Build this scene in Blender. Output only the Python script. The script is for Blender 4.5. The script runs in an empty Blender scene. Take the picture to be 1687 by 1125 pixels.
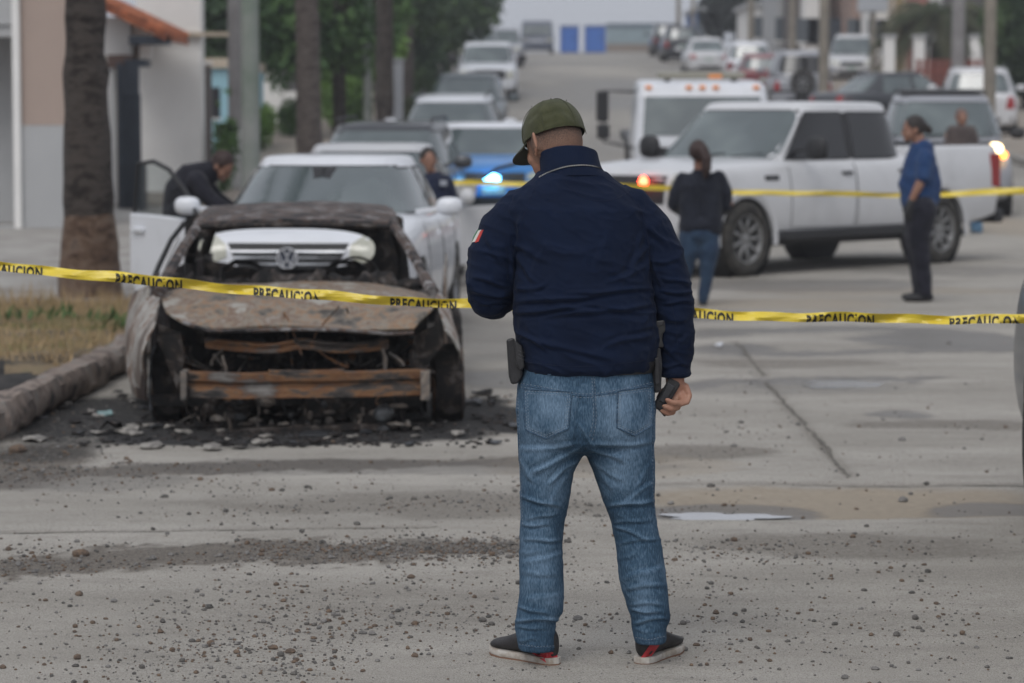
import bpy, bmesh, math, random
import numpy as np
from mathutils import Vector, Matrix
from mathutils.bvhtree import BVHTree
random.seed(7); RNG = np.random.default_rng(7)
PI = math.pi
SC = bpy.context.scene
COL = SC.collection

# ------------------------------------------------------------------ camera
F = 1687 * 100 / 36.0
CAM_H = 1.70
TH = math.atan((562.5 - 192) / F)
cam = bpy.data.cameras.new('camera'); cam.lens = 100; cam.sensor_width = 36
cam.clip_start = 0.1; cam.clip_end = 3000
cam.dof.use_dof = True; cam.dof.focus_distance = 8.75; cam.dof.aperture_fstop = 4.0
camo = bpy.data.objects.new('camera', cam); COL.objects.link(camo)
camo.location = (0, 0, CAM_H); camo.rotation_euler = (PI / 2 - TH, 0, 0)
SC.camera = camo

# ------------------------------------------------------------------ overcast sky + soft sun
W = bpy.data.worlds.new('World'); SC.world = W; W.use_nodes = True
wn = W.node_tree; wn.nodes.clear()
sky = wn.nodes.new('ShaderNodeTexSky'); sky.sky_type = 'NISHITA'; sky.sun_disc = False
sky.sun_elevation = math.radians(52); sky.sun_rotation = math.radians(200)
sky.air_density = 1.0; sky.dust_density = 6.0; sky.ozone_density = 1.0
hsv = wn.nodes.new('ShaderNodeHueSaturation'); hsv.inputs['Saturation'].default_value = 0.16
mxw = wn.nodes.new('ShaderNodeMix'); mxw.data_type = 'RGBA'
mxw.inputs[0].default_value = 0.7; mxw.inputs[7].default_value = (4.3, 4.53, 5.08, 1)
bg = wn.nodes.new('ShaderNodeBackground'); bg.inputs['Strength'].default_value = 0.12
wo = wn.nodes.new('ShaderNodeOutputWorld')
wn.links.new(sky.outputs[0], hsv.inputs['Color']); wn.links.new(hsv.outputs[0], mxw.inputs[6])
wn.links.new(mxw.outputs[2], bg.inputs[0]); wn.links.new(bg.outputs[0], wo.inputs[0])
sun = bpy.data.lights.new('sun', 'SUN'); sun.energy = 0.6; sun.angle = math.radians(28); sun.color = (1, .97, .93)
suno = bpy.data.objects.new('sun', sun); COL.objects.link(suno)
suno.rotation_euler = (math.radians(38), 0, math.radians(-20))
SC.view_settings.view_transform = 'Standard'; SC.view_settings.look = 'None'
SC.view_settings.exposure = 0.28; SC.view_settings.gamma = 1.0
SC.cycles.max_bounces = 6; SC.cycles.diffuse_bounces = 3; SC.cycles.glossy_bounces = 3
SC.cycles.transmission_bounces = 4; SC.cycles.transparent_max_bounces = 6; SC.cycles.volume_bounces = 0
SC.cycles.use_denoising = True

# ------------------------------------------------------------------ projection helpers (photo pixels -> metres)
_s, _c = math.sin(TH), math.cos(TH)
def U(px, py, Y):
    a = (px - 843.5) / F; b = (562.5 - py) / F
    dy = _c + b * _s; dz = -_s + b * _c
    t = Y / dy
    return Vector((a * t, Y, CAM_H + dz * t))
def Gd(px, py, z=0.0):
    a = (px - 843.5) / F; b = (562.5 - py) / F
    dy = _c + b * _s; dz = -_s + b * _c
    t = (z - CAM_H) / dz
    return Vector((a * t, dy * t, z))
def proj(co):
    X, Y, Z = co[:, 0], co[:, 1], co[:, 2] - CAM_H
    d = Y * _c - Z * _s; u = Y * _s + Z * _c
    return 843.5 + F * X / d, 562.5 - F * u / d

_gy = [0, 36, 42, 49, 62, 75, 94, 117, 150, 200, 230, 3000]
_gz = [0, 0, .12, .40, .95, 1.45, 2.2, 3.55, 4.9, 6.2, 6.6, 6.6]
def GZ(y): return float(np.interp(y, _gy, _gz))
def SLOPE(y): return math.atan((GZ(y + 2) - GZ(y - 2)) / 4)

# ------------------------------------------------------------------ object helpers
def tag(o, label=None, cat=None, group=None, kind=None):
    if label: o['label'] = label
    if cat: o['category'] = cat
    if group: o['group'] = group
    if kind: o['kind'] = kind
    return o
def empty(name, loc=(0, 0, 0), rz=0, label=None, cat=None, group=None):
    o = bpy.data.objects.new(name, None); COL.objects.link(o)
    o.location = loc; o.rotation_euler = (0, 0, rz); o.empty_display_size = .2
    return tag(o, label, cat, group)
def link(name, me, mat, parent=None, smooth=False):
    o = bpy.data.objects.new(name, me); COL.objects.link(o)
    if mat is not None and len(me.materials) == 0:
        for m in (mat if isinstance(mat, (list, tuple)) else [mat]): me.materials.append(m)
    if smooth:
        me.polygons.foreach_set('use_smooth', [True] * len(me.polygons))
    if parent: o.parent = parent
    return o

class MB:
    def __init__(s): s.v = []; s.f = []; s.m = []
    def add(s, vs, fs, m=0):
        n = len(s.v); s.v += [tuple(v) for v in vs]; s.f += [tuple(n + i for i in f) for f in fs]; s.m += [m] * len(fs); return s
    def box(s, a, b, m=0, M=None):
        x0, y0, z0 = a; x1, y1, z1 = b
        vs = [Vector(p) for p in ((x0, y0, z0), (x1, y0, z0), (x1, y1, z0), (x0, y1, z0), (x0, y0, z1), (x1, y0, z1), (x1, y1, z1), (x0, y1, z1))]
        if M is not None: vs = [M @ v for v in vs]
        return s.add(vs, [(0, 3, 2, 1), (4, 5, 6, 7), (0, 1, 5, 4), (1, 2, 6, 5), (2, 3, 7, 6), (3, 0, 4, 7)], m)
    def loft(s, rings, m=0, cap=True, closed=True):
        n = len(rings[0]); vs = [p for r in rings for p in r]; fs = []
        k = n if closed else n - 1
        for i in range(len(rings) - 1):
            for j in range(k):
                a = i * n + j; b = i * n + (j + 1) % n
                fs.append((a, b, b + n, a + n))
        if cap:
            fs.append(tuple(range(n))[::-1]); fs.append(tuple((len(rings) - 1) * n + j for j in range(n)))
        return s.add(vs, fs, m)
    def tube(s, pts, rad, n=10, m=0, sx=1.0, sy=1.0, up=None, cap=True, rnd=False):
        pts = [Vector(p) for p in pts]
        if not isinstance(rad, (list, tuple)): rad = [rad] * len(pts)
        if rnd:   # rounded ends
            d0 = (pts[0] - pts[1]).normalized(); d1 = (pts[-1] - pts[-2]).normalized()
            P = []; R = []
            for k in (0, 1, 2): a = PI / 2 * (1 - k / 3) ; P.append(pts[0] + d0 * rad[0] * math.sin(a)); R.append(max(rad[0] * math.cos(a), rad[0] * .02))
            P += pts; R += rad
            for k in (2, 1, 0): a = PI / 2 * (1 - k / 3); P.append(pts[-1] + d1 * rad[-1] * math.sin(a)); R.append(max(rad[-1] * math.cos(a), rad[-1] * .02))
            pts, rad = P, R
        rings = []; u = None
        for i, p in enumerate(pts):
            t = (pts[min(i + 1, len(pts) - 1)] - pts[max(i - 1, 0)]).normalized()
            if u is None:
                ref = Vector(up) if up else (Vector((0, -1, 0)) if abs(t.y) < .9 else Vector((1, 0, 0)))
                u = (ref - t * ref.dot(t)).normalized()
            else:
                u = (u - t * u.dot(t)).normalized()
            w = t.cross(u)
            rings.append([p + (u * math.cos(2 * PI * k / n) * sx + w * math.sin(2 * PI * k / n) * sy) * rad[i] for k in range(n)])
        return s.loft(rings, m, cap)
    def bar(s, a, b, w, h, m=0, up=(0, 0, 1)):
        a = Vector(a); b = Vector(b); t = (b - a).normalized(); upv = Vector(up)
        if abs(t.dot(upv)) > .98: upv = Vector((0, 1, 0))
        x = t.cross(upv).normalized(); z = x.cross(t)
        vs = [p + x * sx * w / 2 + z * sz * h / 2 for p in (a, b) for sx, sz in ((-1, -1), (1, -1), (1, 1), (-1, 1))]
        return s.add(vs, [(0, 1, 2, 3), (7, 6, 5, 4), (0, 4, 5, 1), (1, 5, 6, 2), (2, 6, 7, 3), (3, 7, 4, 0)], m)
    def lathe(s, prof, n=24, m=0, M=None, a0=0, a1=2 * PI):
        full = abs(a1 - a0 - 2 * PI) < 1e-6; k = n if full else n + 1; vs = []; fs = []
        for i in range(k):
            a = a0 + (a1 - a0) * i / n
            for r, z in prof:
                p = Vector((r * math.cos(a), r * math.sin(a), z)); vs.append(M @ p if M is not None else p)
        L = len(prof)
        for i in range(n):
            for j in range(L - 1):
                a = i * L + j; b = ((i + 1) % k) * L + j
                fs.append((a, b, b + 1, a + 1))
        return s.add(vs, fs, m)
    def ell(s, c, r, n=16, k=10, m=0, M=None, fn=None):
        vs = []; fs = []
        for i in range(k + 1):
            t = PI * i / k
            for j in range(n):
                a = 2 * PI * j / n
                p = Vector((math.sin(t) * math.cos(a), math.sin(t) * math.sin(a), math.cos(t)))
                if i in (0, k): p = Vector((1e-4 * math.cos(a), 1e-4 * math.sin(a), math.cos(t)))
                if fn: p = fn(p)
                p = Vector((p.x * r[0], p.y * r[1], p.z * r[2]))
                if M is not None: p = M @ p
                vs.append(p + Vector(c))
        for i in range(k):
            for j in range(n):
                a = i * n + j; b = i * n + (j + 1) % n
                fs.append((a, a + n, b + n, b))
        return s.add(vs, fs, m)
    def mesh(s, name='m'):
        me = bpy.data.meshes.new(name); me.from_pydata(s.v, [], s.f); me.update()
        if any(s.m) and len(s.m) == len(me.polygons): me.polygons.foreach_set('material_index', s.m)
        return me
    def build(s, name, mat, parent=None, smooth=False, bevel=0, sub=0, inv=None):
        if inv is not None: s.v = [tuple(inv @ Vector(v)) for v in s.v]
        me = s.mesh(name)
        if bevel or sub:
            me = modded(me, ([('BEVEL', dict(width=bevel, segments=2, limit_method='ANGLE', angle_limit=math.radians(30)))] if bevel else []) +
                        ([('SUBSURF', dict(levels=sub, render_levels=sub))] if sub else []))
        me.name = name
        o = link(name, me, mat, parent, smooth or sub > 0)
        if smooth and not sub: sharp(o)
        return o
def sharp(o, ang=35):
    me = o.data
    try:
        bm = bmesh.new(); bm.from_mesh(me)
        for e in bm.edges:
            if len(e.link_faces) == 2 and e.calc_face_angle(0) > math.radians(ang): e.smooth = False
        bm.to_mesh(me); bm.free()
    except Exception: pass
def modded(me, mods, keep=None):
    ob = bpy.data.objects.new('tmp', me); COL.objects.link(ob)
    for t, kw in mods:
        md = ob.modifiers.new(t, t)
        for k, v in kw.items(): setattr(md, k, v)
    dg = bpy.context.evaluated_depsgraph_get(); dg.update()
    out = bpy.data.meshes.new_from_object(ob.evaluated_get(dg))
    bpy.data.objects.remove(ob); return out
def fuse(mb, voxel=.007, smooth=4, fac=.5, fix=True):
    me = mb.mesh('fuse')
    bm = bmesh.new(); bm.from_mesh(me); bmesh.ops.recalc_face_normals(bm, faces=bm.faces); bm.to_mesh(me); bm.free()
    return modded(me, [('REMESH', dict(mode='VOXEL', voxel_size=voxel, use_smooth_shade=True)), ('SMOOTH', dict(iterations=smooth, factor=fac))])
def coords(me):
    co = np.empty(len(me.vertices) * 3, dtype=np.float32); me.vertices.foreach_get('co', co); return co.reshape(-1, 3).astype(np.float64)
def setco(me, co): me.vertices.foreach_set('co', co.astype(np.float32).ravel()); me.update()
def normals(me):
    no = np.empty(len(me.vertices) * 3, dtype=np.float32); me.vertex_normals.foreach_get('vector', no); return no.reshape(-1, 3).astype(np.float64)
def bvh_of(me):
    return BVHTree.FromPolygons([v.co.copy() for v in me.vertices], [tuple(p.vertices) for p in me.polygons])

def smoothstep(a, b, x):
    t = np.clip((x - a) / (b - a), 0, 1); return t * t * (3 - 2 * t)
_perm = RNG.random((64, 64, 64))
def noise3(p):
    p = np.asarray(p, dtype=np.float64); i = np.floor(p).astype(int); f = p - i; f = f * f * (3 - 2 * f); i %= 64; j = (i + 1) % 64
    def g(a, b, c): return _perm[a, b, c]
    x0, y0, z0 = i.T; x1, y1, z1 = j.T; fx, fy, fz = f.T
    l = lambda a, b, t: a + (b - a) * t
    return l(l(l(g(x0, y0, z0), g(x1, y0, z0), fx), l(g(x0, y1, z0), g(x1, y1, z0), fx), fy),
             l(l(g(x0, y0, z1), g(x1, y0, z1), fx), l(g(x0, y1, z1), g(x1, y1, z1), fx), fy), fz)
def fbm(p, oct=4):
    p = np.asarray(p, dtype=np.float64); r = 0; a = .5; s = 0
    for k in range(oct): r = r + a * noise3(p * 2 ** k + 17.3 * k); s += a; a *= .5
    return r / s

# ------------------------------------------------------------------ materials
MATS = {}
def M(name, col=(.5, .5, .5), rough=.6, metal=0, col2=None, nscale=8, nfac=.5, bump=0, bscale=60, spec=.5, coat=0,
      emit=None, estr=0, stretch=None, detail=4, lo=.4, hi=.6, ior=None, alpha=None, trans=0, sheen=0):
    if name in MATS: return MATS[name]
    m = bpy.data.materials.new(name); m.use_nodes = True; nt = m.node_tree; b = nt.nodes['Principled BSDF']
    b.inputs['Base Color'].default_value = (*col, 1); b.inputs['Roughness'].default_value = rough
    b.inputs['Metallic'].default_value = metal; b.inputs['Specular IOR Level'].default_value = spec
    if coat: b.inputs['Coat Weight'].default_value = coat; b.inputs['Coat Roughness'].default_value = .08
    if ior: b.inputs['IOR'].default_value = ior
    if trans: b.inputs['Transmission Weight'].default_value = trans
    if alpha is not None: b.inputs['Alpha'].default_value = alpha
    if sheen: b.inputs['Sheen Weight'].default_value = sheen
    if emit: b.inputs['Emission Color'].default_value = (*emit, 1); b.inputs['Emission Strength'].default_value = estr
    tc = None
    def coord():
        nonlocal tc
        if tc is None:
            t = nt.nodes.new('ShaderNodeTexCoord'); tc = t.outputs['Object']
            if stretch:
                mp = nt.nodes.new('ShaderNodeMapping'); mp.inputs['Scale'].default_value = stretch; nt.links.new(tc, mp.inputs[0]); tc = mp.outputs[0]
        return tc
    if col2 is not None:
        n = nt.nodes.new('ShaderNodeTexNoise'); n.inputs['Scale'].default_value = nscale; n.inputs['Detail'].default_value = detail
        n.inputs['Roughness'].default_value = .62
        nt.links.new(coord(), n.inputs['Vector'])
        r = nt.nodes.new('ShaderNodeMapRange'); r.inputs[1].default_value = lo; r.inputs[2].default_value = hi; r.inputs[4].default_value = nfac * 2 if nfac < .5 else 1
        nt.links.new(n.outputs[0], r.inputs[0])
        x = nt.nodes.new('ShaderNodeMix'); x.data_type = 'RGBA'; x.inputs[6].default_value = (*col, 1); x.inputs[7].default_value = (*col2, 1)
        nt.links.new(r.outputs[0], x.inputs[0]); nt.links.new(x.outputs[2], b.inputs['Base Color'])
    if bump:
        n = nt.nodes.new('ShaderNodeTexNoise'); n.inputs['Scale'].default_value = bscale; n.inputs['Detail'].default_value = 4
        nt.links.new(coord(), n.inputs['Vector'])
        bp = nt.nodes.new('ShaderNodeBump'); bp.inputs['Strength'].default_value = bump; bp.inputs['Distance'].default_value = .01
        nt.links.new(n.outputs[0], bp.inputs['Height']); nt.links.new(bp.outputs[0], b.inputs['Normal'])
    MATS[name] = m; return m

def burnt(name, cols, scale=6, stretch=(1, 1, 1), bump=.5, rough=.8, seed=0, squeeze=.62, distort=.6):
    """scorched sheet metal: soot, ash grey, bare and rusted steel in patches"""
    m = bpy.data.materials.new(name); m.use_nodes = True; nt = m.node_tree; b = nt.nodes['Principled BSDF']
    t = nt.nodes.new('ShaderNodeTexCoord'); mp = nt.nodes.new('ShaderNodeMapping'); mp.inputs['Scale'].default_value = stretch
    mp.inputs['Location'].default_value = (seed * 3.1, seed * 1.7, seed)
    nt.links.new(t.outputs['Object'], mp.inputs[0])
    n = nt.nodes.new('ShaderNodeTexNoise'); n.inputs['Scale'].default_value = scale; n.inputs['Detail'].default_value = 8
    n.inputs['Roughness'].default_value = .66; n.inputs['Distortion'].default_value = distort
    nt.links.new(mp.outputs[0], n.inputs['Vector'])
    r = nt.nodes.new('ShaderNodeValToRGB'); el = r.color_ramp.elements
    for k, (p, c) in enumerate(cols):
        p = .5 + (p - .53) * squeeze
        e = el[k] if k < 2 else el.new(p); e.position = p; e.color = (*c, 1)
    nt.links.new(n.outputs[0], r.inputs[0]); nt.links.new(r.outputs[0], b.inputs['Base Color'])
    b.inputs['Roughness'].default_value = rough; b.inputs['Metallic'].default_value = .15
    n2 = nt.nodes.new('ShaderNodeTexNoise'); n2.inputs['Scale'].default_value = scale * 7; n2.inputs['Detail'].default_value = 6
    nt.links.new(mp.outputs[0], n2.inputs['Vector'])
    bp = nt.nodes.new('ShaderNodeBump'); bp.inputs['Strength'].default_value = bump; bp.inputs['Distance'].default_value = .008
    nt.links.new(n2.outputs[0], bp.inputs['Height']); nt.links.new(bp.outputs[0], b.inputs['Normal'])
    MATS[name] = m; return m

# ------------------------------------------------------------------ drape flat outlines over a surface
def drape(bvh, poly, axis, off=.004, cuts=2, skirt=.01, closed=True):
    """poly: 2D outline; axis: function (a,b)->(origin, direction). Returns an MB lying on the surface."""
    bm = bmesh.new(); vs = [bm.verts.new((p[0], p[1], 0)) for p in poly]; f = bm.faces.new(vs)
    bmesh.ops.triangulate(bm, faces=[f])
    for _ in range(cuts): bmesh.ops.subdivide_edges(bm, edges=list(bm.edges), cuts=1, use_grid_fill=True)
    bm.verts.ensure_lookup_table(); out = []; last = None
    for v in bm.verts:
        o, d = axis(v.co.x, v.co.y); h = bvh.ray_cast(o, d)
        if h[0] is None: out.append(None)
        else: out.append(h[0] - d * off)
    good = [o for o in out if o is not None]
    mb = MB()
    if not good: bm.free(); return mb
    for i, v in enumerate(bm.verts):
        if out[i] is None:
            j = min((k for k in range(len(out)) if out[k] is not None), key=lambda k: (bm.verts[k].co - v.co).length)
            o, d = axis(v.co.x, v.co.y); pj = out[j]; out[i] = o + d * (pj - o).dot(d)
    fs = [tuple(v.index for v in f.verts) for f in bm.faces]
    n = len(out); base = [p + axis(bm.verts[i].co.x, bm.verts[i].co.y)[1] * (off + skirt) for i, p in enumerate(out)]
    ed = [(e.verts[0].index, e.verts[1].index) for e in bm.edges if len(e.link_faces) == 1]
    bm.free()
    mb.add(list(out) + base, fs + [(a, b, b + n, a + n) for a, b in ed])
    return mb
def cord(bvh, pts2, axis, w=.003, off=.001, step=.01, mb=None, scale=1.0, dashed=0):
    """thin raised line following a surface"""
    mb = mb or MB(); P = []
    pts2 = [Vector((p[0], p[1])) for p in pts2]
    for a, b in zip(pts2[:-1], pts2[1:]):
        k = max(1, int((b - a).length / step))
        for i in range(k): P.append(a.lerp(b, i / k))
    P.append(pts2[-1]); Q = []
    for p in P:
        o, d = axis(p.x, p.y); h = bvh.ray_cast(o, d)
        if h[0] is not None: Q.append(h[0] - d * off)
    if dashed:
        for i in range(0, len(Q) - 1, 2): mb.tube([Q[i], Q[i + 1]], w / 2, 5)
    else:
        seg = []
        for q in Q:
            if seg and (q - seg[-1]).length > .06:
                if len(seg) > 1: mb.tube(seg, w / 2, 5)
                seg = []
            if not seg or (q - seg[-1]).length > 1e-4: seg.append(q)
        if len(seg) > 1: mb.tube(seg, w / 2, 5)
    return mb
def cam_axis(px, py):
    o = Vector((0, 0, CAM_H)); return o, (U(px, py, 10) - o).normalized()
def smooth_curve(pts, n=8):
    pts = [Vector(p) for p in pts]; out = []
    P = [pts[0]] + pts + [pts[-1]]
    for i in range(1, len(P) - 2):
        for k in range(n):
            t = k / n; a, b, c, d = P[i - 1], P[i], P[i + 1], P[i + 2]
            out.append(.5 * ((2 * b) + (c - a) * t + (2 * a - 5 * b + 4 * c - d) * t * t + (3 * b - a - 3 * c + d) * t ** 3))
    out.append(pts[-1]); return out
# ================================================================== THE SETTING
def ground_mat():
    m = bpy.data.materials.new('road_concrete'); m.use_nodes = True; nt = m.node_tree; b = nt.nodes['Principled BSDF']
    N = nt.nodes.new; L = nt.links.new
    geo = N('ShaderNodeTexCoord'); pos = geo.outputs['Object']
    at = N('ShaderNodeAttribute'); at.attribute_name = 'stain'; sp = N('ShaderNodeSeparateColor'); L(at.outputs['Color'], sp.inputs[0])
    def noise(sc, det=6, rough=.6, st=None):
        n = N('ShaderNodeTexNoise'); n.inputs['Scale'].default_value = sc; n.inputs['Detail'].default_value = det; n.inputs['Roughness'].default_value = rough
        v = pos
        if st: mp = N('ShaderNodeMapping'); mp.inputs['Scale'].default_value = st; L(pos, mp.inputs[0]); v = mp.outputs[0]
        L(v, n.inputs['Vector']); return n.outputs[0]
    def rng(v, a, c, o0=0, o1=1):
        r = N('ShaderNodeMapRange'); r.inputs[1].default_value = a; r.inputs[2].default_value = c; r.inputs[3].default_value = o0; r.inputs[4].default_value = o1
        L(v, r.inputs[0]); return r.outputs[0]
    def mix(fac, a, c, bl='MIX'):
        x = N('ShaderNodeMix'); x.data_type = 'RGBA'; x.blend_type = bl
        if isinstance(fac, float): x.inputs[0].default_value = fac
        else: L(fac, x.inputs[0])
        for i, v in ((6, a), (7, c)):
            if isinstance(v, tuple): x.inputs[i].default_value = (*v, 1)
            else: L(v, x.inputs[i])
        return x.outputs[2]
    def mul(a, c, op='MULTIPLY'):
        x = N('ShaderNodeMath'); x.operation = op
        for i, v in ((0, a), (1, c)):
            if isinstance(v, (int, float)): x.inputs[i].default_value = v
            else: L(v, x.inputs[i])
        return x.outputs[0]
    c = mix(rng(noise(.9, 5, .6, (.5, 1.3, 1)), .35, .65), (.320, .298, .262), (.455, .428, .385))
    c = mix(rng(noise(5, 6, .7, (.6, 1.5, 1)), .5, .72, 0, .55), c, (.225, .205, .18))
    c = mix(rng(noise(70, 6, .8), .53, .68, 0, .6), c, (.16, .145, .125)); c = mix(rng(noise(150, 3, .7), .54, .66, 0, .85), c, (.10, .092, .08))
    c = mix(rng(noise(210, 2, .5), .58, .70, 0, .6), c, (.62, .59, .55)); c = mix(rng(noise(320, 2, .6), .56, .66, 0, .8), c, (.085, .08, .072))
    dn = noise(26, 6, .75); dn2 = noise(90, 3, .8)
    dirt = rng(mul(sp.outputs[0], rng(dn, .2, .8, .45, 1.5)), .22, .62)
    dc = mix(rng(dn2, .40, .62), (.25, .222, .19), (.12, .107, .092)); c = mix(dirt, c, dc)
    sand = rng(mul(sp.outputs[2], rng(dn, .2, .8, .5, 1.4)), .25, .75)
    c = mix(sand, c, mix(rng(dn, .35, .65), (.36, .305, .235), (.29, .25, .20)))
    wet = rng(mul(sp.outputs[1], rng(noise(9, 5, .65, (.6, 1.4, 1)), .25, .75, .55, 1.4)), .2, .7)
    c = mix(mul(wet, .62), c, (.062, .056, .052))
    soot = rng(mul(at.outputs['Alpha'], rng(dn, .25, .75, .6, 1.5)), .3, .7)
    c = mix(soot, c, mix(rng(dn2, .45, .6), (.012, .012, .013), (.05, .047, .045)))
    L(c, b.inputs['Base Color'])
    ro = mul(rng(wet, 0, 1, .9, .42), 1.0); L(ro, b.inputs['Roughness'])
    b.inputs['Specular IOR Level'].default_value = .35
    h = mul(mul(noise(55, 5, .75), rng(sp.outputs[0], 0, .8, .5, 2.2)), mul(noise(240, 2, .6), .35), 'ADD')
    gr = N('ShaderNodeTexWave'); gr.inputs['Scale'].default_value = 9; gr.inputs['Distortion'].default_value = 1.5; gr.bands_direction = 'DIAGONAL'
    L(pos, gr.inputs['Vector']); h = mul(h, mul(gr.outputs[1], .10), 'ADD')
    bp = N('ShaderNodeBump'); bp.inputs['Strength'].default_value = .8; bp.inputs['Distance'].default_value = .012
    L(h, bp.inputs['Height']); L(bp.outputs[0], b.inputs['Normal'])
    return m

def stain_fields(X, Y):
    """dirt, wet, sand, soot and height at ground points, laid out by where the marks lie on the street"""
    n = X.size; z0 = np.zeros(n)
    w1 = fbm(np.c_[X * .9, Y * 1.3, z0 + 3], 4) - .5; w2 = fbm(np.c_[X * 3, Y * 4, z0 + 9], 4) - .5
    def blob(px, py, rx, ry, soft=.35, ang=0, wob=.8):
        c = Gd(px, py); a = Gd(px + rx, py); e = Gd(px, py - ry); sx = abs(a.x - c.x) + 1e-6; sy = abs(e.y - c.y) + 1e-6
        dx = (X - c.x) / sx; dy = (Y - c.y) / sy
        d = np.sqrt(dx * dx + dy * dy) + w1 * wob + w2 * wob * .8
        return 1 - smoothstep(1 - soft, 1 + soft, d)
    def band(pts, wpx, wob=.35, soft=.5):
        c = [Gd(*p) for p in pts]; yy = np.interp(X, [p.x for p in c], [p.y for p in c])
        ww = np.interp(X, [p.x for p in c], [abs(Gd(p[0], p[1] - w).y - Gd(*p).y) for p, w in zip(pts, wpx)])
        inside = smoothstep(c[0].x - .15, c[0].x + .2, X) * (1 - smoothstep(c[-1].x - .2, c[-1].x + .3, X))
        d = np.abs(Y - yy + w1 * wob + w2 * .25) / ww
        return (1 - smoothstep(1 - soft, 1 + soft, d + (noise3(np.c_[X * 26, Y * 14, z0]) - .5) * .9)) * inside * .86
    mx = np.maximum.reduce
    dirt = mx([band([(-200, 955), (120, 925), (400, 912), (860, 905), (880, 905)], [16, 17, 17, 12, 8]),
               .8 * band([(-100, 800), (100, 775), (400, 770), (850, 762), (1100, 760)], [14, 12, 10, 8, 6]),
               .45 * blob(700, 830, 330, 22, .6, wob=1.6), .30 * blob(560, 1010, 330, 70, .8, wob=1.8), .22 * blob(330, 1090, 260, 60, .8, wob=1.8),
               .45 * blob(1400, 905, 260, 22, .7, wob=1.8), .7 * blob(30, 770, 130, 36), .25 * blob(1350, 1040, 350, 70, .8, wob=1.8),
               .5 * blob(1560, 700, 200, 10), .45 * blob(1300, 600, 200, 8), .9 * blob(0, 700, 90, 40),
               .5 * blob(1150, 745, 130, 12)])
    sand = mx([.95 * blob(1500, 823, 260, 24, .3), .8 * blob(1260, 815, 190, 16, .4), .5 * blob(1000, 770, 200, 20), .6 * blob(1250, 500, 200, 10), .5 * blob(1450, 480, 300, 8), .6 * blob(1640, 385, 90, 14)])
    wet = mx([.95 * blob(1200, 836, 150, 15, .2, wob=.35), .9 * blob(1640, 830, 110, 13), .7 * blob(1480, 682, 60, 7), .85 * band([(1100, 640), (1200, 628), (1500, 626), (1560, 620)], [9, 6, 5, 2]),
              .8 * band([(1130, 578), (1300, 582), (1450, 578), (1720, 573)], [6, 5, 4, 4]), .9 * blob(1560, 560, 150, 17), .8 * blob(1210, 574, 80, 9), .9 * band([(1130, 552), (1250, 545), (1460, 540), (1600, 545)], [7, 5, 4, 2]),
              .45 * blob(1350, 640, 230, 10), .5 * blob(560, 770, 500, 14), .7 * blob(860, 625, 120, 16),
              .6 * blob(1280, 470, 260, 12), .5 * blob(1550, 445, 200, 10), .6 * blob(1160, 520, 120, 12), .45 * blob(120, 790, 200, 22), .5 * blob(800, 560, 120, 30)])
    soot = mx([blob(480, 716, 320, 20, .3, wob=.8), .9 * blob(500, 680, 280, 45, .3, wob=.5), .8 * blob(790, 680, 75, 26, .35, wob=1.2), .7 * blob(140, 690, 150, 40, .5), .8 * blob(850, 705, 50, 10), .55 * blob(60, 745, 120, 22, .5)])
    hz = (fbm(np.c_[X * .8, Y * .8, z0], 3) - .5) * .02 + (fbm(np.c_[X * 7, Y * 7, z0 + 5], 3) - .5) * .012 * (dirt + .25)
    # slab edge at the patched strip, and the shallow hollow that holds the puddle
    e = [Gd(900, 846), Gd(1100, 853), Gd(1280, 855), Gd(1480, 852), Gd(1760, 846)]
    ye = np.interp(X, [p.x for p in e], [p.y for p in e]) + w2 * .05; far = np.interp(X, [Gd(960, 800).x, Gd(1400, 790).x, Gd(1760, 793).x], [Gd(960, 815).y, Gd(1400, 792).y, Gd(1760, 793).y]) + w1 * .3
    hol = smoothstep(-.015, .015, Y - ye) * (1 - smoothstep(-.35, .15, Y - far)) * smoothstep(Gd(930, 840).x, Gd(1080, 840).x, X)
    hz = hz - .028 * hol
    for a, c in (((1262, 628), (1400, 785)), ((1210, 560), (1262, 620)), ((1090, 627), (1750, 620)), ((1090, 590), (1750, 576)), ((-100, 880), (700, 868)), ((1080, 797), (1760, 795))):
        A, C = Gd(*a), Gd(*c); dx, dy = C.x - A.x, C.y - A.y; l2 = dx * dx + dy * dy
        t = np.clip(((X - A.x) * dx + (Y - A.y) * dy) / l2, 0, 1); wob2 = w2 * .05
        d = np.hypot(X - A.x - t * dx + wob2 + w1 * .05, Y - A.y - t * dy)
        g = np.exp(-(d / .03) ** 2); hz -= .010 * g; dirt = np.maximum(dirt, .40 * np.exp(-(d / .07) ** 2))
    return dirt, wet, sand, soot, hz

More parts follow.
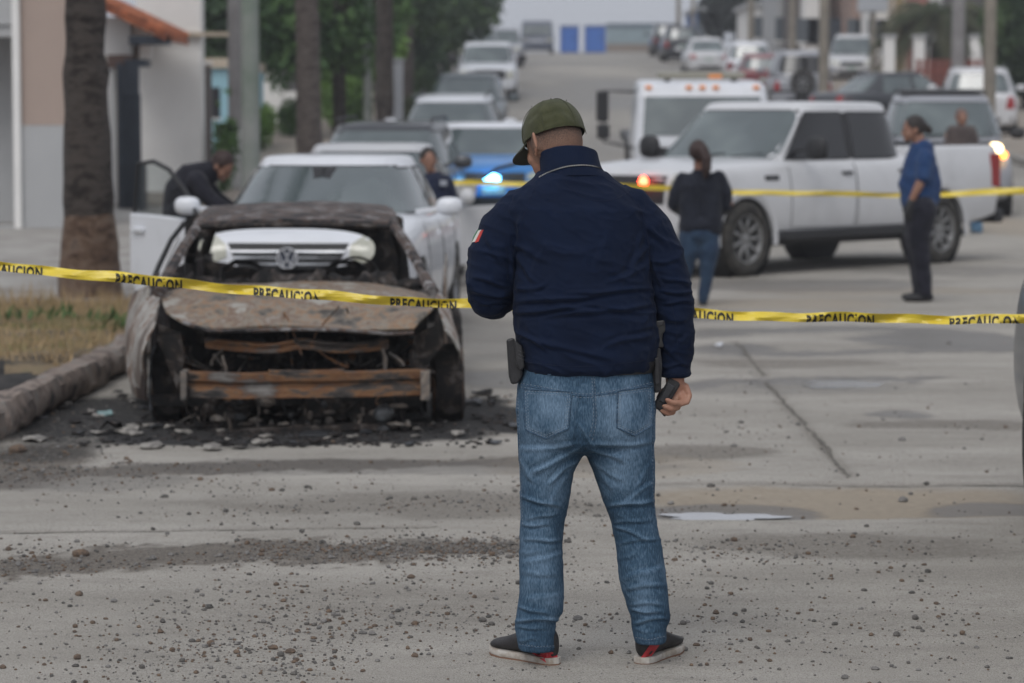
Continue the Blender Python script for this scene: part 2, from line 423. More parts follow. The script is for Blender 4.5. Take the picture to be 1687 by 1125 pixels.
def build_ground():
    ys = [7.5]
    while ys[-1] < 48: ys.append(ys[-1] * 1.0036 + .003)
    ys += list(np.linspace(50, 240, 60)); ys = np.array([-6, 2, 6] + ys)
    xs = np.unique(np.concatenate([np.linspace(-12, -4, 16), np.linspace(-4, 4, 190), np.linspace(4, 9, 70), np.linspace(9, 30, 20)]))
    XX, YY = np.meshgrid(xs, ys); X = XX.ravel(); Y = YY.ravel()
    d, w, s, so, hz = stain_fields(X, Y)
    hz = hz * (1 - smoothstep(28, 45, Y))
    Z = np.interp(Y, _gy, _gz) + hz
    fade = 1 - smoothstep(36, 48, Y); so = so * (Y < 25); d = d * fade; w = w * fade
    far = (fbm(np.c_[X * .25, Y * .12, X * 0], 4) - .5); w = np.maximum(w, np.clip(.45 + far * 1.2, 0, 1) * smoothstep(32, 60, Y))
    nx, ny = len(xs), len(ys); idx = np.arange(nx * ny).reshape(ny, nx)
    fc = np.stack([idx[:-1, :-1], idx[:-1, 1:], idx[1:, 1:], idx[1:, :-1]], -1).reshape(-1, 4)
    me = bpy.data.meshes.new('road'); me.from_pydata(np.c_[X, Y, Z].tolist(), [], fc.tolist()); me.update()
    ca = me.color_attributes.new('stain', 'FLOAT_COLOR', 'POINT'); ca.data.foreach_set('color', np.c_[d, w, s, so].astype(np.float32).ravel())
    o = link('road', me, ground_mat(), smooth=True); tag(o, kind='structure')
    # earth under and around everything
    mb = MB(); gx = [-900, -60, -12, 30, 60, 900]; gy = [-60, 0, 36, 42, 49, 62, 75, 94, 117, 150, 200, 230, 1200]
    vs = [(x, y, GZ(y) - .06) for y in gy for x in gx]; n = len(gx)
    mb.add(vs, [(i * n + j, i * n + j + 1, (i + 1) * n + j + 1, (i + 1) * n + j) for i in range(len(gy) - 1) for j in range(n - 1)])
    tag(mb.build('ground', M('earth', (.2, .17, .13), .95, col2=(.14, .12, .1), nscale=.8)), kind='structure')
build_ground()

def puddle(px, py, rx, ry, z, seed):
    c = Gd(px, py); sx = Gd(px + rx, py).x - c.x; sy = abs(Gd(px, py - ry).y - c.y); mb = MB(); n = 48; vs = [(c.x, c.y, z)]
    for k in range(n):
        a = 2 * PI * k / n; r = 1 + .22 * math.sin(3 * a + seed) + .12 * math.sin(7 * a + 2 * seed) + .06 * math.sin(13 * a)
        vs.append((c.x + sx * r * math.cos(a), c.y + sy * r * math.sin(a), z))
    mb.add(vs, [(0, 1 + k, 1 + (k + 1) % n) for k in range(n)])
    return mb
WATER = M('puddle_water', (.33, .335, .35), .12, spec=1.0, ior=1.6)  # sky reflection painted into the pale base colour
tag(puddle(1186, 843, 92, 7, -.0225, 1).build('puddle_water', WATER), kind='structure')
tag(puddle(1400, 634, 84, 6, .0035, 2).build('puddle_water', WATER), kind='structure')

def joints():
    mb = MB(); rr = random.Random(5)
    for a, c, w in (((1262, 628), (1400, 785), .011), ((1214, 563), (1258, 616), .010), ((-100, 880), (720, 868), .006), ((1080, 797), (1760, 795), .006), ((1090, 627), (1760, 620), .012)):
        A, C_ = Gd(*a), Gd(*c); n = int((C_ - A).length / .04); t = (C_ - A).normalized(); s = Vector((-t.y, t.x, 0)); off = 0; L_ = []; R_ = []
        for i in range(n + 1):
            p = A.lerp(C_, i / n); off = off * .9 + rr.gauss(0, .003); q = p + s * off; ww = w * rr.uniform(.5, 1.5) * (1 if rr.random() > .06 else .3)
            z = float(stain_fields(np.array([q.x]), np.array([q.y]))[4][0]) + .004; L_.append((q.x + s.x * ww, q.y + s.y * ww, z)); R_.append((q.x - s.x * ww, q.y - s.y * ww, z))
        mb.add(L_ + R_, [(i, i + 1, n + 2 + i, n + 1 + i) for i in range(n)])
    tag(mb.build('road_joint', M('joint_dark', (.075, .068, .058), .95, col2=(.17, .155, .13), nscale=30)), kind='structure')
joints()
# pavement strip on the left, beyond the verge, and the far pavements both sides
PAVE = M('pavement_concrete', (.36, .345, .32), .9, col2=(.24, .22, .2), nscale=1.3, bump=.3, bscale=50)
def strip(x0, x1, y0, y1, dz, name, mat, n=40, th=.14):
    mb = MB(); ys = np.linspace(y0, y1, n)
    xa = x0 if callable(x0) else (lambda y: x0); xb = x1 if callable(x1) else (lambda y: x1)
    rings = [[(xa(y), y, GZ(y) - .1), (xb(y), y, GZ(y) - .1), (xb(y), y, GZ(y) + dz), (xa(y), y, GZ(y) + dz)] for y in ys]
    mb.loft(rings); o = mb.build(name, mat); tag(o, kind='structure'); return o
strip(-14, lambda y: -2.78, 24.4, 44, .12, 'driveway_pavement', PAVE)
strip(-14, -2.75, 44.01, 205, .14, 'pavement', M('pavement_far', (.30, .26, .215), .95, col2=(.22, .19, .16), nscale=.7))
strip(10.3, 30, 56, 205, .14, 'pavement', MATS['pavement_far'])
strip(-2.75, -2.55, 24.4, 205, .15, 'kerb', M('kerb_concrete', (.34, .32, .29), .9, col2=(.2, .19, .17), nscale=3))
strip(10.1, 10.3, 56, 205, .15, 'kerb', MATS['kerb_concrete'])

# verge of dry grass behind the broken kerb
def verge():
    soil = MB(); nx, ny = 46, 90; xs = np.linspace(-9, -2.95, nx); ys = np.linspace(5, 24.45, ny)
    XX, YY = np.meshgrid(xs, ys); n = XX.size; X = XX.ravel(); Y = YY.ravel()
    edge = np.interp(Y, [5, 13.2, 16, 19.5, 24.5], [-3.6, -2.95, -2.80, -2.70, -2.74])
    X = X + (edge + 2.95) * ((X + 9) / 6.05)
    Z = .11 + (fbm(np.c_[X * 1.3, Y * 1.3, X * 0], 4) - .5) * .12; Z[X > edge - .05] = .02
    me = bpy.data.meshes.new('verge_soil'); idx = np.arange(n).reshape(ny, nx)
    fc = np.stack([idx[:-1, :-1], idx[:-1, 1:], idx[1:, 1:], idx[1:, :-1]], -1).reshape(-1, 4)
    me.from_pydata(np.c_[X, Y, Z].tolist(), [], fc.tolist()); me.update()
    s1 = burnt('verge_soil', [(.30, (.012, .012, .012)), (.42, (.10, .08, .055)), (.55, (.21, .155, .09)), (.7, (.15, .13, .07))], 1.6, (1, 1, 1), .6, .95)
    tag(link('verge_soil', me, s1, smooth=True), kind='structure')
    bs = MB(); n_ = 40; cx_, cy_ = -3.22, 16.9; rim_ = []
    for k in range(n_):
        a = 2 * PI * k / n_; r_ = 1 + .25 * math.sin(3 * a + 1) + .15 * math.sin(8 * a); rim_.append((cx_ + .42 * r_ * math.cos(a), cy_ + 1.5 * r_ * math.sin(a)))
    pts_ = [(cx_ + (x - cx_) * f, cy_ + (y - cy_) * f) for f in (1, .66, .33, .02) for x, y in rim_]; zz_ = .125 + (fbm(np.array([(x * 1.3, y * 1.3, 0) for x, y in pts_]), 4) - .5) * .12 + (fbm(np.array([(x * 12, y * 12, 3) for x, y in pts_]), 3) - .3) * .07
    zz_ = zz_ - np.array([.07] * n_ + [0] * (3 * n_))
    bs.add([(x, y, float(z)) for (x, y), z in zip(pts_, zz_)], [(i * n_ + k, i * n_ + (k + 1) % n_, (i + 1) * n_ + (k + 1) % n_, (i + 1) * n_ + k) for i in range(3) for k in range(n_)])
    tag(bs.build('burnt_soil', burnt('burnt_soil', [(.3, (.006, .006, .006)), (.6, (.02, .018, .016)), (.75, (.06, .05, .045))], 14), smooth=True), kind='structure')
    # blades
    cnt = 88000; gx = RNG.uniform(-8.6, -2.72, cnt); gy = RNG.uniform(8, 24.35, cnt)
    dens = fbm(np.c_[gx * 1.2, gy * 1.2, gx * 0 + 4], 4)
    burn = smoothstep(0, 1, 1 - np.hypot((gx + 3.22) / .75, (gy - 16.9) / 2.1))
    keep = (dens > .34) & (burn < .25) & (gx < np.interp(gy, [8, 13, 16, 24], [-3.5, -3.05, -2.86, -2.82])); gx, gy, dens = gx[keep], gy[keep], dens[keep]; k = len(gx)
    gz = .09 + (fbm(np.c_[gx * 1.3, gy * 1.3, gx * 0], 4) - .5) * .12
    h = RNG.uniform(.03, .085, k) * (.6 + dens); h = h * (1 + 1.2 * smoothstep(23.2, 24.3, gy)); a = RNG.uniform(0, PI, k); lx = RNG.normal(0, .03, k); ly = RNG.normal(0, .03, k); w = .006
    P = np.empty((k, 3, 3)); P[:, 0] = np.c_[gx - w * np.cos(a), gy - w * np.sin(a), gz]; P[:, 1] = np.c_[gx + w * np.cos(a), gy + w * np.sin(a), gz]; P[:, 2] = np.c_[gx + lx, gy + ly, gz + h]
    me = bpy.data.meshes.new('grass'); me.from_pydata(P.reshape(-1, 3).tolist(), [], np.arange(3 * k).reshape(-1, 3).tolist()); me.update()
    m1 = M('dry_grass', (.40, .29, .16), .9, col2=(.15, .17, .06), nscale=1.6, lo=.5, hi=.66)
    tag(link('grass', me, m1), 'dry yellow and green grass of the verge behind the kerb', 'grass', kind='stuff')
    # broad green weeds near the back of the verge
    mb = MB()
    for cx, cy in ((185, 530), (90, 525), (270, 520), (20, 528), (205, 545)):
        c = Gd(cx, cy, .12)
        for _ in range(26):
            p = c + Vector((random.gauss(0, .12), random.gauss(0, .1), 0)); q = p + Vector((random.gauss(0, .05), random.gauss(0, .05), random.uniform(.05, .14))); s = Vector((random.uniform(-.02, .02), .012, 0))
            mb.add([p, (p + q) / 2 + s, q, (p + q) / 2 - s], [(0, 1, 2, 3)])
    tag(mb.build('weeds', M('weed_green', (.07, .12, .035), .8)), 'green leafy weeds at the back edge of the dry verge', 'weeds', kind='stuff')
verge()

# broken kerb: rough rounded stone lengths
def kerb():
    mt = burnt('kerb_stone', [(.3, (.05, .047, .045)), (.45, (.17, .135, .115)), (.55, (.26, .21, .18)), (.72, (.20, .19, .175))], 4.5, (1, 1, 1), .8, .9)
    pts = [(-3.7, 5.0), (-3.45, 7.6), (-3.25, 10.0), (-3.05, 12.2), (-2.92, 13.3), (-2.82, 14.3), (-2.76, 15.3), (-2.72, 16.4), (-2.67, 17.5), (-2.64, 18.7), (-2.64, 20.2), (-2.66, 21.8), (-2.68, 23.6)]
    rings = []; mb = MB(); n = 14
    P = smooth_curve([(x, y, .10) for x, y in pts], 26)
    for i, p in enumerate(P):
        t = (P[min(i + 1, len(P) - 1)] - P[max(i - 1, 0)]).normalized(); s = Vector((t.y, -t.x, 0)); r = []
        br = (.72 if (i % 37) < 2 else 1) * (.86 + .30 * float(noise3([[p.y * 1.7, 3, 5]])[0]))
        for k in range(n):
            a = 2 * PI * k / n; rr = .105 * br * (1 + .42 * (float(fbm([[p.y * 5 + 5, math.cos(a) * 1.6 + 7, math.sin(a) * 1.6 + 7]], 5)[0]) - .5) * 2); rr *= 1.0 / max(abs(math.cos(a)), abs(math.sin(a))) ** .6
            r.append(p + s * math.cos(a) * rr + Vector((0, 0, math.sin(a) * rr * .95)))
        rings.append(r)
    mb.loft(rings); tag(mb.build('kerb', mt, smooth=True), kind='structure')
kerb()

# ---------------------------------------------------------------- stones and grit
def rock_mesh(seed, r=1.0):
    mb = MB(); rs = np.random.default_rng(seed); off = rs.uniform(0, 30, 3)
    mb.ell((0, 0, 0), (1, .8, .62), 9, 6); v = np.array(mb.v); d = .62 + .75 * fbm(v * 1.4 + off, 3); v = v * d[:, None] * r; v[:, 2] += .35 * r
    mb.v = [tuple(p) for p in v]; return mb
STM = [M('stone_grey', (.13, .125, .12), .9, col2=(.22, .21, .2), nscale=40, bump=.5), M('stone_brown', (.17, .12, .085), .9, col2=(.10, .075, .06), nscale=40, bump=.5), M('stone_dark', (.075, .072, .068), .9, col2=(.14, .13, .12), nscale=40, bump=.5)]
def gravel():
    base = []
    for s in range(6):
        mb = MB(); mb.ell((0, 0, 0), (1, .8, .6), 6, 4); v = np.array(mb.v); v *= (.6 + .8 * fbm(v * 1.5 + s * 5, 2))[:, None]; base.append((v, mb.f))
    cnt = 90000; X = RNG.uniform(-3.3, 4.2, cnt); Y = 7.9 + (RNG.random(cnt) ** 1.25) * 11
    d, w, s, so, hz = stain_fields(X, Y); dens = .012 + .20 * d ** 1.4 + .12 * np.clip(fbm(np.c_[X * 1.1, Y * .9, X * 0 + 40], 4) - .47, 0, 1) * 5 * (X < 1.6)
    keep = RNG.random(cnt) < dens; X, Y, hz, d = X[keep], Y[keep], hz[keep], d[keep]; k = len(X)
    R = np.clip(RNG.lognormal(math.log(.0036), .62, k), .0018, .018)
    # denser grit where traffic has swept it together, measured on the street in front of the camera
    ex = []; 
    for cx, cy, sx, sy, n_, sz in ((560, 1010, 190, 60, 1900, .85), (330, 1085, 170, 35, 700, .9), (700, 835, 230, 18, 1200, .9), (500, 912, 260, 11, 2300, .85), (760, 905, 110, 9, 1100, .9), (400, 790, 260, 14, 500, 1.0), (1000, 960, 160, 70, 900, .9), (1400, 905, 160, 16, 700, .9), (1350, 1040, 230, 60, 900, .9), (60, 770, 80, 22, 700, 1.3), (1450, 750, 160, 40, 160, 1.0), (60, 930, 80, 12, 400, .9)):
        ex.append(np.c_[RNG.normal(cx, sx, n_), RNG.normal(cy, sy, n_), np.full(n_, sz)])
    ex = np.concatenate(ex); ex = ex[(ex[:, 1] > 735) & (ex[:, 1] < 1200) & (ex[:, 0] > -200)]; bb = (562.5 - ex[:, 1]) / F; tt = -CAM_H / (-_s + bb * _c); EX = (ex[:, 0] - 843.5) / F * tt; EY = (_c + bb * _s) * tt
    kk = fbm(np.c_[EX * 3, EY * 2, EX * 0 + 7], 3) > RNG.uniform(.30, .56, len(EX)); EX, EY, es = EX[kk], EY[kk], ex[kk, 2]
    X = np.r_[X, EX]; Y = np.r_[Y, EY]; hz = np.r_[hz, stain_fields(EX, EY)[4]]; R = np.r_[R, np.clip(RNG.lognormal(math.log(.0042), .55, len(EX)) * es, .002, .017)]; k = len(X)
    for mi, nm in enumerate(('grey', 'brown', 'dark')):
        vs = []; fs = []; n = 0
        for i in range(mi, k, 3):
            v, f = base[(i // 3) % 6]; a = RNG.uniform(0, 6.28); ca, sa = math.cos(a), math.sin(a)
            q = np.c_[v[:, 0] * ca - v[:, 1] * sa, v[:, 0] * sa + v[:, 1] * ca, v[:, 2]] * R[i] + (X[i], Y[i], hz[i] + R[i] * .3)
            vs.append(q); fs += [tuple(n + j for j in g) for g in f]; n += len(v)
        me = bpy.data.meshes.new('gravel'); me.from_pydata(np.concatenate(vs).tolist(), [], fs); me.update()
        tag(link('gravel', me, STM[mi]), 'loose %s grit scattered over the concrete roadway' % nm, 'gravel', kind='stuff')
gravel()
def stones():
    spots = [(1487, 816, 10, 0, 'largest grey stone on the sandy strip of broken road', None), (133, 917, 15, 1, 'broad brown stone lying in the dirt band on the left', None),
             (28, 745, 15, 1, 'rounded tan stone beside the broken kerb', None), (1171, 801, 7, 2, 'dark stone by the near rim of the sandy strip', None),
             (1411, 828, 4, 1, 'small brown stone on the right part of the sandy strip', None), (684, 1028, 8, 1, 'orange-brown stone in the gravel left of the near shoe', None), (1209, 737, 6, 0, 'grey stone on the clean slab beyond the puddle', None),
             (1486, 727, 7, 0, 'flat grey stone on the slab below the caution tape', None), (1563, 566, 5, 0, 'pale stone on the wet asphalt patch at right', None), (1518, 960, 5, 2, 'black stone on rough concrete in the lower right', None),
             (550, 1012, 6, 0, 'square grey stone among the gravel, left foreground', None)]
    G_ = 'loose stones lying on the concrete'
    rr = random.Random(3)
    for i in range(46):
        x = rr.uniform(60, 800); y = rr.uniform(800, 1110); spots.append((x, y, rr.choice([2.2, 2.6, 3, 3.4, 4, 5, 6.5]), rr.choice([0, 1, 2, 2]), 'small loose stone among the gravel of the left foreground', G_ + ' at left'))
    for i in range(22):
        x = rr.uniform(1080, 1670); y = rr.uniform(690, 1110)
        spots.append((x, y, rr.choice([2, 2.4, 3, 3.6, 5]), rr.choice([0, 1, 2, 2]), 'small loose stone on the concrete right of the standing man', G_ + ' at right'))
    for i, (x, y, r, mi, lab, grp) in enumerate(spots):
        p = Gd(x, y); R = r * p.y / F
        p.z = float(stain_fields(np.array([p.x]), np.array([p.y]))[4][0]) - R * .1
        mb = rock_mesh(100 + i, R); a = rr.uniform(0, 6.28); o = mb.build('stone', STM[mi], smooth=False); o.location = p; o.rotation_euler = (0, 0, a)
        tag(o, lab, 'stone', grp)
stones()

# ---------------------------------------------------------------- caution tapes
YEL = M('tape_yellow', (.80, .62, .05), .30, col2=(.62, .45, .03), nscale=9, spec=.6, bump=.6, bscale=28, stretch=(.5, 1, 2.5), lo=.35, hi=.75)
INK = M('tape_ink', (.015, .015, .012), .6)
def word_mesh():
    cu = bpy.data.curves.new('w', 'FONT'); cu.body = 'PRECAUCION'; cu.size = 1; cu.offset = .045; cu.space_character = 1.16; cu.resolution_u = 3
    ob = bpy.data.objects.new('w', cu); COL.objects.link(ob); dg = bpy.context.evaluated_depsgraph_get(); dg.update()
    me = bpy.data.meshes.new_from_object(ob.evaluated_get(dg)); bpy.data.objects.remove(ob)
    co = coords(me); co[:, 0] -= co[:, 0].min(); w = co[:, 0].max(); h = co[:, 1].max(); co[:, 0] /= w; co[:, 1] /= h; setco(me, co)
    bm = bmesh.new(); bm.from_mesh(me); bmesh.ops.bisect_plane(bm, geom=bm.verts[:] + bm.edges[:] + bm.faces[:], plane_co=(0, .30, 0), plane_no=(0, 1, 0), clear_inner=True)
    for k in range(1, 40): bmesh.ops.bisect_plane(bm, geom=bm.verts[:] + bm.edges[:] + bm.faces[:], plane_co=(k / 40, 0, 0), plane_no=(1, 0, 0))
    bm.to_mesh(me); bm.free(); return me
def tape(top, bot, Yd, label, words=None):
    root = empty('caution_tape', (0, Yd, .9), label=label, cat='caution tape')
    xs = [p[0] for p in top]; ty = [p[1] for p in top]; by = bot
    def P(px, f, dy=0):     # f: 0 top .. 1 bottom edge
        a = np.interp(px, xs, ty); c = np.interp(px, xs, by); y = Yd + .05 * math.sin(px / 170.0) + .010 * math.sin(f * 3 + px / 60) + .006 * math.sin(px / 13.0 + 4 * f); f = f + (.10 * math.sin(px / 47.0) + .07 * math.sin(px / 19.0 + 1)) * (1 if f < .5 else .6)
        return U(px, a + (c - a) * f, y) + Vector((0, dy, 0))
    mb = MB(); n = int((xs[-1] - xs[0]) / 8); fsn = [0, .33, .66, 1]
    XS = np.linspace(xs[0], xs[-1], n)
    from_ = [[P(x, f, -.0012) for f in fsn] + [P(x, f, .004) for f in fsn[::-1]] for x in XS]
    mb.loft(from_); o = mb.build('tape_band', YEL, root, smooth=True, inv=Matrix.Translation(-root.location))
    if words:
        wm = word_mesh(); co = coords(wm); fc = [tuple(p.vertices) for p in wm.polygons]
        for x0, x1 in words:
            mb = MB(); mb.add([P(x0 + (x1 - x0) * c[0], 1.0 - (c[1] - .30) / .70 * .82, -.0032) for c in co], fc)
            mb.build('lettering', INK, root, inv=Matrix.Translation(-root.location))
tape([(-330, 397), (0, 430), (190, 449), (300, 459), (418, 470), (526, 479), (643, 487), (770, 493), (900, 499), (1140, 509), (1330, 515), (1564, 518), (1687, 518), (1900, 514)],
     [412, 445, 466, 475, 486, 495, 502, 508, 514, 525, 530, 533, 533, 529], 11.0, 'nearer caution tape lettered in black, stretched behind the man in the cap',
     [(-270, -160), (-40, 70), (190, 300), (418, 527), (643, 752), (868, 978), (1098, 1208), (1328, 1440), (1564, 1680)])
tape([(596, 330), (745, 296), (860, 300), (1060, 304), (1210, 312), (1480, 318), (1687, 309), (1900, 300)], [333, 304, 308, 312, 320, 325, 320, 310], 28.4, 'farther plain yellow tape stretched in front of the white pickup')
# ================================================================== THE MAN IN THE CAP (nearest figure)
YM = 8.75
def ring(py, xl, xr, hd, yc=0, n=28, e=2.4, Y=YM, tilt=0):
    a = U(xl, py, Y); b = U(xr, py, Y); cx = (a.x + b.x) / 2; hw = (b.x - a.x) / 2; out = []
    for k in range(n):
        t = 2 * PI * k / n; c, s = math.cos(t), math.sin(t)
        x = abs(c) ** (2 / e) * (1 if c > 0 else -1) * hw; y = abs(s) ** (2 / e) * (1 if s > 0 else -1) * hd
        out.append(Vector((cx + x, Y + yc + y, a.z + tilt * y)))
    return out
def folds(me, lines, amp0=.0, nscale=(10, 10, 14), side=-1, noise_amp=.002, ridge=1.0):
    co = coords(me); no = normals(me); px, py = proj(co); w = smoothstep(-.15, .35, no[:, 1] * side); disp = np.zeros(len(co))
    for x0, y0, x1, y1, wd, am in lines:
        dx, dy = x1 - x0, y1 - y0; L = math.hypot(dx, dy); ux, uy = dx / L, dy / L
        t = ((px - x0) * ux + (py - y0) * uy) / L; d = -(px - x0) * uy + (py - y0) * ux
        d = d + 4 * np.sin(t * 5 + x0) * np.clip(t, 0, 1)
        env = np.exp(-np.clip(np.abs(t - .5) - .28, 0, None) ** 2 / .035)
        disp += env * am * (np.exp(-(d / wd) ** 2) - .75 * np.exp(-((d - 1.7 * wd) / (wd * 1.1)) ** 2))
    disp *= w
    for sc_, am_ in (((5, 5, 13), .0055), ((11, 11, 20), .0030)):
        q = co * np.array(sc_) + np.c_[co[:, 2] * 2.5, co[:, 2] * 0, co[:, 0] * 3]; disp += am_ * ridge * ((1 - np.abs(2 * fbm(q + 40, 3) - 1) * 2.2).clip(0, 1) ** 3 - .2)
    nz = fbm(co * np.array(nscale) + 11, 4) - .5; disp += nz * noise_amp * 2
    setco(me, co + no * disp[:, None]); return me

def fabric(name, col, col2, nscale=6, weave=900, rough=.85, bump=.25, sheen=.1, lo=.4, hi=.6, nfac=.5):
    return M(name, col, rough, col2=col2, nscale=nscale, nfac=nfac, bump=bump, bscale=weave, sheen=sheen, spec=.16, lo=lo, hi=hi)

def main_man():
    root = empty('person', (U(955, 1095, YM).x, YM, 0), label='heavyset man in olive cap, navy jacket and jeans standing with his back turned', cat='person')
    INV = Matrix.Translation(-root.location)
    def put(name, me, mat, parent=root, smooth=True):
        me.transform(INV); me.name = name; return link(name, me, mat, parent, smooth)
    skin = M('skin_tan', (.40, .225, .155), .5, col2=(.34, .17, .115), nscale=14, nfac=.5, bump=.12, bscale=260, spec=.4)
    # ---- head placement
    HC = U(913, 231, YM + .055)
    HR = Matrix.Translation(HC) @ Matrix.Rotation(math.radians(38), 4, 'Z') @ Matrix.Rotation(math.radians(-24), 4, 'X') @ Matrix.Rotation(math.radians(4), 4, 'Y')
    H = lambda x, y, z: HR @ Vector((x, y, z))
    mb = MB()
    mb.ell((0, 0, 0), (.078, .098, .108), 24, 16, M=Matrix.Identity(4)); mb.v = [tuple(H(*v)) for v in mb.v]
    def he(c, r, n=14, k=10, rot=None):
        m2 = MB(); m2.ell((0, 0, 0), r, n, k, M=rot); mb.add([H(*(Vector(v) + Vector(c))) for v in m2.v], m2.f)
    he((0, .045, -.055), (.058, .055, .06)); he((0, .075, -.085), (.032, .03, .028)); he((0, .03, -.03), (.067, .065, .07))
    he((.036, .062, -.035), (.028, .026, .03)); he((-.036, .062, -.035), (.028, .026, .03))          # cheeks
    he((0, .1, -.025), (.012, .022, .026)); he((0, .108, -.038), (.017, .014, .012))               # nose
    he((0, .088, -.062), (.024, .012, .006)); he((0, .087, -.07), (.021, .012, .007))               # lips
    he((0, .085, .012), (.045, .014, .01))                                                          # brow
    for s in (-1, 1): he((s * .030, .083, 0.0), (.013, .012, .008))
    for s in (-1, 1):                                                                               # ears
        R = Matrix.Rotation(s * math.radians(24), 4, 'Z') @ Matrix.Rotation(math.radians(12), 4, 'X')
        he((s * .083, -.004, -.018), (.0075, .021, .034), rot=R); he((s * .079, .004, -.045), (.007, .010, .012), rot=R)
        he((s * .089, -.014, -.008), (.0055, .012, .025), rot=R)
    nb = U(936, 300, YM + .0)
    mb.tube([H(0, -.02, -.055), H(0, -.03, -.10), nb + Vector((0, .03, .03)), nb + Vector((0, .02, -.06))], [.056, .056, .056, .06], 18, rnd=True)
    # inner torso, arms and legs so the body is one figure under its clothes
    mb.loft([ring(y, l + 14, r - 14, h - .03) for y, l, r, h in ((640, 862, 1068, .13), (590, 866, 1066, .14), (520, 868, 1062, .145), (440, 866, 1060, .14), (380, 868, 1050, .13), (330, 872, 1040, .11), (300, 893, 1000, .08))])
    mb.tube([U(960, 300, YM), U(1052, 348, YM), U(1108, 485, YM + .01), U(1112, 615, YM + .02), U(1112, 640, YM + .02)], [.05, .055, .043, .031, .028], 12, rnd=True)
    mb.tube([U(930, 340, YM), U(845, 385, YM), U(808, 485, YM + .02), U(845, 440, YM + .27)], [.05, .050, .043, .030], 12, rnd=True)
    for a, b_, c in (((905, 640), (895, 850), (886, 1075)), ((1020, 640), (1045, 850), (1068, 1068))):
        mb.tube([U(*a, YM), U(*b_, YM), U(c[0], c[1] - 28, YM + .02)], [.088, .06, .042], 14, rnd=True)
    # right hand: palm, four curled fingers and a thumb closed on the radio
    w = U(1112, 632, YM + .02); pc = U(1113, 650, YM + .015)
    mb.tube([w, U(1114, 642, YM + .02), U(1112, 657, YM + .012)], [.027, .033, .031], 14, sx=.55, sy=1, up=(0, 1, 0), rnd=True)
    fing = [((1124, 655, -.005), (1129, 668, -.02), (1119, 675, -.045), (1107, 670, -.058)),
            ((1118, 660, -.01), (1122, 677, -.025), (1110, 683, -.05), (1098, 676, -.06)),
            ((1111, 664, -.008), (1114, 684, -.02), (1102, 690, -.045), (1092, 684, -.055)),
            ((1103, 664, -.003), (1105, 684, -.012), (1095, 691, -.035), (1087, 687, -.045))]
    fing = [((1130, 636, -.01), (1136, 652, -.02), (1132, 663, -.032), (1122, 666, -.045)),
            ((1122, 650, -.014), (1124, 662, -.036), (1111, 664, -.054), (1099, 659, -.056)),
            ((1117, 660, -.010), (1117, 672, -.032), (1104, 674, -.050), (1094, 669, -.052)),
            ((1110, 667, -.006), (1109, 680, -.024), (1099, 682, -.040), (1090, 677, -.044))]
    for i, f in enumerate(fing):
        r = [.0098, .0100, .0096, .0086][i]
        mb.tube([U(x, y, YM + .02 + dy) for x, y, dy in f], [r * 1.08, r, r * .93, r * .8], 10, rnd=True)
    mb.tube([U(1104, 640, YM + .025), U(1092, 645, YM + .04), U(1086, 655, YM + .048), U(1087, 666, YM + .045)], [.013, .012, .0105, .009], 10, rnd=True)
    # left hand, raised in front of the chest
    lh = U(862, 425, YM + .32)
    mb.tube([U(845, 440, YM + .27), lh], [.03, .034], 12, rnd=True)
    for i in range(4): mb.tube([lh + Vector((-.02 + .012 * i, .01, .02)), lh + Vector((-.02 + .014 * i, .05, .05)), lh + Vector((-.01 + .012 * i, .07, .03)), lh + Vector((0 + .012 * i, .06, .005))], [.0095, .009, .0085, .0075], 8, rnd=True)
    mb.tube([lh + Vector((.02, 0, .01)), lh + Vector((.045, .02, .035)), lh + Vector((.05, .045, .05))], [.012, .011, .009], 8, rnd=True)
    body = put('body', fuse(mb, .0042, 4, .5), skin); body.name = 'body'
    # ---- short hair below the cap
    hm = MB(); n = 40; rings = []
    for i in range(16):
        z = .045 - .135 * i / 15; r = []
        for k in range(n):
            a = PI * (1.02 + .96 * k / (n - 1)) if True else 0
            a = PI + PI * (-.16 + 1.32 * k / (n - 1))
            zz = z if z > -.06 else z
            q = math.sqrt(max(.02, 1 - (zz / .118) ** 2)); x = .0785 * q * math.cos(a); y = .1 * q * math.sin(a)
            if zz < -.045: y = max(y, y) - (.012 * (-.045 - zz) / .045) ; 
            x *= 1.0 + .0; r.append(Vector((x * 1.012, y * 1.012 - .001, zz)))
        rings.append(r)
    hm.loft(rings, cap=False, closed=False)
    hv = []
    bb = BVHTree.FromPolygons([v.co + root.location for v in body.data.vertices], [tuple(p.vertices) for p in body.data.polygons])
    keepf = []
    for v in hm.v:
        p = H(*v); c = H(0, -.01, v[2] * .8); d = (p - c).normalized(); h = bb.ray_cast(c + d * .25, -d)
        hv.append(h[0] + d * .0016 if h[0] is not None and (h[0] - c).length < .125 else p)
    hm.v = [tuple(v) for v in hv]
    hairm = bpy.data.materials.new('short_hair'); hairm.use_nodes = True; nt = hairm.node_tree; b = nt.nodes['Principled BSDF']
    at = nt.nodes.new('ShaderNodeAttribute'); at.attribute_name = 'fade'; nz = nt.nodes.new('ShaderNodeTexNoise'); nz.inputs['Scale'].default_value = 520; nz.inputs['Detail'].default_value = 3
    tcn = nt.nodes.new('ShaderNodeTexCoord'); nt.links.new(tcn.outputs['Object'], nz.inputs['Vector'])
    ad = nt.nodes.new('ShaderNodeMath'); ad.operation = 'MULTIPLY_ADD'; ad.inputs[1].default_value = 1.6; nt.links.new(nz.outputs[0], ad.inputs[0]); nt.links.new(at.outputs['Fac'], ad.inputs[2])
    mr = nt.nodes.new('ShaderNodeMapRange'); mr.inputs[1].default_value = .75; mr.inputs[2].default_value = 1.75; nt.links.new(ad.outputs[0], mr.inputs[0])
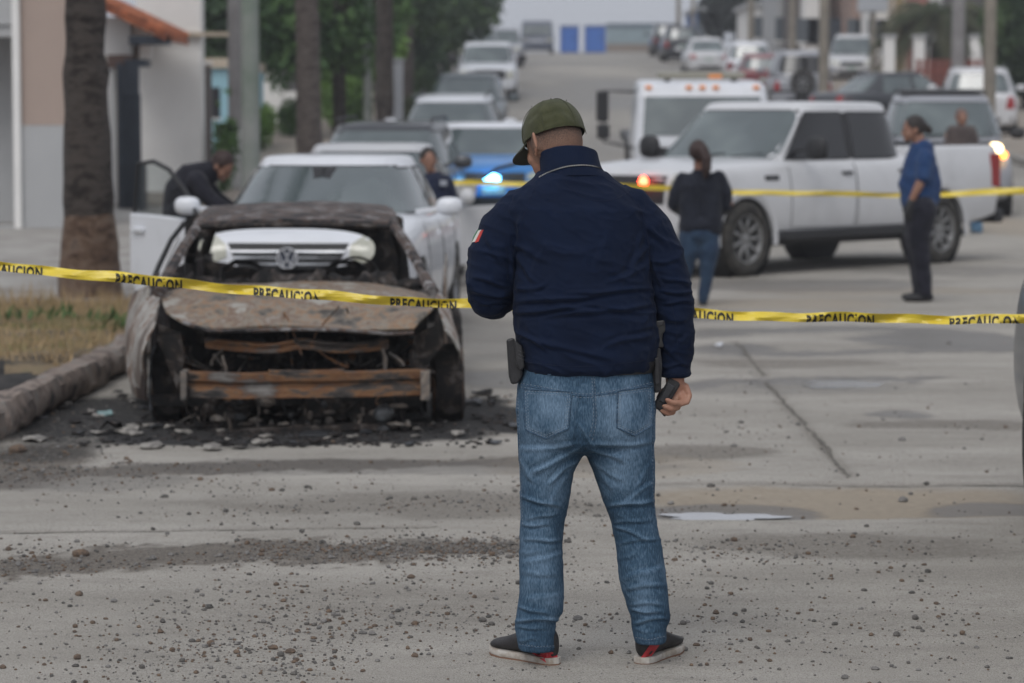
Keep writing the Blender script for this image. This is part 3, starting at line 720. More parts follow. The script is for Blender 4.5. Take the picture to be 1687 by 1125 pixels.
    mx = nt.nodes.new('ShaderNodeMix'); mx.data_type = 'RGBA'; mx.inputs[6].default_value = (.34, .19, .13, 1); mx.inputs[7].default_value = (.035, .024, .02, 1)
    nt.links.new(mr.outputs[0], mx.inputs[0]); nt.links.new(mx.outputs[2], b.inputs['Base Color']); b.inputs['Roughness'].default_value = .8
    me = hm.mesh('hair'); ca = me.color_attributes.new('fade', 'FLOAT_COLOR', 'POINT')
    vals = []
    for i in range(16):
        for k in range(n): 
            f = (1 - i / 15) * 1.25; e = min(k, n - 1 - k) / 4; vals += [f * min(1, .25 + e)] * 3 + [1]
    ca.data.foreach_set('color', vals); put('hair', me, hairm)
    # sideburn / stubble on the visible cheek is carried by the hair mesh's lower edge
    # ---- cap
    olive = fabric('cap_olive', (.070, .074, .038), (.052, .056, .028), 30, 1300, .85, .3)
    cap = empty('cap', (0, 0, 0)); cap.parent = root
    cm = MB(); n = 48; rings = []
    CR = (.0935, .112, .118)
    for i in range(15):
        t = i / 14; ph = t * PI / 2 * .985; r = []
        for k in range(n):
            a = 2 * PI * k / n; q = math.cos(ph) ** .74 * (1 - .045 * (1 - t) ** 6); zz = math.sin(ph)
            seam = 1 - .010 * math.exp(-((((a / (PI / 3)) % 1) - .5) ** 2 - .25) ** 2 * 900) * (q)
            x = CR[0] * q * math.cos(a) * seam; y = CR[1] * q * math.sin(a) * seam - .004
            z = -.002 - .014 * math.cos(a - PI / 2) * (1 - t) * 0 + zz * CR[2] * .98
            # back edge sits a little lower
            z -= (1 - t) * .012 * (-math.sin(a) * .5 + .5)
            dent = .008 * math.sin(3.1 * a + 1.2 + 2.5 * t) * math.sin(PI * t)
            x *= 1 + dent * 6 * .8; y *= 1 + dent * 6 * .8
            r.append(H(x, y, z + .012))
        rings.append(r)
    inner = [[H(0, 0, .03) + (p - H(0, 0, .03)) * .965 for p in r] for r in rings]
    cm.loft(rings, cap=False); k0 = len(cm.v); cm.loft(inner, cap=False)
    cm.add([*rings[0], *inner[0]], [(j, n + j, n + (j + 1) % n, (j + 1) % n) for j in range(n)]); cm.add([*rings[-1]], [tuple(range(n))])
    cme = cm.mesh(); bm = bmesh.new(); bm.from_mesh(cme); bmesh.ops.remove_doubles(bm, verts=bm.verts, dist=1e-5); bmesh.ops.recalc_face_normals(bm, faces=bm.faces); bm.to_mesh(cme); bm.free()
    cme = modded(cme, [('SUBSURF', dict(levels=1, render_levels=1))])
    co = coords(cme); no = normals(cme); px, py = proj(co)
    disp = np.zeros(len(co))
    for x0, y0, x1, y1, wd, am in ((893, 190, 915, 184, 3.5, .005), (890, 207, 925, 196, 3.5, .0045), (905, 180, 940, 186, 3, .0015), (870, 215, 950, 205, 3, .002), (925, 175, 950, 200, 4, .003), (868, 200, 885, 185, 4, .003)):
        dx, dy = x1 - x0, y1 - y0; L = math.hypot(dx, dy); t = ((px - x0) * dx + (py - y0) * dy) / L / L; d = (-(px - x0) * dy + (py - y0) * dx) / L
        disp += np.exp(-np.clip(np.abs(t - .5) - .3, 0, None) ** 2 / .03) * am * np.exp(-(d / wd) ** 2) * (no[:, 1] < 0)
    setco(cme, co - no * disp[:, None]); cme.transform(INV)
    cp = link('crown_panel', cme, olive, cap, True)
    # stitched seam lines between the cap's panels, button, eyelets
    sm = MB()
    for k in range(6):
        a = PI / 6 + k * PI / 3; P = []
        for i in range(15):
            t = i / 14; ph = t * PI / 2 * .985; q = math.cos(ph) ** .72
            P.append(H(CR[0] * q * math.cos(a) * 1.004, CR[1] * q * math.sin(a) * 1.004 - .004, .010 + math.sin(ph) * CR[2] * .98 - (1 - t) * .012 * (-math.sin(a) * .5 + .5)))
        sm.tube(P, .0011, 5)
    sm.build('seam', M('cap_seam', (.045, .048, .024), .9), cap, inv=INV)
    bt = MB(); bt.ell(H(0, -.004, .130), (.0085, .0085, .004), 14, 8); bt.build('button', olive, cap, True, inv=INV)
    for k in range(6):
        ey = MB(); a = k * PI / 3; q = math.cos(1.0) ** .72; ey.ell(H(CR[0] * q * math.cos(a), CR[1] * q * math.sin(a), .012 + math.sin(1.0) * CR[2] * .985), (.0018, .0018, .0018), 8, 6); ey.build('eyelet', M('eyelet_dark', (.03, .03, .02), .8), cap, True, inv=INV)
    bl = MB(); top = []; bot = []
    for i in range(17):
        a = math.radians(18 + 144 * i / 16); 
        for j in range(6):
            s = j / 5; x = math.cos(a) * (.088 + .012 * s); y = math.sin(a) * (.102 + .088 * s * math.sin(a) ** .5) ; z = .004 - .006 * s - .014 * (x / .09) ** 2 * (.3 + .7 * s)
            top.append(H(x, y, z + .003)); bot.append(H(x, y, z - .001))
    g = lambda o: [(o + i * 6 + j, o + i * 6 + j + 1, o + (i + 1) * 6 + j + 1, o + (i + 1) * 6 + j) for i in range(16) for j in range(5)]
    bl.add(top + bot, g(0) + [tuple(reversed(f)) for f in g(102 // 102 * 102)] + [(i * 6 + 5, (i + 1) * 6 + 5, (i + 1) * 6 + 5 + 102, i * 6 + 5 + 102) for i in range(16)] + [(j, j + 1, j + 1 + 102, j + 102) for j in range(5)] + [(96 + j, 97 + j, 97 + j + 102, 96 + j + 102) for j in range(5)])
    bl.build('visor', fabric('cap_visor', (.040, .043, .028), (.03, .033, .02), 30, 1300), cap, True, inv=INV)
    # ---- jacket
    navy = fabric('jacket_navy', (.0030, .0082, .026), (.0042, .0108, .033), 5, 1500, .82, .25, .02)
    jm = MB()
    T = [(612, 864, 1074, .160, 0), (604, 861, 1077, .172, 0), (585, 857, 1083, .176, 0), (560, 849, 1086, .176, 0), (535, 845, 1083, .180, 0), (505, 844, 1080, .182, 0), (475, 845, 1076, .180, 0), (440, 846, 1076, .177, 0),
         (405, 842, 1074, .173, 0), (370, 832, 1070, .165, 0), (345, 828, 1066, .155, 0), (325, 838, 1050, .135, .0), (308, 858, 1030, .115, .0), (295, 876, 1010, .100, .0), (284, 888, 998, .09, .0)]
    jm.loft([ring(y, l, r, h, yc) for y, l, r, h, yc in T])
    jml = MB(); jml.tube([U(905, 342, YM), U(866, 358, YM), U(838, 385, YM), U(817, 425, YM), U(808, 468, YM + .005), U(812, 488, YM + .03)], [.085, .096, .094, .087, .080, .074], 24, rnd=True)
    jml.tube([U(810, 485, YM + .02), U(822, 484, YM + .10), U(840, 462, YM + .19), U(850, 440, YM + .27)], [.074, .066, .054, .044], 20, rnd=True)
    jmr = MB(); jmr.tube([U(990, 345, YM), U(1034, 356, YM), U(1060, 385, YM), U(1082, 420, YM), U(1101, 465, YM), U(1110, 505, YM + .005), U(1113, 560, YM + .015), U(1113, 600, YM + .02), U(1112, 620, YM + .02)],
            [.082, .094, .092, .083, .070, .063, .055, .050, .048], 24, rnd=False)
    jme = fuse(jm, .0050, 5, .5); sl = [fuse(q, .0050, 5, .5) for q in (jml, jmr)]
    JL = [(850, 497, 1000, 484, 6, .006), (940, 482, 1074, 478, 5, .005), (846, 515, 960, 508, 5, .0065), (900, 520, 1080, 500, 6, .005), (950, 500, 1078, 515, 4, .003), (850, 478, 900, 470, 5, .004),
          (848, 545, 905, 575, 5, .005), (1082, 548, 1000, 570, 6, .004), (880, 565, 1010, 588, 6, .003), (850, 420, 885, 468, 6, .0035), (843, 400, 905, 430, 7, .003), (1072, 400, 1030, 452, 7, .0035), (1074, 430, 1000, 470, 6, .003), (1060, 380, 1045, 430, 6, .0025),
          (860, 350, 850, 420, 7, .003), (900, 400, 880, 450, 8, .002), (1000, 380, 985, 450, 9, .002), (940, 420, 1010, 400, 9, .0015),
          (780, 455, 838, 470, 5, .0045), (776, 478, 842, 492, 5, .005), (790, 500, 840, 498, 4, .003), (790, 410, 845, 430, 7, .003), (800, 385, 830, 440, 6, .003),
          (1085, 455, 1135, 470, 5, .0045), (1090, 478, 1142, 485, 4, .005), (1092, 500, 1142, 497, 4, .004), (1078, 430, 1120, 430, 6, .003), (1095, 530, 1135, 522, 6, .0025), (1090, 560, 1120, 600, 5, .0025), (1135, 550, 1100, 585, 6, .0025), (1092, 605, 1135, 600, 4, .003),
          (1066, 370, 1100, 410, 6, .004), (1072, 420, 1088, 480, 4, .003), (836, 380, 848, 470, 4, .004), (1068, 375, 1074, 460, 4, -.004)]
    JL = [(a, b, c, d, w * .66, am * 1.5) for a, b, c, d, w, am in JL]
    folds(jme, JL, noise_amp=.0034, nscale=(7, 7, 10))
    for q in sl: folds(q, JL, noise_amp=.0034, nscale=(8, 8, 12))
    def joined(ms):
        vs = []; fs = []
        for m0 in ms: k = len(vs); vs += [v.co.copy() for v in m0.vertices]; fs += [tuple(k + i for i in p.vertices) for p in m0.polygons]
        return BVHTree.FromPolygons(vs, fs)
    jb = joined([jme] + sl)
    jk = empty('jacket', (0, 0, 0)); jk.parent = root
    put('back_panel', jme, navy, jk); [put('sleeve', q, navy, jk) for q in sl]
    # seams: yoke, raglan lines, hem and sleeve seam
    cd = MB()
    yoke = smooth_curve([(932, 302, 0), (955, 322, 0), (985, 331, 0), (1015, 327, 0), (1040, 312, 0)], 6)
    for ln in (yoke, smooth_curve([(888, 300, 0), (872, 330, 0), (857, 372, 0), (848, 410, 0), (845, 450, 0)], 6), smooth_curve([(1000, 296, 0), (1035, 320, 0), (1058, 350, 0), (1068, 400, 0), (1073, 450, 0)], 6),
               smooth_curve([(870, 597, 0), (960, 604, 0), (1070, 593, 0)], 8), smooth_curve([(1085, 450, 0), (1102, 490, 0), (1112, 530, 0), (1118, 590, 0)], 6), smooth_curve([(1090, 614, 0), (1112, 617, 0), (1136, 613, 0)], 4)):
        cd = cord(jb, [(p[0], p[1]) for p in ln], cam_axis, w=.0020, off=-.0001, step=6); cd.v and cd.build('seam', fabric('jacket_seam', (.004, .008, .026), (.0045, .009, .028), 5, 1200), jk, True, inv=INV)
    # collar: open tube leaning with the neck
    cl = MB(); outer = []; n = 40
    def cring(pl, pr, hd, yc, dz, back):     # tilted ring: (px left, py left), (px right, py right)
        a = U(*pl, YM + yc); b_ = U(*pr, YM + yc); c = (a + b_) / 2; h = (b_ - a) / 2; r = []
        for k in range(n):
            t = 2 * PI * k / n; p = c + h * math.cos(t) + Vector((0, math.sin(t) * hd, math.sin(t) * dz)); r.append(p)
        return r
    outer = [cring((886, 300), (1010, 296), .098, .0, -.02, 0), cring((890, 288), (994, 284), .088, .002, -.028, 0), cring((889, 276), (989, 271), .080, .006, -.03, 0), cring((888, 263), (986, 258), .077, .012, -.03, 0), cring((887, 256), (984, 252), .076, .014, -.03, 0)]
    ctr = [sum(r, Vector()) / n for r in outer]
    inn = [[c + (p - c) * .93 for p in r] for r, c in zip(outer, ctr)]
    cl.loft(outer + inn[::-1], cap=False)
    co_ = cl.mesh(); co_ = modded(co_, [('SUBSURF', dict(levels=2, render_levels=2))]); cco = coords(co_); nn = normals(co_)
    setco(co_, cco + nn * ((fbm(cco * 25, 3) - .5) * .004)[:, None]); cb = bvh_of(co_); put('collar', co_, navy, jk)
    # beaded trim under the collar
    bd = MB(); P = smooth_curve([(889, 291, 0), (905, 283, 0), (930, 275, 0), (955, 272, 0), (975, 273, 0), (990, 277, 0)], 8); Q = []
    for p in P:
        o, d = cam_axis(p[0], p[1]); hs = [h for h in (cb.ray_cast(o, d), jb.ray_cast(o, d)) if h[0] is not None]
        if hs: Q.append(min((h[0] for h in hs), key=lambda q: (q - o).length) - d * .0015)
    # resample
    S = [0]; 
    for a, c in zip(Q[:-1], Q[1:]): S.append(S[-1] + (c - a).length)
    k = int(S[-1] / .0052)
    band = MB()
    band.tube([q for q in Q], .0030, 6); band.build('trim_band', fabric('trim_dark', (.01, .01, .015), (.012, .012, .02), 5), jk, True, inv=INV)
    for i in range(k):
        s = S[-1] * i / k; j = max(0, int(np.searchsorted(S, s)) - 1); f = (s - S[j]) / max(1e-6, S[j + 1] - S[j]); bd.ell(Q[j].lerp(Q[j + 1], f) + Vector((0, -.0015, 0)), (.0021, .0021, .0021), 6, 4)
    bd.build('beaded_trim', M('bead_white', (.62, .62, .58), .5), jk, True, inv=INV)
    # small flag patch on the left sleeve
    ax = lambda a, b: ((U(a, b, YM) + Vector((-.5, -.28, 0))), Vector((.87, .49, 0)).normalized())
    pc_ = U(800, 388, YM)
    def sax(a, b): 
        d = Vector((.985, .17, 0)); t = Vector((-.17, .985, 0)); return U(815, 388, YM) + t * a + Vector((0, 0, b)) - d * .5, d
    for x0, x1, mt in ((-.045, -.030, 'patch_red'), (-.030, -.012, 'patch_white'), (-.012, .004, 'patch_green')):
        drape(jb, [(x0, -.016), (x1, -.020), (x1, .016), (x0, .020)], sax, .002, 2, .004).build('flag_patch', M(mt, {'patch_green': (.02, .16, .07), 'patch_white': (.6, .58, .55), 'patch_red': (.5, .05, .04)}[mt], .8), jk, True, inv=INV)
    # ---- jeans
    den = bpy.data.materials.new('denim'); den.use_nodes = True; nt = den.node_tree; b = nt.nodes['Principled BSDF']; N = nt.nodes.new; L = nt.links.new
    at = N('ShaderNodeAttribute'); at.attribute_name = 'wear'; t = N('ShaderNodeTexCoord')
    mp = N('ShaderNodeMapping'); mp.inputs['Scale'].default_value = (1, 1, .25); L(t.outputs['Object'], mp.inputs[0])
    n1 = N('ShaderNodeTexNoise'); n1.inputs['Scale'].default_value = 260; n1.inputs['Detail'].default_value = 4; L(mp.outputs[0], n1.inputs['Vector'])
    n2 = N('ShaderNodeTexNoise'); n2.inputs['Scale'].default_value = 9; n2.inputs['Detail'].default_value = 6; L(t.outputs['Object'], n2.inputs['Vector'])
    a1 = N('ShaderNodeMath'); a1.operation = 'MULTIPLY_ADD'; a1.inputs[1].default_value = .55; L(n1.outputs[0], a1.inputs[0]); L(at.outputs['Fac'], a1.inputs[2])
    a2 = N('ShaderNodeMath'); a2.operation = 'MULTIPLY_ADD'; a2.inputs[1].default_value = .5; L(n2.outputs[0], a2.inputs[0]); L(a1.outputs[0], a2.inputs[2])
    r = N('ShaderNodeValToRGB'); e = r.color_ramp.elements; e[0].position = .46; e[0].color = (.009, .022, .044, 1); e[1].position = 1.12 / 1.12; e[1].color = (.175, .262, .365, 1); x = e.new(.70); x.color = (.044, .088, .142, 1)
    L(a2.outputs[0], r.inputs[0]); L(r.outputs[0], b.inputs['Base Color']); b.inputs['Roughness'].default_value = .9; b.inputs['Specular IOR Level'].default_value = .2
    bp = N('ShaderNodeBump'); bp.inputs['Strength'].default_value = .35; bp.inputs['Distance'].default_value = .002; L(n1.outputs[0], bp.inputs['Height']); L(bp.outputs[0], b.inputs['Normal'])
    MATS['denim'] = den
    pm = MB()
    pm.loft([ring(y, l, r_, h) for y, l, r_, h in ((596, 862, 1074, .150), (612, 858, 1076, .155), (640, 851, 1079, .163), (670, 849, 1080, .168), (700, 851, 1080, .165), (722, 853, 1080, .15), (738, 862, 1072, .12), (748, 890, 1045, .06))])
    LG = [(700, 856, 966, .135, 0), (745, 853, 963, .125, 0), (775, 856, 946, .112, .0), (800, 857, 942, .105, 0), (832, 857, 937, .098, .005), (860, 857, 930, .088, .008), (900, 856, 926, .083, .005), (950, 855, 928, .083, 0), (985, 854, 929, .080, .0), (1008, 851, 927, .076, .0), (1025, 849, 917, .070, .0), (1045, 851, 915, .066, .0), (1062, 853, 915, .064, .0), (1070, 854, 914, .063, .0)]
    RG = [(700, 966, 1078, .135, 0), (745, 964, 1078, .125, 0), (775, 976, 1079, .112, 0), (800, 986, 1079, .105, 0), (830, 996, 1079, .098, .005), (860, 1007, 1083, .088, .008), (900, 1014, 1091, .083, .005), (943, 1018, 1096, .083, 0), (975, 1026, 1099, .078, 0), (1000, 1034, 1102, .074, 0), (1018, 1040, 1103, .070, 0), (1035, 1041, 1097, .066, 0), (1052, 1045, 1097, .063, 0), (1058, 1046, 1096, .062, 0)]
    for LGX in (LG, RG): pm.loft([ring(*q, e=2.1) for q in LGX])
    pme = fuse(pm, .0048, 5, .5)
    PL = [(858, 822, 925, 842, 5, .005), (868, 852, 928, 838, 4, .004), (858, 868, 925, 862, 4, .005), (862, 885, 924, 893, 4, .004), (858, 915, 900, 905, 5, .003), (930, 905, 880, 925, 5, .003), (858, 945, 925, 955, 7, .002), (925, 975, 870, 985, 6, .003),
          (960, 740, 890, 775, 6, .005), (958, 750, 900, 800, 5, .004), (950, 760, 915, 830, 6, .003), (955, 728, 865, 738, 6, .004), (856, 760, 880, 800, 6, .003), (862, 790, 905, 760, 6, .002),
          (852, 1003, 925, 1010, 4, .005), (848, 1020, 925, 1022, 4, .006), (852, 1036, 912, 1034, 3.5, .005), (853, 1052, 908, 1048, 4, .003),
          (966, 742, 1030, 765, 6, .005), (970, 752, 1040, 790, 6, .004), (978, 765, 1030, 810, 6, .003), (970, 728, 1075, 735, 6, .004), (1078, 760, 1050, 805, 5, .003), (1078, 790, 1040, 825, 5, .003),
          (1000, 838, 1078, 828, 5, .005), (1006, 858, 1082, 848, 4, .004), (1012, 872, 1084, 880, 4, .005), (1018, 892, 1086, 888, 4, .003), (1020, 925, 1060, 905, 6, .003), (1095, 930, 1040, 950, 6, .003), (1030, 975, 1095, 965, 6, .003),
          (1036, 992, 1102, 988, 4, .005), (1040, 1008, 1104, 1006, 4, .006), (1042, 1024, 1098, 1020, 3.5, .005), (1046, 1040, 1096, 1038, 4, .003), (958, 640, 962, 735, 5, -.003), (950, 700, 985, 745, 5, .003)]
    PL = [(a, b + (4 if i % 2 else -5), c - (i % 3) * 9, d + (6 if i % 3 else -4), w * .66, am * (1.5, .8, 1.15)[i % 3]) for i, (a, b, c, d, w, am) in enumerate(PL)]
    folds(pme, PL, noise_amp=.0045, nscale=(9, 9, 9), ridge=.35)
    co = coords(pme); px, py = proj(co)
    def gs(x, y, sx, sy): return np.exp(-((px - x) / sx) ** 2 - ((py - y) / sy) ** 2)
    wear = .15 + .20 * gs(905, 690, 45, 60) + .20 * gs(1030, 690, 45, 60) + .12 * gs(900, 790, 30, 60) + .12 * gs(1025, 790, 30, 60) + .14 * gs(895, 950, 26, 60) + .14 * gs(1058, 950, 26, 60) - .10 * gs(965, 740, 30, 40) + .05 * (fbm(co * 20, 3) - .5)
    for x0, y0, x1, y1, wd, am in PL: 
        L_ = math.hypot(x1 - x0, y1 - y0); tt = ((px - x0) * (x1 - x0) + (py - y0) * (y1 - y0)) / L_ ** 2; d = (-(px - x0) * (y1 - y0) + (py - y0) * (x1 - x0)) / L_
        wear += 17 * am * np.exp(-(d / 3) ** 2) * np.exp(-np.clip(np.abs(tt - .5) - .3, 0, None) ** 2 / .03)
    ca = pme.color_attributes.new('wear', 'FLOAT_COLOR', 'POINT'); ca.data.foreach_set('color', np.repeat(wear[:, None], 4, 1).astype(np.float32).ravel())
    pb = bvh_of(pme); je = empty('jeans', (0, 0, 0)); je.parent = root; put('legs', pme, den, je)
    stitch = M('denim_stitch', (.22, .26, .31), .9); dark = M('denim_seam', (.028, .055, .098), .9, col2=(.06, .12, .19), nscale=160)
    sd = MB(); st = MB()
    # yoke, centre seam, side seams
    for ln in ([(856, 634), (910, 643), (962, 652), (1020, 645), (1077, 632)], [(976, 606), (979, 650), (980, 690), (974, 722)], [(851, 640), (853, 700), (856, 780), (859, 860)], [(1076, 650), (1075, 740), (1074, 800), (1078, 850)]):
        ln = [(p[0], p[1]) for p in smooth_curve([(x, y, 0) for x, y in ln], 6)]
        cord(pb, ln, cam_axis, .0042, .0004, 5, sd); cord(pb, [(x + 2, y + 3.2) for x, y in ln], cam_axis, .0014, .0014, 2.5, st, dashed=1); cord(pb, [(x - 2.4 if ln[0][1] < 620 and len(ln) < 20 else x, y - 3) for x, y in ln], cam_axis, .0014, .0014, 2.5, st, dashed=1)
    for py_ in (1066, 1057):
        pass
    cord(pb, [(855, 1063), (885, 1067), (913, 1066)], cam_axis, .0035, .0004, 5, sd); cord(pb, [(1047, 1052), (1070, 1056), (1095, 1050)], cam_axis, .0035, .0004, 5, sd)
    cord(pb, [(855, 1061), (885, 1065), (913, 1064)], cam_axis, .0014, .0014, 2.5, st, dashed=1); cord(pb, [(1047, 1050), (1070, 1054), (1095, 1048)], cam_axis, .0014, .0014, 2.5, st, dashed=1)
    for poly in ([(863, 641), (942, 645), (936, 706), (900, 723), (865, 708)], [(1018, 644), (1073, 636), (1076, 700), (1046, 718), (1016, 704)]):
        pk = drape(pb, poly, cam_axis, .0028, 4, .003); pme2 = pk.mesh('pocket'); c2 = coords(pme2); wv = .30 + .3 * (fbm(c2 * 18, 3) - .5)
        ca = pme2.color_attributes.new('wear', 'FLOAT_COLOR', 'POINT'); ca.data.foreach_set('color', np.repeat(wv[:, None], 4, 1).astype(np.float32).ravel())
        bp2 = bvh_of(pme2); put('pocket', pme2, den, je)
        cx = sum(p[0] for p in poly) / 5; cy = sum(p[1] for p in poly) / 5
        for s, mb_, w_, da in ((1.0, sd, .0050, 0), (.93, st, .0015, 1), (.84, st, .0013, 1)):
            ln = [(cx + (x - cx) * s, cy + (y - cy) * s) for x, y in poly]; ln.append(ln[0]); cord(bp2, ln, cam_axis, w_, .0006, 2.5, mb_, dashed=da)
    sd.build('seam', dark, je, True, inv=INV); st.build('stitching', stitch, je, True, inv=INV)
    for bx in (1046, 1010, 905):
        drape(pb, [(bx - 3, 599), (bx + 3, 599), (bx + 3, 618), (bx - 3, 618)], cam_axis, .006, 1, .006).build('belt_loop', dark, je, True, inv=INV)
    # belt
    bt = MB(); bt.loft([ring(y, l, r_, h) for y, l, r_, h in ((611, 861, 1078, .158), (600, 861, 1082, .160), (592, 862, 1086, .160), (590, 868, 1074, .15))]); bt.build('belt', M('belt_black', (.012, .012, .013), .5), root, True, inv=INV)
    # ---- shoes
    blk = M('shoe_black', (.016, .015, .016), .6, col2=(.028, .026, .028), nscale=30, bump=.3, bscale=300); wht = M('shoe_sole', (.52, .49, .45), .75, col2=(.34, .29, .24), nscale=22); red = M('shoe_red', (.42, .03, .04), .6)
    out_ = M('outsole_tan', (.20, .11, .07), .8)
    for heel, toe, lab in (((912, 1097), (816, 1099), 'L'), ((1056, 1090), (1118, 1087), 'R')):
        sh = empty('shoe', (0, 0, 0)); sh.parent = root
        if lab == 'L': hp = Vector((U(906, 1090, YM).x, YM + .0, 0)); ang = math.radians(180 - 47); Ls = .30
        else: hp = Vector((U(1062, 1085, YM).x, YM + .01, 0)); ang = math.radians(65); Ls = .30
        d = Vector((math.cos(ang), math.sin(ang), 0)); s = Vector((-d.y, d.x, 0)); o = hp - d * .035
        T_ = Matrix(((d.x, s.x, 0, o.x), (d.y, s.y, 0, o.y), (0, 0, 1, -.002), (0, 0, 0, 1)))
        def outline(u, k=1.0):   # half widths along the foot
            return np.interp(u, [0, .04, .12, .3, .5, .7, .85, .95, 1.0], [.004, .026, .036, .036, .040, .051, .047, .030, .004]) * k
        def shell_(z0, z1, k0, k1, mat, nm, ul=0, uh=1):
            us = [ul + (uh - ul) * (1 - math.cos(PI * i / 16)) / 2 for i in range(17)]
            loop = lambda k, z: [T_ @ Vector((u * Ls, -outline(u, k), z + .006 * max(0, u - .7) / .3)) for u in us] + [T_ @ Vector((u * Ls, outline(u, k), z + .006 * max(0, u - .7) / .3)) for u in us[::-1][1:-1]]
            m_ = MB(); m_.loft([loop(k0 * .97, z0), loop(k0, z0 + .003), loop(k1, z1 - .003), loop(k1 * .97, z1)]); return m_.build(nm, mat, sh, True, inv=INV)
        shell_(0, .008, 1.0, 1.0, out_, 'outsole'); shell_(.0085, .027, 1.03, 1.02, wht, 'midsole')
        up = MB(); rings = []
        for i in range(16):
            u = .015 + .97 * i / 15; hw = outline(u, .96); top = np.interp(u, [0, .06, .2, .38, .55, .75, .9, 1], [.095, .118, .118, .112, .090, .066, .057, .036]); r_ = []
            for k in range(20):
                a = 2 * PI * k / 20; c, sn = math.cos(a), math.sin(a)
                zz = .026 + (top - .026) * (.5 + .5 * abs(sn) ** .8 * (1 if sn > 0 else -1)); wsc = abs(c) ** .75 * (1 if c > 0 else -1) * (1 - .35 * max(0, sn) ** 2)
                r_.append(T_ @ Vector((u * Ls, hw * wsc, zz)))
            rings.append(r_)
        up.loft(rings); ume = modded(up.mesh(), [('SUBSURF', dict(levels=1, render_levels=1))]); ub = bvh_of(ume); put('upper', ume, blk, sh)
        if lab == 'L': poly = [(867, 1070), (882, 1070), (921, 1088), (914, 1094), (888, 1086)]
        else: poly = [(1076, 1055), (1092, 1055), (1070, 1086), (1054, 1086)]
        if lab == 'L': poly = [(862, 1066), (886, 1064), (918, 1078), (920, 1092), (900, 1092)]
        drape(ub, poly, cam_axis, .0022, 2, .004).build('stripe', red, sh, True, inv=INV)
    # ---- worn gear (clipped to the belt): pouch left, holster with sidearm right
    poly_ = M('gear_black', (.018, .018, .02), .42, col2=(.03, .03, .033), nscale=20, bump=.15, bscale=200)
    def worn(name, loc, label, cat):
        return empty(name, loc, 0, label, cat)
    p0 = U(848, 594, YM - .02)
    po = worn('belt_pouch', p0, 'black moulded pouch clipped to the left of the belt of the man in the cap', 'pouch'); I2 = Matrix.Translation(-p0)
    m_ = MB()
    def prism(pts, Yc, th, nm, mat, par, inv, bev=.003):
        mm = MB(); a = [U(x, y, Yc - th / 2) for x, y in pts]; c = [U(x, y, Yc + th / 2) for x, y in pts]; mm.loft([a, c]); return mm.build(nm, mat, par, bevel=bev, inv=inv)
    prism([(834, 559), (846, 556), (852, 566), (861, 590), (861, 620), (853, 632), (842, 633), (838, 620)], YM - .045, .05, 'pouch_body', poly_, po, I2, .006)
    prism([(847, 560), (860, 570), (864, 604), (857, 612), (851, 600)], YM - .085, .022, 'belt_clip', poly_, po, I2, .004)
    mm = MB()
    for i in range(3):
        for j in range(4): mm.ell(U(855 + j * 2.6, 578 + i * 6 + j, YM - .098), (.0017, .002, .0017), 6, 4)
    mm.build('rivet', M('gear_rivet', (.05, .05, .055), .4), po, True, inv=I2)
    p0 = U(1086, 590, YM - .03)
    ho = worn('holster', p0, 'black hard holster on the right of the belt, holding a sidearm', 'holster'); I2 = Matrix.Translation(-p0)
    prism([(1076, 575), (1088, 572), (1091, 600), (1089, 645), (1078, 648), (1074, 610)], YM - .03, .045, 'holster_body', poly_, ho, I2, .006)
    prism([(1078, 590), (1086, 588), (1087, 632), (1079, 634)], YM - .062, .012, 'retention_plate', poly_, ho, I2, .003)
    g0 = U(1086, 550, YM - .02); gn = worn('handgun', g0, 'grip of a black handgun standing up out of the holster', 'handgun'); I3 = Matrix.Translation(-g0)
    prism([(1077, 529), (1095, 527), (1097, 545), (1092, 549), (1091, 560), (1094, 572), (1079, 574), (1076, 553)], YM - .03, .03, 'grip', M('gun_black', (.022, .022, .024), .38, col2=(.03, .03, .03), nscale=60), gn, I3, .005)
    prism([(1080, 530), (1092, 529), (1093, 536), (1081, 538)], YM - .047, .006, 'magazine_base', MATS['gear_black'], gn, I3, .002)
    # radio in the right hand
    r0 = U(1098, 652, YM - .01); ra = worn('handheld_radio', r0, 'black handheld radio gripped in the right hand of the man in the cap', 'radio'); I4 = Matrix.Translation(-r0)
    prism([(1103, 622), (1118, 629), (1121, 634), (1098, 672), (1090, 678), (1078, 672), (1079, 661)], YM + .003, .034, 'radio_body', MATS['gear_black'], ra, I4, .006)
    prism([(1101, 631), (1112, 637), (1094, 664), (1085, 659)], YM - .018, .008, 'keypad', M('keypad', (.035, .037, .042), .3), ra, I4, .002)
    mm = MB(); mm.tube([U(1083, 668, YM), U(1090, 676, YM), U(1095, 684, YM - .005)], [.008, .007, .004], 8, rnd=True); mm.build('antenna', MATS['gear_black'], ra, True, inv=I4)
    mm = MB(); mm.tube([U(1101, 618, YM + .005), U(1106, 627, YM + .0)], .008, 10, rnd=True); mm.build('volume_knob', MATS['gear_black'], ra, True, inv=I4)
main_man()
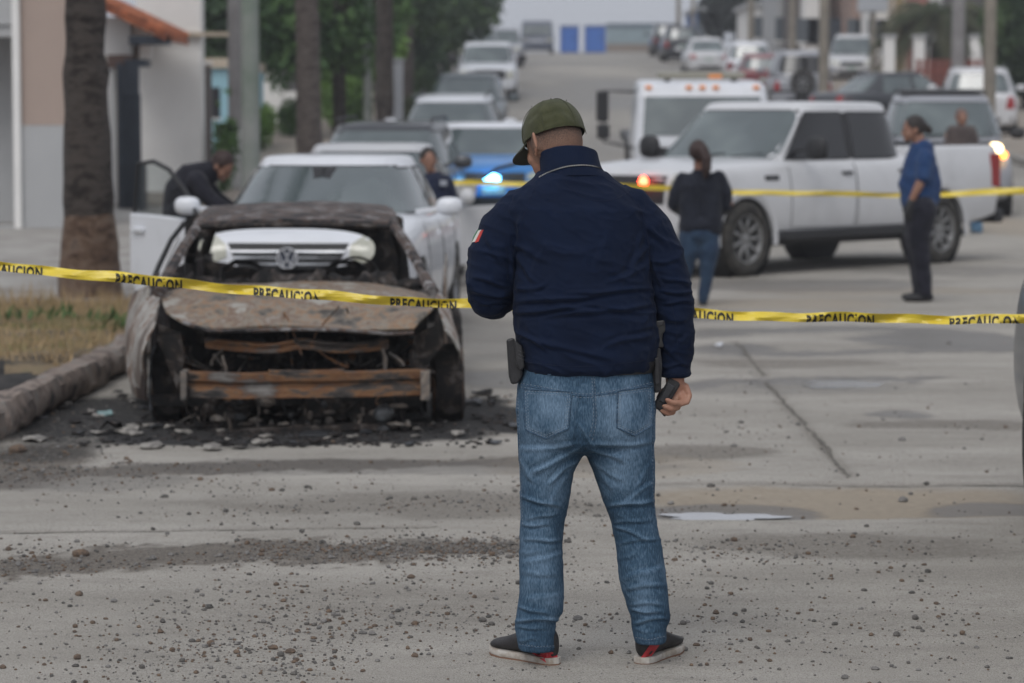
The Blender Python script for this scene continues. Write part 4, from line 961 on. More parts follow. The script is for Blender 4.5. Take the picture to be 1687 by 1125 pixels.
# ================================================================== VEHICLES
def paint(name, col, rough=.32, dirt=.25):
    return M('paint_' + name, col, rough, col2=tuple(c * .78 + .02 for c in col), nscale=1.7, nfac=.5, coat=.5, bump=.0, lo=.5, hi=.8)
P_WHITE = paint('white', (.70, .72, .76)); P_WHITE2 = paint('warm_white', (.60, .605, .62)); P_SILVER = paint('silver', (.30, .31, .34)); P_DARK = paint('charcoal', (.035, .038, .045))
P_BLUEGREY = paint('slate', (.055, .075, .085)); P_RED = paint('red', (.19, .028, .035)); P_BLUE_GLOW = paint('lamp_glow_blue', (.03, .22, .58)); P_GREY = paint('grey', (.09, .095, .10)); P_BLACK = paint('black', (.015, .016, .02))  # the police car's blue is lamp glow put into the paint
GLASS = M('car_glass', (.060, .080, .084), .06, spec=.9, ior=1.6, coat=.3, col2=(.12, .15, .15), nscale=1.1, lo=.42, hi=.68, bump=.15, bscale=1.6, detail=2); GLASS_DARK = M('tinted_glass', (.014, .014, .016), .07, spec=.6)  # car glass: grey-green base and patches hold part of the sky reflection
TRIM = M('black_trim', (.018, .018, .020), .6); PLAST = M('grey_plastic', (.07, .072, .075), .7); BADGE = M('badge_silver', (.62, .63, .66), .35, metal=.2); CHROME = M('chrome', (.62, .63, .65), .18, metal=1)
TYRE = M('tyre_rubber', (.022, .021, .020), .9, col2=(.06, .055, .048), nscale=14, bump=.3, bscale=80); RIM = M('alloy_rim', (.33, .33, .34), .38, metal=.7, col2=(.2, .2, .2), nscale=12); STEEL_RIM = M('steel_rim', (.25, .25, .25), .45, metal=.3)
LAMP = M('headlamp_lens', (.50, .50, .43), .12, coat=.6, col2=(.36, .36, .29), nscale=5); REDL = M('tail_lamp', (.30, .012, .015), .2, coat=.5); AMB = M('amber_lens', (.75, .26, .06), .3, emit=(1, .33, .06), estr=.12); PLATE = M('number_plate', (.55, .55, .53), .5, col2=(.2, .35, .3), nscale=30)

def wheel_mesh(r, w, spokes=5, hole=False):
    """tyre + rim, axis along X, outer face toward +X"""
    R = Matrix.Rotation(PI / 2, 4, 'Y'); t = MB()
    t.lathe([(r * .66, -w / 2), (r * .93, -w / 2), (r, -w * .36), (r, w * .36), (r * .93, w / 2), (r * .66, w / 2), (r * .63, w * .3), (r * .63, -w * .3), (r * .66, -w / 2)], 36, M=R)
    k = MB(); rr = r * .665
    k.lathe([(rr, w * .40), (rr, w * .46), (rr * .93, w * .47), (rr * .90, w * .2), (rr * .90, -w * .4), (rr, -w * .45)], 36, M=R)
    k.lathe([(.001, w * .34), (rr * .2, w * .34), (rr * .26, w * .25), (rr * .3, w * .1)], 24, M=R)
    k.lathe([(.001, -w * .05), (rr * .9, -w * .05)], 24, m=1, M=R)
    for i in range(spokes):
        a = 2 * PI * i / spokes; d = Vector((0, math.cos(a), math.sin(a)))
        k.bar(d * rr * .16 + Vector((w * .27, 0, 0)), d * rr * .94 + Vector((w * .36, 0, 0)), rr * (1.5 / spokes) * .8, w * .12, up=(1, 0, 0))
    return t.mesh('tyre'), k.mesh('rim')
_wc = {}
def wheel(parent, x, y, z, r, w, spokes, name='wheel', steer=0, rimmat=None):
    key = (round(r, 3), round(w, 3), spokes)
    if key not in _wc:
        t, k = wheel_mesh(r, w, spokes); t.materials.append(TYRE); k.materials.append(rimmat or RIM); k.materials.append(TRIM)
        for m_ in (t, k): m_.polygons.foreach_set('use_smooth', [True] * len(m_.polygons))
        _wc[key] = (t, k)
    t, k = _wc[key]; e = empty(name, (x, y, z), (0 if x > 0 else PI) + steer); e.parent = parent
    a = link('tyre', t, None, e); b = link('rim', k, None, e); return e

def super_pt(w, yf, yr, n, x=None, y=None, front=True):
    yc = (yf + yr) / 2; b = (yr - yf) / 2
    if x is not None:
        q = max(0, 1 - min(1, abs(x / w)) ** n) ** (1 / n); return yc - b * q if front else yc + b * q
    q = max(0, 1 - min(1, abs((y - yc) / b)) ** n) ** (1 / n); return w * q

def car(sp, loc, rz, paintm, label, cat='car', group=None, name='parked_car', glass=None, slope=0, doors=True):
    """front of the car faces -Y in its own space"""
    glass = glass or GLASS
    root = empty(name, loc, rz, label, cat, group); root.rotation_euler = (slope, 0, rz); root.rotation_mode = 'ZYX' if False else 'XYZ'
    L, hw, H = sp['L'], sp['W'] / 2, sp['H']; y0 = -L / 2; gz = sp.get('gc', .2)
    deck = sp['deck']            # (y from the nose, z top, half width factor)
    mb = MB(); rings = []
    for y, zt, kf, zb in deck:
        h = hw * kf; m_ = zt - zb
        half = [(0, zb), (h * .80, zb), (h * .95, zb + .05), (h * 1.0, zb + m_ * .32), (h * .995, zb + m_ * .62), (h * .965, zb + m_ * .86), (h * .90, zt - .015), (h * .60, zt + .012), (0, zt + .022)]
        pts = half + [(-x, z) for x, z in half[1:-1][::-1]]
        rings.append([(x, y0 + y, z) for x, z in pts])
    mb.loft(rings); me = mb.mesh('body')
    cut = MB(); r = sp['wr'] + .055
    for wy in (sp['wf'], sp['wb']):
        for s in (-1, 1):
            a = hw - .30; c = hw + .2; cut.lathe([(.0, a), (r, a), (r, c), (0, c)], 28, M=Matrix.Translation((0, y0 + wy, sp['wr'] * .97)) @ Matrix.Rotation(s * PI / 2, 4, 'Y'))
    cme = cut.mesh(); bm = bmesh.new(); bm.from_mesh(cme); bmesh.ops.remove_doubles(bm, verts=bm.verts, dist=1e-4); bmesh.ops.recalc_face_normals(bm, faces=bm.faces); bm.to_mesh(cme); bm.free()
    bm = bmesh.new(); bm.from_mesh(me); bmesh.ops.recalc_face_normals(bm, faces=bm.faces); bm.to_mesh(me); bm.free()
    me = modded(me, [('SUBSURF', dict(levels=2, render_levels=2))])
    bvh = bvh_of(me)
    co_ = bpy.data.objects.new('cut', cme); COL.objects.link(co_)
    try: me = modded(me, [('BOOLEAN', dict(operation='DIFFERENCE', solver='EXACT', object=co_))])
    finally: bpy.data.objects.remove(co_)
    me.name = 'body'; body = link('body', me, paintm, root, True); sharp(body, 40)
    # dark wheel wells
    for wy in (sp['wf'], sp['wb']):
        for s in (-1, 1): ww = MB(); ww.lathe([(0, hw - .292), (r - .004, hw - .292), (r - .004, hw - .03)], 28, M=Matrix.Translation((0, y0 + wy, sp['wr'] * .97)) @ Matrix.Rotation(s * PI / 2, 4, 'Y')); ww.build('wheel_well', TRIM, root, True)
    ub = MB(); ub.box((-hw * .72, y0 + .35, gz - .05), (hw * .72, y0 + L - .35, gz + .03)); ub.build('underbody', TRIM, root)
    # cabin
    n = sp.get('n', 5.0); zb, zr = sp['belt'], H; wb_, wt_ = hw * sp.get('cb', .93), hw * sp.get('ct', .70)
    (fb, ft), (rt, rb) = sp['ws'], sp['rw']
    def lv(v):
        k = max(v, 0) ** 1.15; return wb_ + (wt_ - wb_) * k, y0 + fb + (ft - fb) * v, y0 + rb + (rt - rb) * v, zb + (zr - .05 - zb) * v
    mb = MB(); rings = []; N_ = 48
    def rg(w, yf, yr, z, crown=0):
        yc = (yf + yr) / 2; b = (yr - yf) / 2; out = []
        for k in range(N_):
            a = 2 * PI * k / N_; c, s = math.cos(a), math.sin(a); out.append((w * abs(c) ** (2 / n) * (1 if c > 0 else -1), yc + b * abs(s) ** (2 / n) * (1 if s > 0 else -1), z))
        return out
    for v in (-.06, 0, .2, .4, .6, .8, .93, 1.0): w_, yf, yr, z = lv(v); rings.append(rg(w_, yf, yr, z))
    w_, yf, yr, z = lv(1)
    for q, dz in ((.975, .022), (.93, .036), (.82, .046), (.5, .052), (.1, .053)): rings.append(rg(w_ * q, (yf + yr) / 2 + (yf - (yf + yr) / 2) * q, (yf + yr) / 2 + (yr - (yf + yr) / 2) * q, z + dz))
    mb.loft(rings); mb.build('cabin', sp.get('cabpaint') or paintm, root, True)
    def face_patch(front, x0, x1, v0, v1, off, nx=14, nv=7, rnd=.0):
        m_ = MB(); vs = []
        for j in range(nv + 1):
            v = v0 + (v1 - v0) * j / nv; w, yf, yr, z = lv(v); 
            e = 1 - rnd * (2 * abs(j / nv - .5)) ** 6
            for i in range(nx + 1):
                f = x0 + (x1 - x0) * i / nx; x = w * f * e; y = super_pt(w, yf, yr, n, x=x, front=front); vs.append((x, y - off * (1 if front else -1), z + off * .5))
        m_.add(vs, [(j * (nx + 1) + i, j * (nx + 1) + i + 1, (j + 1) * (nx + 1) + i + 1, (j + 1) * (nx + 1) + i) for j in range(nv) for i in range(nx)]); return m_
    def side_patch(s, ya0, yb0, ya1, yb1, v0, v1, off, ny=12, nv=5):
        m_ = MB(); vs = []
        for j in range(nv + 1):
            f = j / nv; v = v0 + (v1 - v0) * f; w, yf, yr, z = lv(v)
            for i in range(ny + 1):
                g = i / ny; y = y0 + (ya0 + (ya1 - ya0) * f) * (1 - g) + (yb0 + (yb1 - yb0) * f) * g; vs.append((s * (super_pt(w, yf, yr, n, y=y) + off), y, z))
        m_.add(vs, [(j * (ny + 1) + i, j * (ny + 1) + i + 1, (j + 1) * (ny + 1) + i + 1, (j + 1) * (ny + 1) + i) for j in range(nv) for i in range(ny)]); return m_
    face_patch(True, -.93, .93, .02, .93, .003, rnd=.06).build('windshield_seal', TRIM, root, True)
    ws = face_patch(True, -.90, .90, .05, .90, .007, rnd=.06).build('windshield', GLASS, root, True)
    rv0, rv1 = sp.get('rwv', (.15, .88))
    face_patch(False, -.86, .86, rv0 - .03, rv1 + .03, .003, rnd=.06).build('rear_window_seal', TRIM, root, True)
    face_patch(False, -.82, .82, rv0, rv1, .007, rnd=.06).build('rear_window', sp.get('rglass', glass), root, True)
    wp = MB()
    for s in (-.45, .1):
        w, yf, yr, z = lv(.06); w2, yf2, _, z2 = lv(.16); wp.bar((w * s, super_pt(w, yf, yr, n, x=w * s) - .02, z + .01), (w * (s + .62), super_pt(w2, yf2, yr, n, x=w * (s + .62)) - .02, z2), .014, .012)
    wp.build('wiper', TRIM, root)
    for s in (-1, 1):
        for (a0, b0, a1, b1) in sp['sw']:
            side_patch(s, a0 - .03, b0 + .03, a1 - .02, b1 + .02, .04, .90, .002).build('window_seal', TRIM, root, True)
            side_patch(s, a0, b0, a1, b1, .08, .86, .006).build('side_window', sp.get('sglass', glass), root, True)
    if sp.get('bpil'):
        for s in (-1, 1): side_patch(s, sp['bpil'][0], sp['bpil'][1], sp['bpil'][0] + .02, sp['bpil'][1], .06, .88, .005).build('door_pillar', TRIM, root, True)
    # projections on the body
    fax = lambda x, z: (Vector((x, y0 - 1, z)), Vector((0, 1, 0))); rax = lambda x, z: (Vector((x, y0 + L + 1, z)), Vector((0, -1, 0)))
    def sax(s): return lambda y, z: (Vector((s * (hw + 1), y0 + y, z)), Vector((-s, 0, 0)))
    for nm, poly, mat in sp.get('front', []):
        P_ = [poly] if not isinstance(poly[0][0], (list, tuple)) else poly
        for p in P_: drape(bvh, p, fax, .006, 2, .02).build(nm, mat, root, True)
    for nm, poly, mat in sp.get('frontpair', []):
        for s in (-1, 1): drape(bvh, [(s * x, z) for x, z in poly], fax, .007, 2, .02).build(nm, mat, root, True)
    for nm, poly, mat in sp.get('rear', []): drape(bvh, poly, rax, .006, 2, .02).build(nm, mat, root, True)
    for nm, poly, mat in sp.get('rearpair', []):
        for s in (-1, 1): drape(bvh, [(s * x, z) for x, z in poly], rax, .008, 2, .02).build(nm, mat, root, True)
    if doors:
        for s in (-1, 1):
            for ln in sp.get('seams', []): 
                g = cord(bvh, ln, sax(s), .012, -.001, .05)
                if g.v: g.build('door_seam', TRIM, root, True)
            for y, z in sp.get('handles', []):
                drape(bvh, [(y - .09, z - .018), (y + .09, z - .018), (y + .09, z + .018), (y - .09, z + .018)], sax(s), .022, 1, .02).build('door_handle', sp.get('hmat', paintm), root, True)
            if sp.get('cladding'):
                zz = sp['cladding']; a, b_ = sp['wf'] + r + .02, sp['wb'] - r - .02
                drape(bvh, [(a, gz + .02), (b_, gz + .02), (b_, zz), (a, zz)], sax(s), .010, 3, .02).build('sill_cladding', TRIM, root, True)
    # mirrors
    my, mz = sp.get('mir', (fb + .28, zb + .08)); ms = sp.get('msz', (.12, .07, .085))
    for s in (-1, 1):
        m_ = MB(); m_.bar((s * wb_ * .96, y0 + my, mz - .04), (s * (hw + .06), y0 + my, mz - .01), .05, .03); m_.ell((s * (hw + .02 + ms[0]), y0 + my, mz), ms, 16, 10, fn=lambda p: Vector((math.copysign(abs(p.x) ** .7, p.x), p.y, math.copysign(abs(p.z) ** .75, p.z))))
        m_.build('mirror', sp.get('mirmat') or paintm, root, True)
    for wy in (sp['wf'], sp['wb']):
        for s in (-1, 1): wheel(root, s * (hw - .125), y0 + wy, sp['wr'], sp['wr'], sp.get('ww', .21), sp.get('spk', 5), rimmat=sp.get('rim'))
    if sp.get('rack'):
        for s in (-1, 1): m_ = MB(); m_.tube([(s * wt_ * .92, y0 + ft + .15, H + .01), (s * wt_ * .92, y0 + ft + .25, H + .055), (s * wt_ * .92, y0 + rt - .25, H + .055), (s * wt_ * .92, y0 + rt - .1, H + .01)], .017, 8); m_.build('roof_rail', TRIM, root, True)
    root['_y0'] = y0
    return root, bvh, lv, y0

SEDAN = dict(L=4.55, W=1.78, H=1.46, belt=.90, wr=.315, wf=.90, wb=3.48, gc=.17, ws=(1.12, 1.86), rw=(3.22, 3.98), cb=.90, ct=.66,
    deck=[(.0, .58, .70, .30), (.06, .66, .84, .21), (.3, .78, .94, .19), (.7, .87, .98, .18), (1.2, .93, 1, .18), (2.2, .94, 1, .18), (3.3, .97, 1, .18), (3.9, .99, .98, .18), (4.3, .98, .94, .22), (4.49, .93, .88, .28), (4.55, .80, .80, .34)],
    sw=[(1.32, 2.28, 1.86, 2.30), (2.38, 3.30, 2.40, 3.16)],
    seams=[[(1.30, .90), (1.32, .40), (1.45, .26), (2.30, .26), (2.34, .93)], [(2.34, .93), (2.36, .26), (3.05, .26), (3.2, .5), (3.42, .93)]], handles=[(2.15, .80), (3.2, .82)],
    frontpair=[('headlight', [(.44, .60), (.74, .62), (.80, .70), (.78, .76), (.60, .75), (.46, .68)], LAMP)],
    front=[('grille', [(-.42, .58), (.42, .58), (.42, .68), (-.42, .68)], TRIM), ('bumper_intake', [(-.55, .30), (.55, .30), (.58, .42), (-.58, .42)], TRIM), ('number_plate', [(-.16, .44), (.16, .44), (.16, .54), (-.16, .54)], PLATE)],
    rearpair=[('tail_light', [(.50, .72), (.80, .72), (.80, .90), (.52, .88)], REDL)], rear=[('number_plate', [(-.16, .62), (.16, .62), (.16, .72), (-.16, .72)], PLATE), ('bumper_strip', [(-.75, .34), (.75, .34), (.75, .44), (-.75, .44)], TRIM)])
SUV = dict(L=4.5, W=1.84, H=1.66, belt=1.04, wr=.35, wf=.88, wb=3.52, gc=.22, ws=(1.08, 1.72), rw=(4.05, 4.36), cb=.93, ct=.72, rack=True, cladding=.40,
    deck=[(.0, .72, .74, .36), (.06, .84, .86, .27), (.3, .97, .95, .24), (.7, 1.02, .98, .23), (1.2, 1.07, 1, .23), (2.2, 1.08, 1, .23), (3.5, 1.10, 1, .23), (4.2, 1.10, .97, .25), (4.44, 1.08, .92, .30), (4.5, .95, .84, .38)],
    sw=[(1.22, 2.15, 1.72, 2.18), (2.25, 3.15, 2.27, 3.10), (3.28, 3.98, 3.24, 3.76)],
    seams=[[(1.25, 1.02), (1.28, .5), (1.4, .34), (2.2, .34), (2.22, 1.05)], [(2.22, 1.05), (2.24, .34), (3.0, .34), (3.15, .6), (3.22, 1.05)]], handles=[(2.05, .92), (3.05, .94)],
    frontpair=[('headlight', [(.46, .74), (.78, .78), (.82, .90), (.62, .88), (.46, .82)], LAMP), ('fog_lamp', [(.58, .42), (.72, .42), (.72, .50), (.58, .50)], PLAST)],
    front=[('grille', [(-.42, .68), (.42, .68), (.44, .84), (-.44, .84)], TRIM), ('bumper_intake', [(-.5, .34), (.5, .34), (.54, .52), (-.54, .52)], TRIM), ('number_plate', [(-.16, .55), (.16, .55), (.16, .66), (-.16, .66)], PLATE)],
    rwv=(.12, .84), rearpair=[('tail_light', [(.62, .70), (.86, .72), (.86, 1.02), (.68, 1.0)], REDL)], rear=[('number_plate', [(-.16, .70), (.16, .70), (.16, .82), (-.16, .82)], PLATE), ('bumper_strip', [(-.78, .32), (.78, .32), (.78, .50), (-.78, .50)], TRIM)])
PICK = dict(L=5.89, W=2.03, H=1.87, belt=1.20, bpil=(2.84, 3.06), wr=.40, wf=.95, wb=4.63, gc=.34, ws=(1.55, 2.28), rw=(3.98, 4.14), cb=.90, ct=.74, n=6.5, spk=9, ww=.26, hmat=TRIM, mirmat=TRIM, msz=(.14, .07, .13), mir=(1.95, 1.36), rim=STEEL_RIM, sglass=GLASS_DARK,
    deck=[(.0, .96, .80, .50), (.05, 1.12, .92, .40), (.3, 1.18, .97, .36), (.9, 1.22, .99, .34), (1.6, 1.25, 1, .34), (2.8, 1.26, 1, .34), (4.16, 1.27, 1, .34), (4.24, 1.27, 1, .34)],
    sw=[(1.80, 2.88, 2.34, 2.90), (3.02, 3.96, 3.04, 3.86)],
    seams=[[(1.72, 1.2), (1.74, .50), (2.92, .48), (2.95, 1.24)], [(2.95, 1.24), (2.97, .48), (3.9, .48), (4.05, .8), (4.08, 1.24)]], handles=[(2.78, 1.08), (3.88, 1.09)],
    frontpair=[('headlight', [(.66, .80), (.92, .80), (.93, 1.10), (.70, 1.10)], LAMP)],
    front=[('grille', [(-.62, .78), (.62, .78), (.64, 1.08), (-.64, 1.08)], TRIM), ('bumper', [(-.9, .46), (.9, .46), (.92, .66), (-.92, .66)], TRIM), ('number_plate', [(-.16, .56), (.16, .56), (.16, .68), (-.16, .68)], PLATE)])

def pickup(loc, rz, pm, label, name='pickup_truck', group=None, slope=0, **kw):
    sp = dict(PICK); sp.update(kw); sp['bedded'] = 1
    root, bvh, lv, y0 = car(dict(sp, wb=4.63), loc, rz, pm, label, 'pickup truck', group, name, slope=slope)
    # load bed: outer sides with flared arches, open top, tailgate
    hw = sp['W'] / 2; bm_ = MB(); rings = []
    for y, k, zb in ((4.29, 1.0, .42), (4.4, 1.0, .40), (5.0, 1.0, .40), (5.6, 1.0, .46), (5.84, .985, .50)):
        h = hw * k; half = [(0, zb), (h * .8, zb), (h * .96, zb + .05), (h * 1.0, zb + .3), (h * .995, zb + .6), (h * .97, 1.30), (h * .93, 1.37), (h * .88, 1.36), (h * .86, .86), (0, .85)]
        rings.append([(x, y0 + y, z) for x, z in half + [(-x, z) for x, z in half[1:-1][::-1]]])
    bm_.loft(rings); me = bm_.mesh(); b = bmesh.new(); b.from_mesh(me); bmesh.ops.recalc_face_normals(b, faces=b.faces); b.to_mesh(me); b.free()
    cut = MB(); r = sp['wr'] + .075
    for s in (-1, 1): cut.lathe([(.0, hw - .30), (r, hw - .30), (r, hw + .2), (0, hw + .2)], 28, M=Matrix.Translation((0, y0 + 4.63, sp['wr'])) @ Matrix.Rotation(s * PI / 2, 4, 'Y'))
    cme = cut.mesh(); b = bmesh.new(); b.from_mesh(cme); bmesh.ops.remove_doubles(b, verts=b.verts, dist=1e-4); bmesh.ops.recalc_face_normals(b, faces=b.faces); b.to_mesh(cme); b.free()
    co_ = bpy.data.objects.new('cut', cme); COL.objects.link(co_)
    me = modded(me, [('BEVEL', dict(width=.02, segments=2, limit_method='ANGLE')), ('BOOLEAN', dict(operation='DIFFERENCE', solver='EXACT', object=co_))]); bpy.data.objects.remove(co_)
    o = link('load_bed', me, pm, root, True); sharp(o, 40)
    tg = MB(); tg.box((-hw * .82, y0 + 5.845, .62), (hw * .82, y0 + 5.89, 1.34)); tg.build('tailgate', pm, root, bevel=.012)
    rb = MB(); rb.box((-hw * .95, y0 + 5.85, .44), (hw * .95, y0 + 6.02, .60)); rb.build('rear_bumper', CHROME if pm is P_WHITE else TRIM, root, bevel=.03)
    for s in (-1, 1):
        t = MB(); t.box((s * hw * .995 if s < 0 else hw * .86, y0 + 5.66, .86), (-hw * .86 if s < 0 else hw * .995 , y0 + 5.87, 1.27)); t.build('tail_light', REDL, root, bevel=.02)
        f = MB(); f.lathe([(r - .01, 0), (r + .05, .0), (r + .045, .022), (r - .005, .012)], 24, a0=-.15, a1=PI + .15, M=Matrix.Translation((s * (hw - .008), y0 + 4.63, sp['wr'])) @ Matrix(((0, 0, s, 0), (1, 0, 0, 0), (0, 1, 0, 0), (0, 0, 0, 1))))
        f.build('fender_flare', pm, root, True)
        f = MB(); f.lathe([(r - .02, 0), (r + .05, .0), (r + .045, .022), (r - .005, .012)], 24, a0=-.15, a1=PI + .15, M=Matrix.Translation((s * (hw - .016), y0 + sp['wf'], sp['wr'])) @ Matrix(((0, 0, s, 0), (1, 0, 0, 0), (0, 1, 0, 0), (0, 0, 0, 1))))
        f.build('fender_flare', pm, root, True)
    sb = MB(); sb.box((-hw * .99, y0 + 1.5, .36), (hw * .99, y0 + 4.0, .47)); sb.build('running_board', TRIM, root, bevel=.02)
    return root, bvh, lv, y0

def at(px, Y, dz=0): return Vector(((px - 843.5) / F * Y, Y, GZ(Y) + dz))
def open_door(root, hinge, ang, L, zb, zt, pm, side, glassm, name='open_door', mirror=True, fr=None, inner=1):
    """a front door swung open; hinge local, ang direction of the door from the hinge (local), the frame follows the windscreen pillar"""
    e = empty(name, hinge, ang); e.parent = root
    m_ = MB(); prof = [(0, zb), (0, zb + .12), (0, zt - .02), (L * .5, zt), (L, zt + .01), (L, zb + .2), (L - .1, zb)]
    th = .07; m_.loft([[(x, -th / 2, z) for x, z in prof], [(x, th / 2, z) for x, z in prof]]); m_.build('door_skin', pm, e, bevel=.015)
    f = MB(); top = fr or [(.02, zt - .02), (.25, zt + .20), (.50, zt + .36), (.75, zt + .42), (L - .10, zt + .40), (L - .02, zt)]
    f.tube([(x, 0, z) for x, z in top], .018, 8); f.build('window_frame', TRIM, e, True)
    gl = MB(); P_ = [(x, z - .01) for x, z in top]; gl.loft([[(x, -.003, z) for x, z in P_], [(x, .003, z) for x, z in P_]])
    gm = M('door_glass', (.8, .85, .85), .03, trans=1, ior=1.1, spec=.5); gl.build('window', gm, e)
    ya, yb_ = (th / 2 + .001, th / 2 + .012) if inner > 0 else (-th / 2 - .012, -th / 2 - .001); lin = MB(); lin.box((.05, ya, zb + .08), (L - .08, yb_, zt - .06)); lin.build('door_card', PLAST, e, bevel=.008)
    h = MB(); h.box((L - .26, (-th / 2 - .03 if inner > 0 else th / 2 + .001), zt - .14), (L - .08, (-th / 2 - .001 if inner > 0 else th / 2 + .03), zt - .10)); h.build('handle', pm, e, bevel=.008)
    if mirror:
        q = MB(); q.ell((.12, side * .20, zt + .09), (.075, .115, .085), 16, 10); q.bar((.08, 0, zt + .02), (.12, side * .16, zt + .07), .05, .03); q.build('mirror', pm, e, True)
    return e

# ---------------------------------------------------------------- white saloon parked behind the burnt car
def saloon():
    ang = math.radians(-4.5); Y0 = 20.25; L = 4.55; X0 = -1.60
    c = Vector((X0 + math.sin(-ang) * L / 2, Y0 + math.cos(ang) * L / 2, 0))
    sp = dict(SEDAN); sp['front'] = [('bumper_intake', [(-.55, .28), (.55, .28), (.58, .40), (-.58, .40)], TRIM), ('number_plate', [(-.16, .41), (.16, .41), (.16, .51), (-.16, .51)], PLATE),
        ('grille', [(-.34, .60), (.34, .60), (.44, .80), (-.44, .80)], TRIM)]
    sp['frontpair'] = [('headlight', [(.44, .70), (.52, .665), (.66, .66), (.76, .70), (.80, .78), (.77, .845), (.66, .865), (.53, .85), (.45, .79)], LAMP)]
    sp['deck'] = [(.0, .70, .72, .30), (.05, .82, .84, .21), (.22, .895, .93, .19), (.7, .95, .98, .18), (1.2, .985, 1, .18)] + SEDAN['deck'][5:]; sp.update(H=1.40, n=3.2, cb=.88, belt=.94, ws=(1.10, 2.0), rw=(3.3, 4.05))
    sp['mir'] = (1.5, 1.02); sp['msz'] = (.10, .06, .07)
    sp['ct'] = .66
    root, bvh, lv, y0 = car(sp, c, ang, P_WHITE, 'white saloon car nose to tail behind the burnt car, its kerbside door open', 'car', None, 'saloon_car')
    fax = lambda x, z: (Vector((x, y0 - 1, z)), Vector((0, 1, 0)))
    for k in range(3):
        z = .645 + k * .045; w = .345 + .033 * k
        drape(bvh, [(-w, z), (w, z), (w + .01, z + .016), (-w - .01, z + .016)], fax, .016, 3, .02).build('grille_bar', CHROME, root, True)
    # round emblem with the two stacked letters
    cz = .695; fy = (bvh.ray_cast(Vector((.0, y0 - 1, cz)), Vector((0, 1, 0)))[0]).y - .026
    b = empty('emblem', (0, fy, cz)); b.parent = root; R = Matrix.Rotation(PI / 2, 4, 'X')
    m_ = MB(); m_.lathe([(.066, -.012), (.066, .010), (.076, .012), (.078, .004), (.078, -.012)], 32, M=R); m_.build('emblem_ring', BADGE, b, True)
    m_ = MB(); m_.lathe([(.0001, -.004), (.068, -.004), (.068, -.012)], 32, M=R); m_.build('emblem_field', M('emblem_dark', (.05, .06, .09), .4), b)
    m_ = MB()
    for pts in ([(-.026, .060), (-.0, .008), (.026, .060)], [(-.058, .030), (-.028, -.052), (.0, -.002), (.028, -.052), (.058, .030)]):
        for p, q in zip(pts[:-1], pts[1:]): m_.bar((p[0], -.006, p[1]), (q[0], -.006, q[1]), .010, .014, up=(0, 1, 0))
    m_.build('emblem_letters', BADGE, b)
    open_door(root, (-.88, y0 + 1.38, 0), math.radians(180 - 50), 1.10, .28, .93, P_WHITE, -1, GLASS, mirror=False, inner=-1)
    return root
saloon()

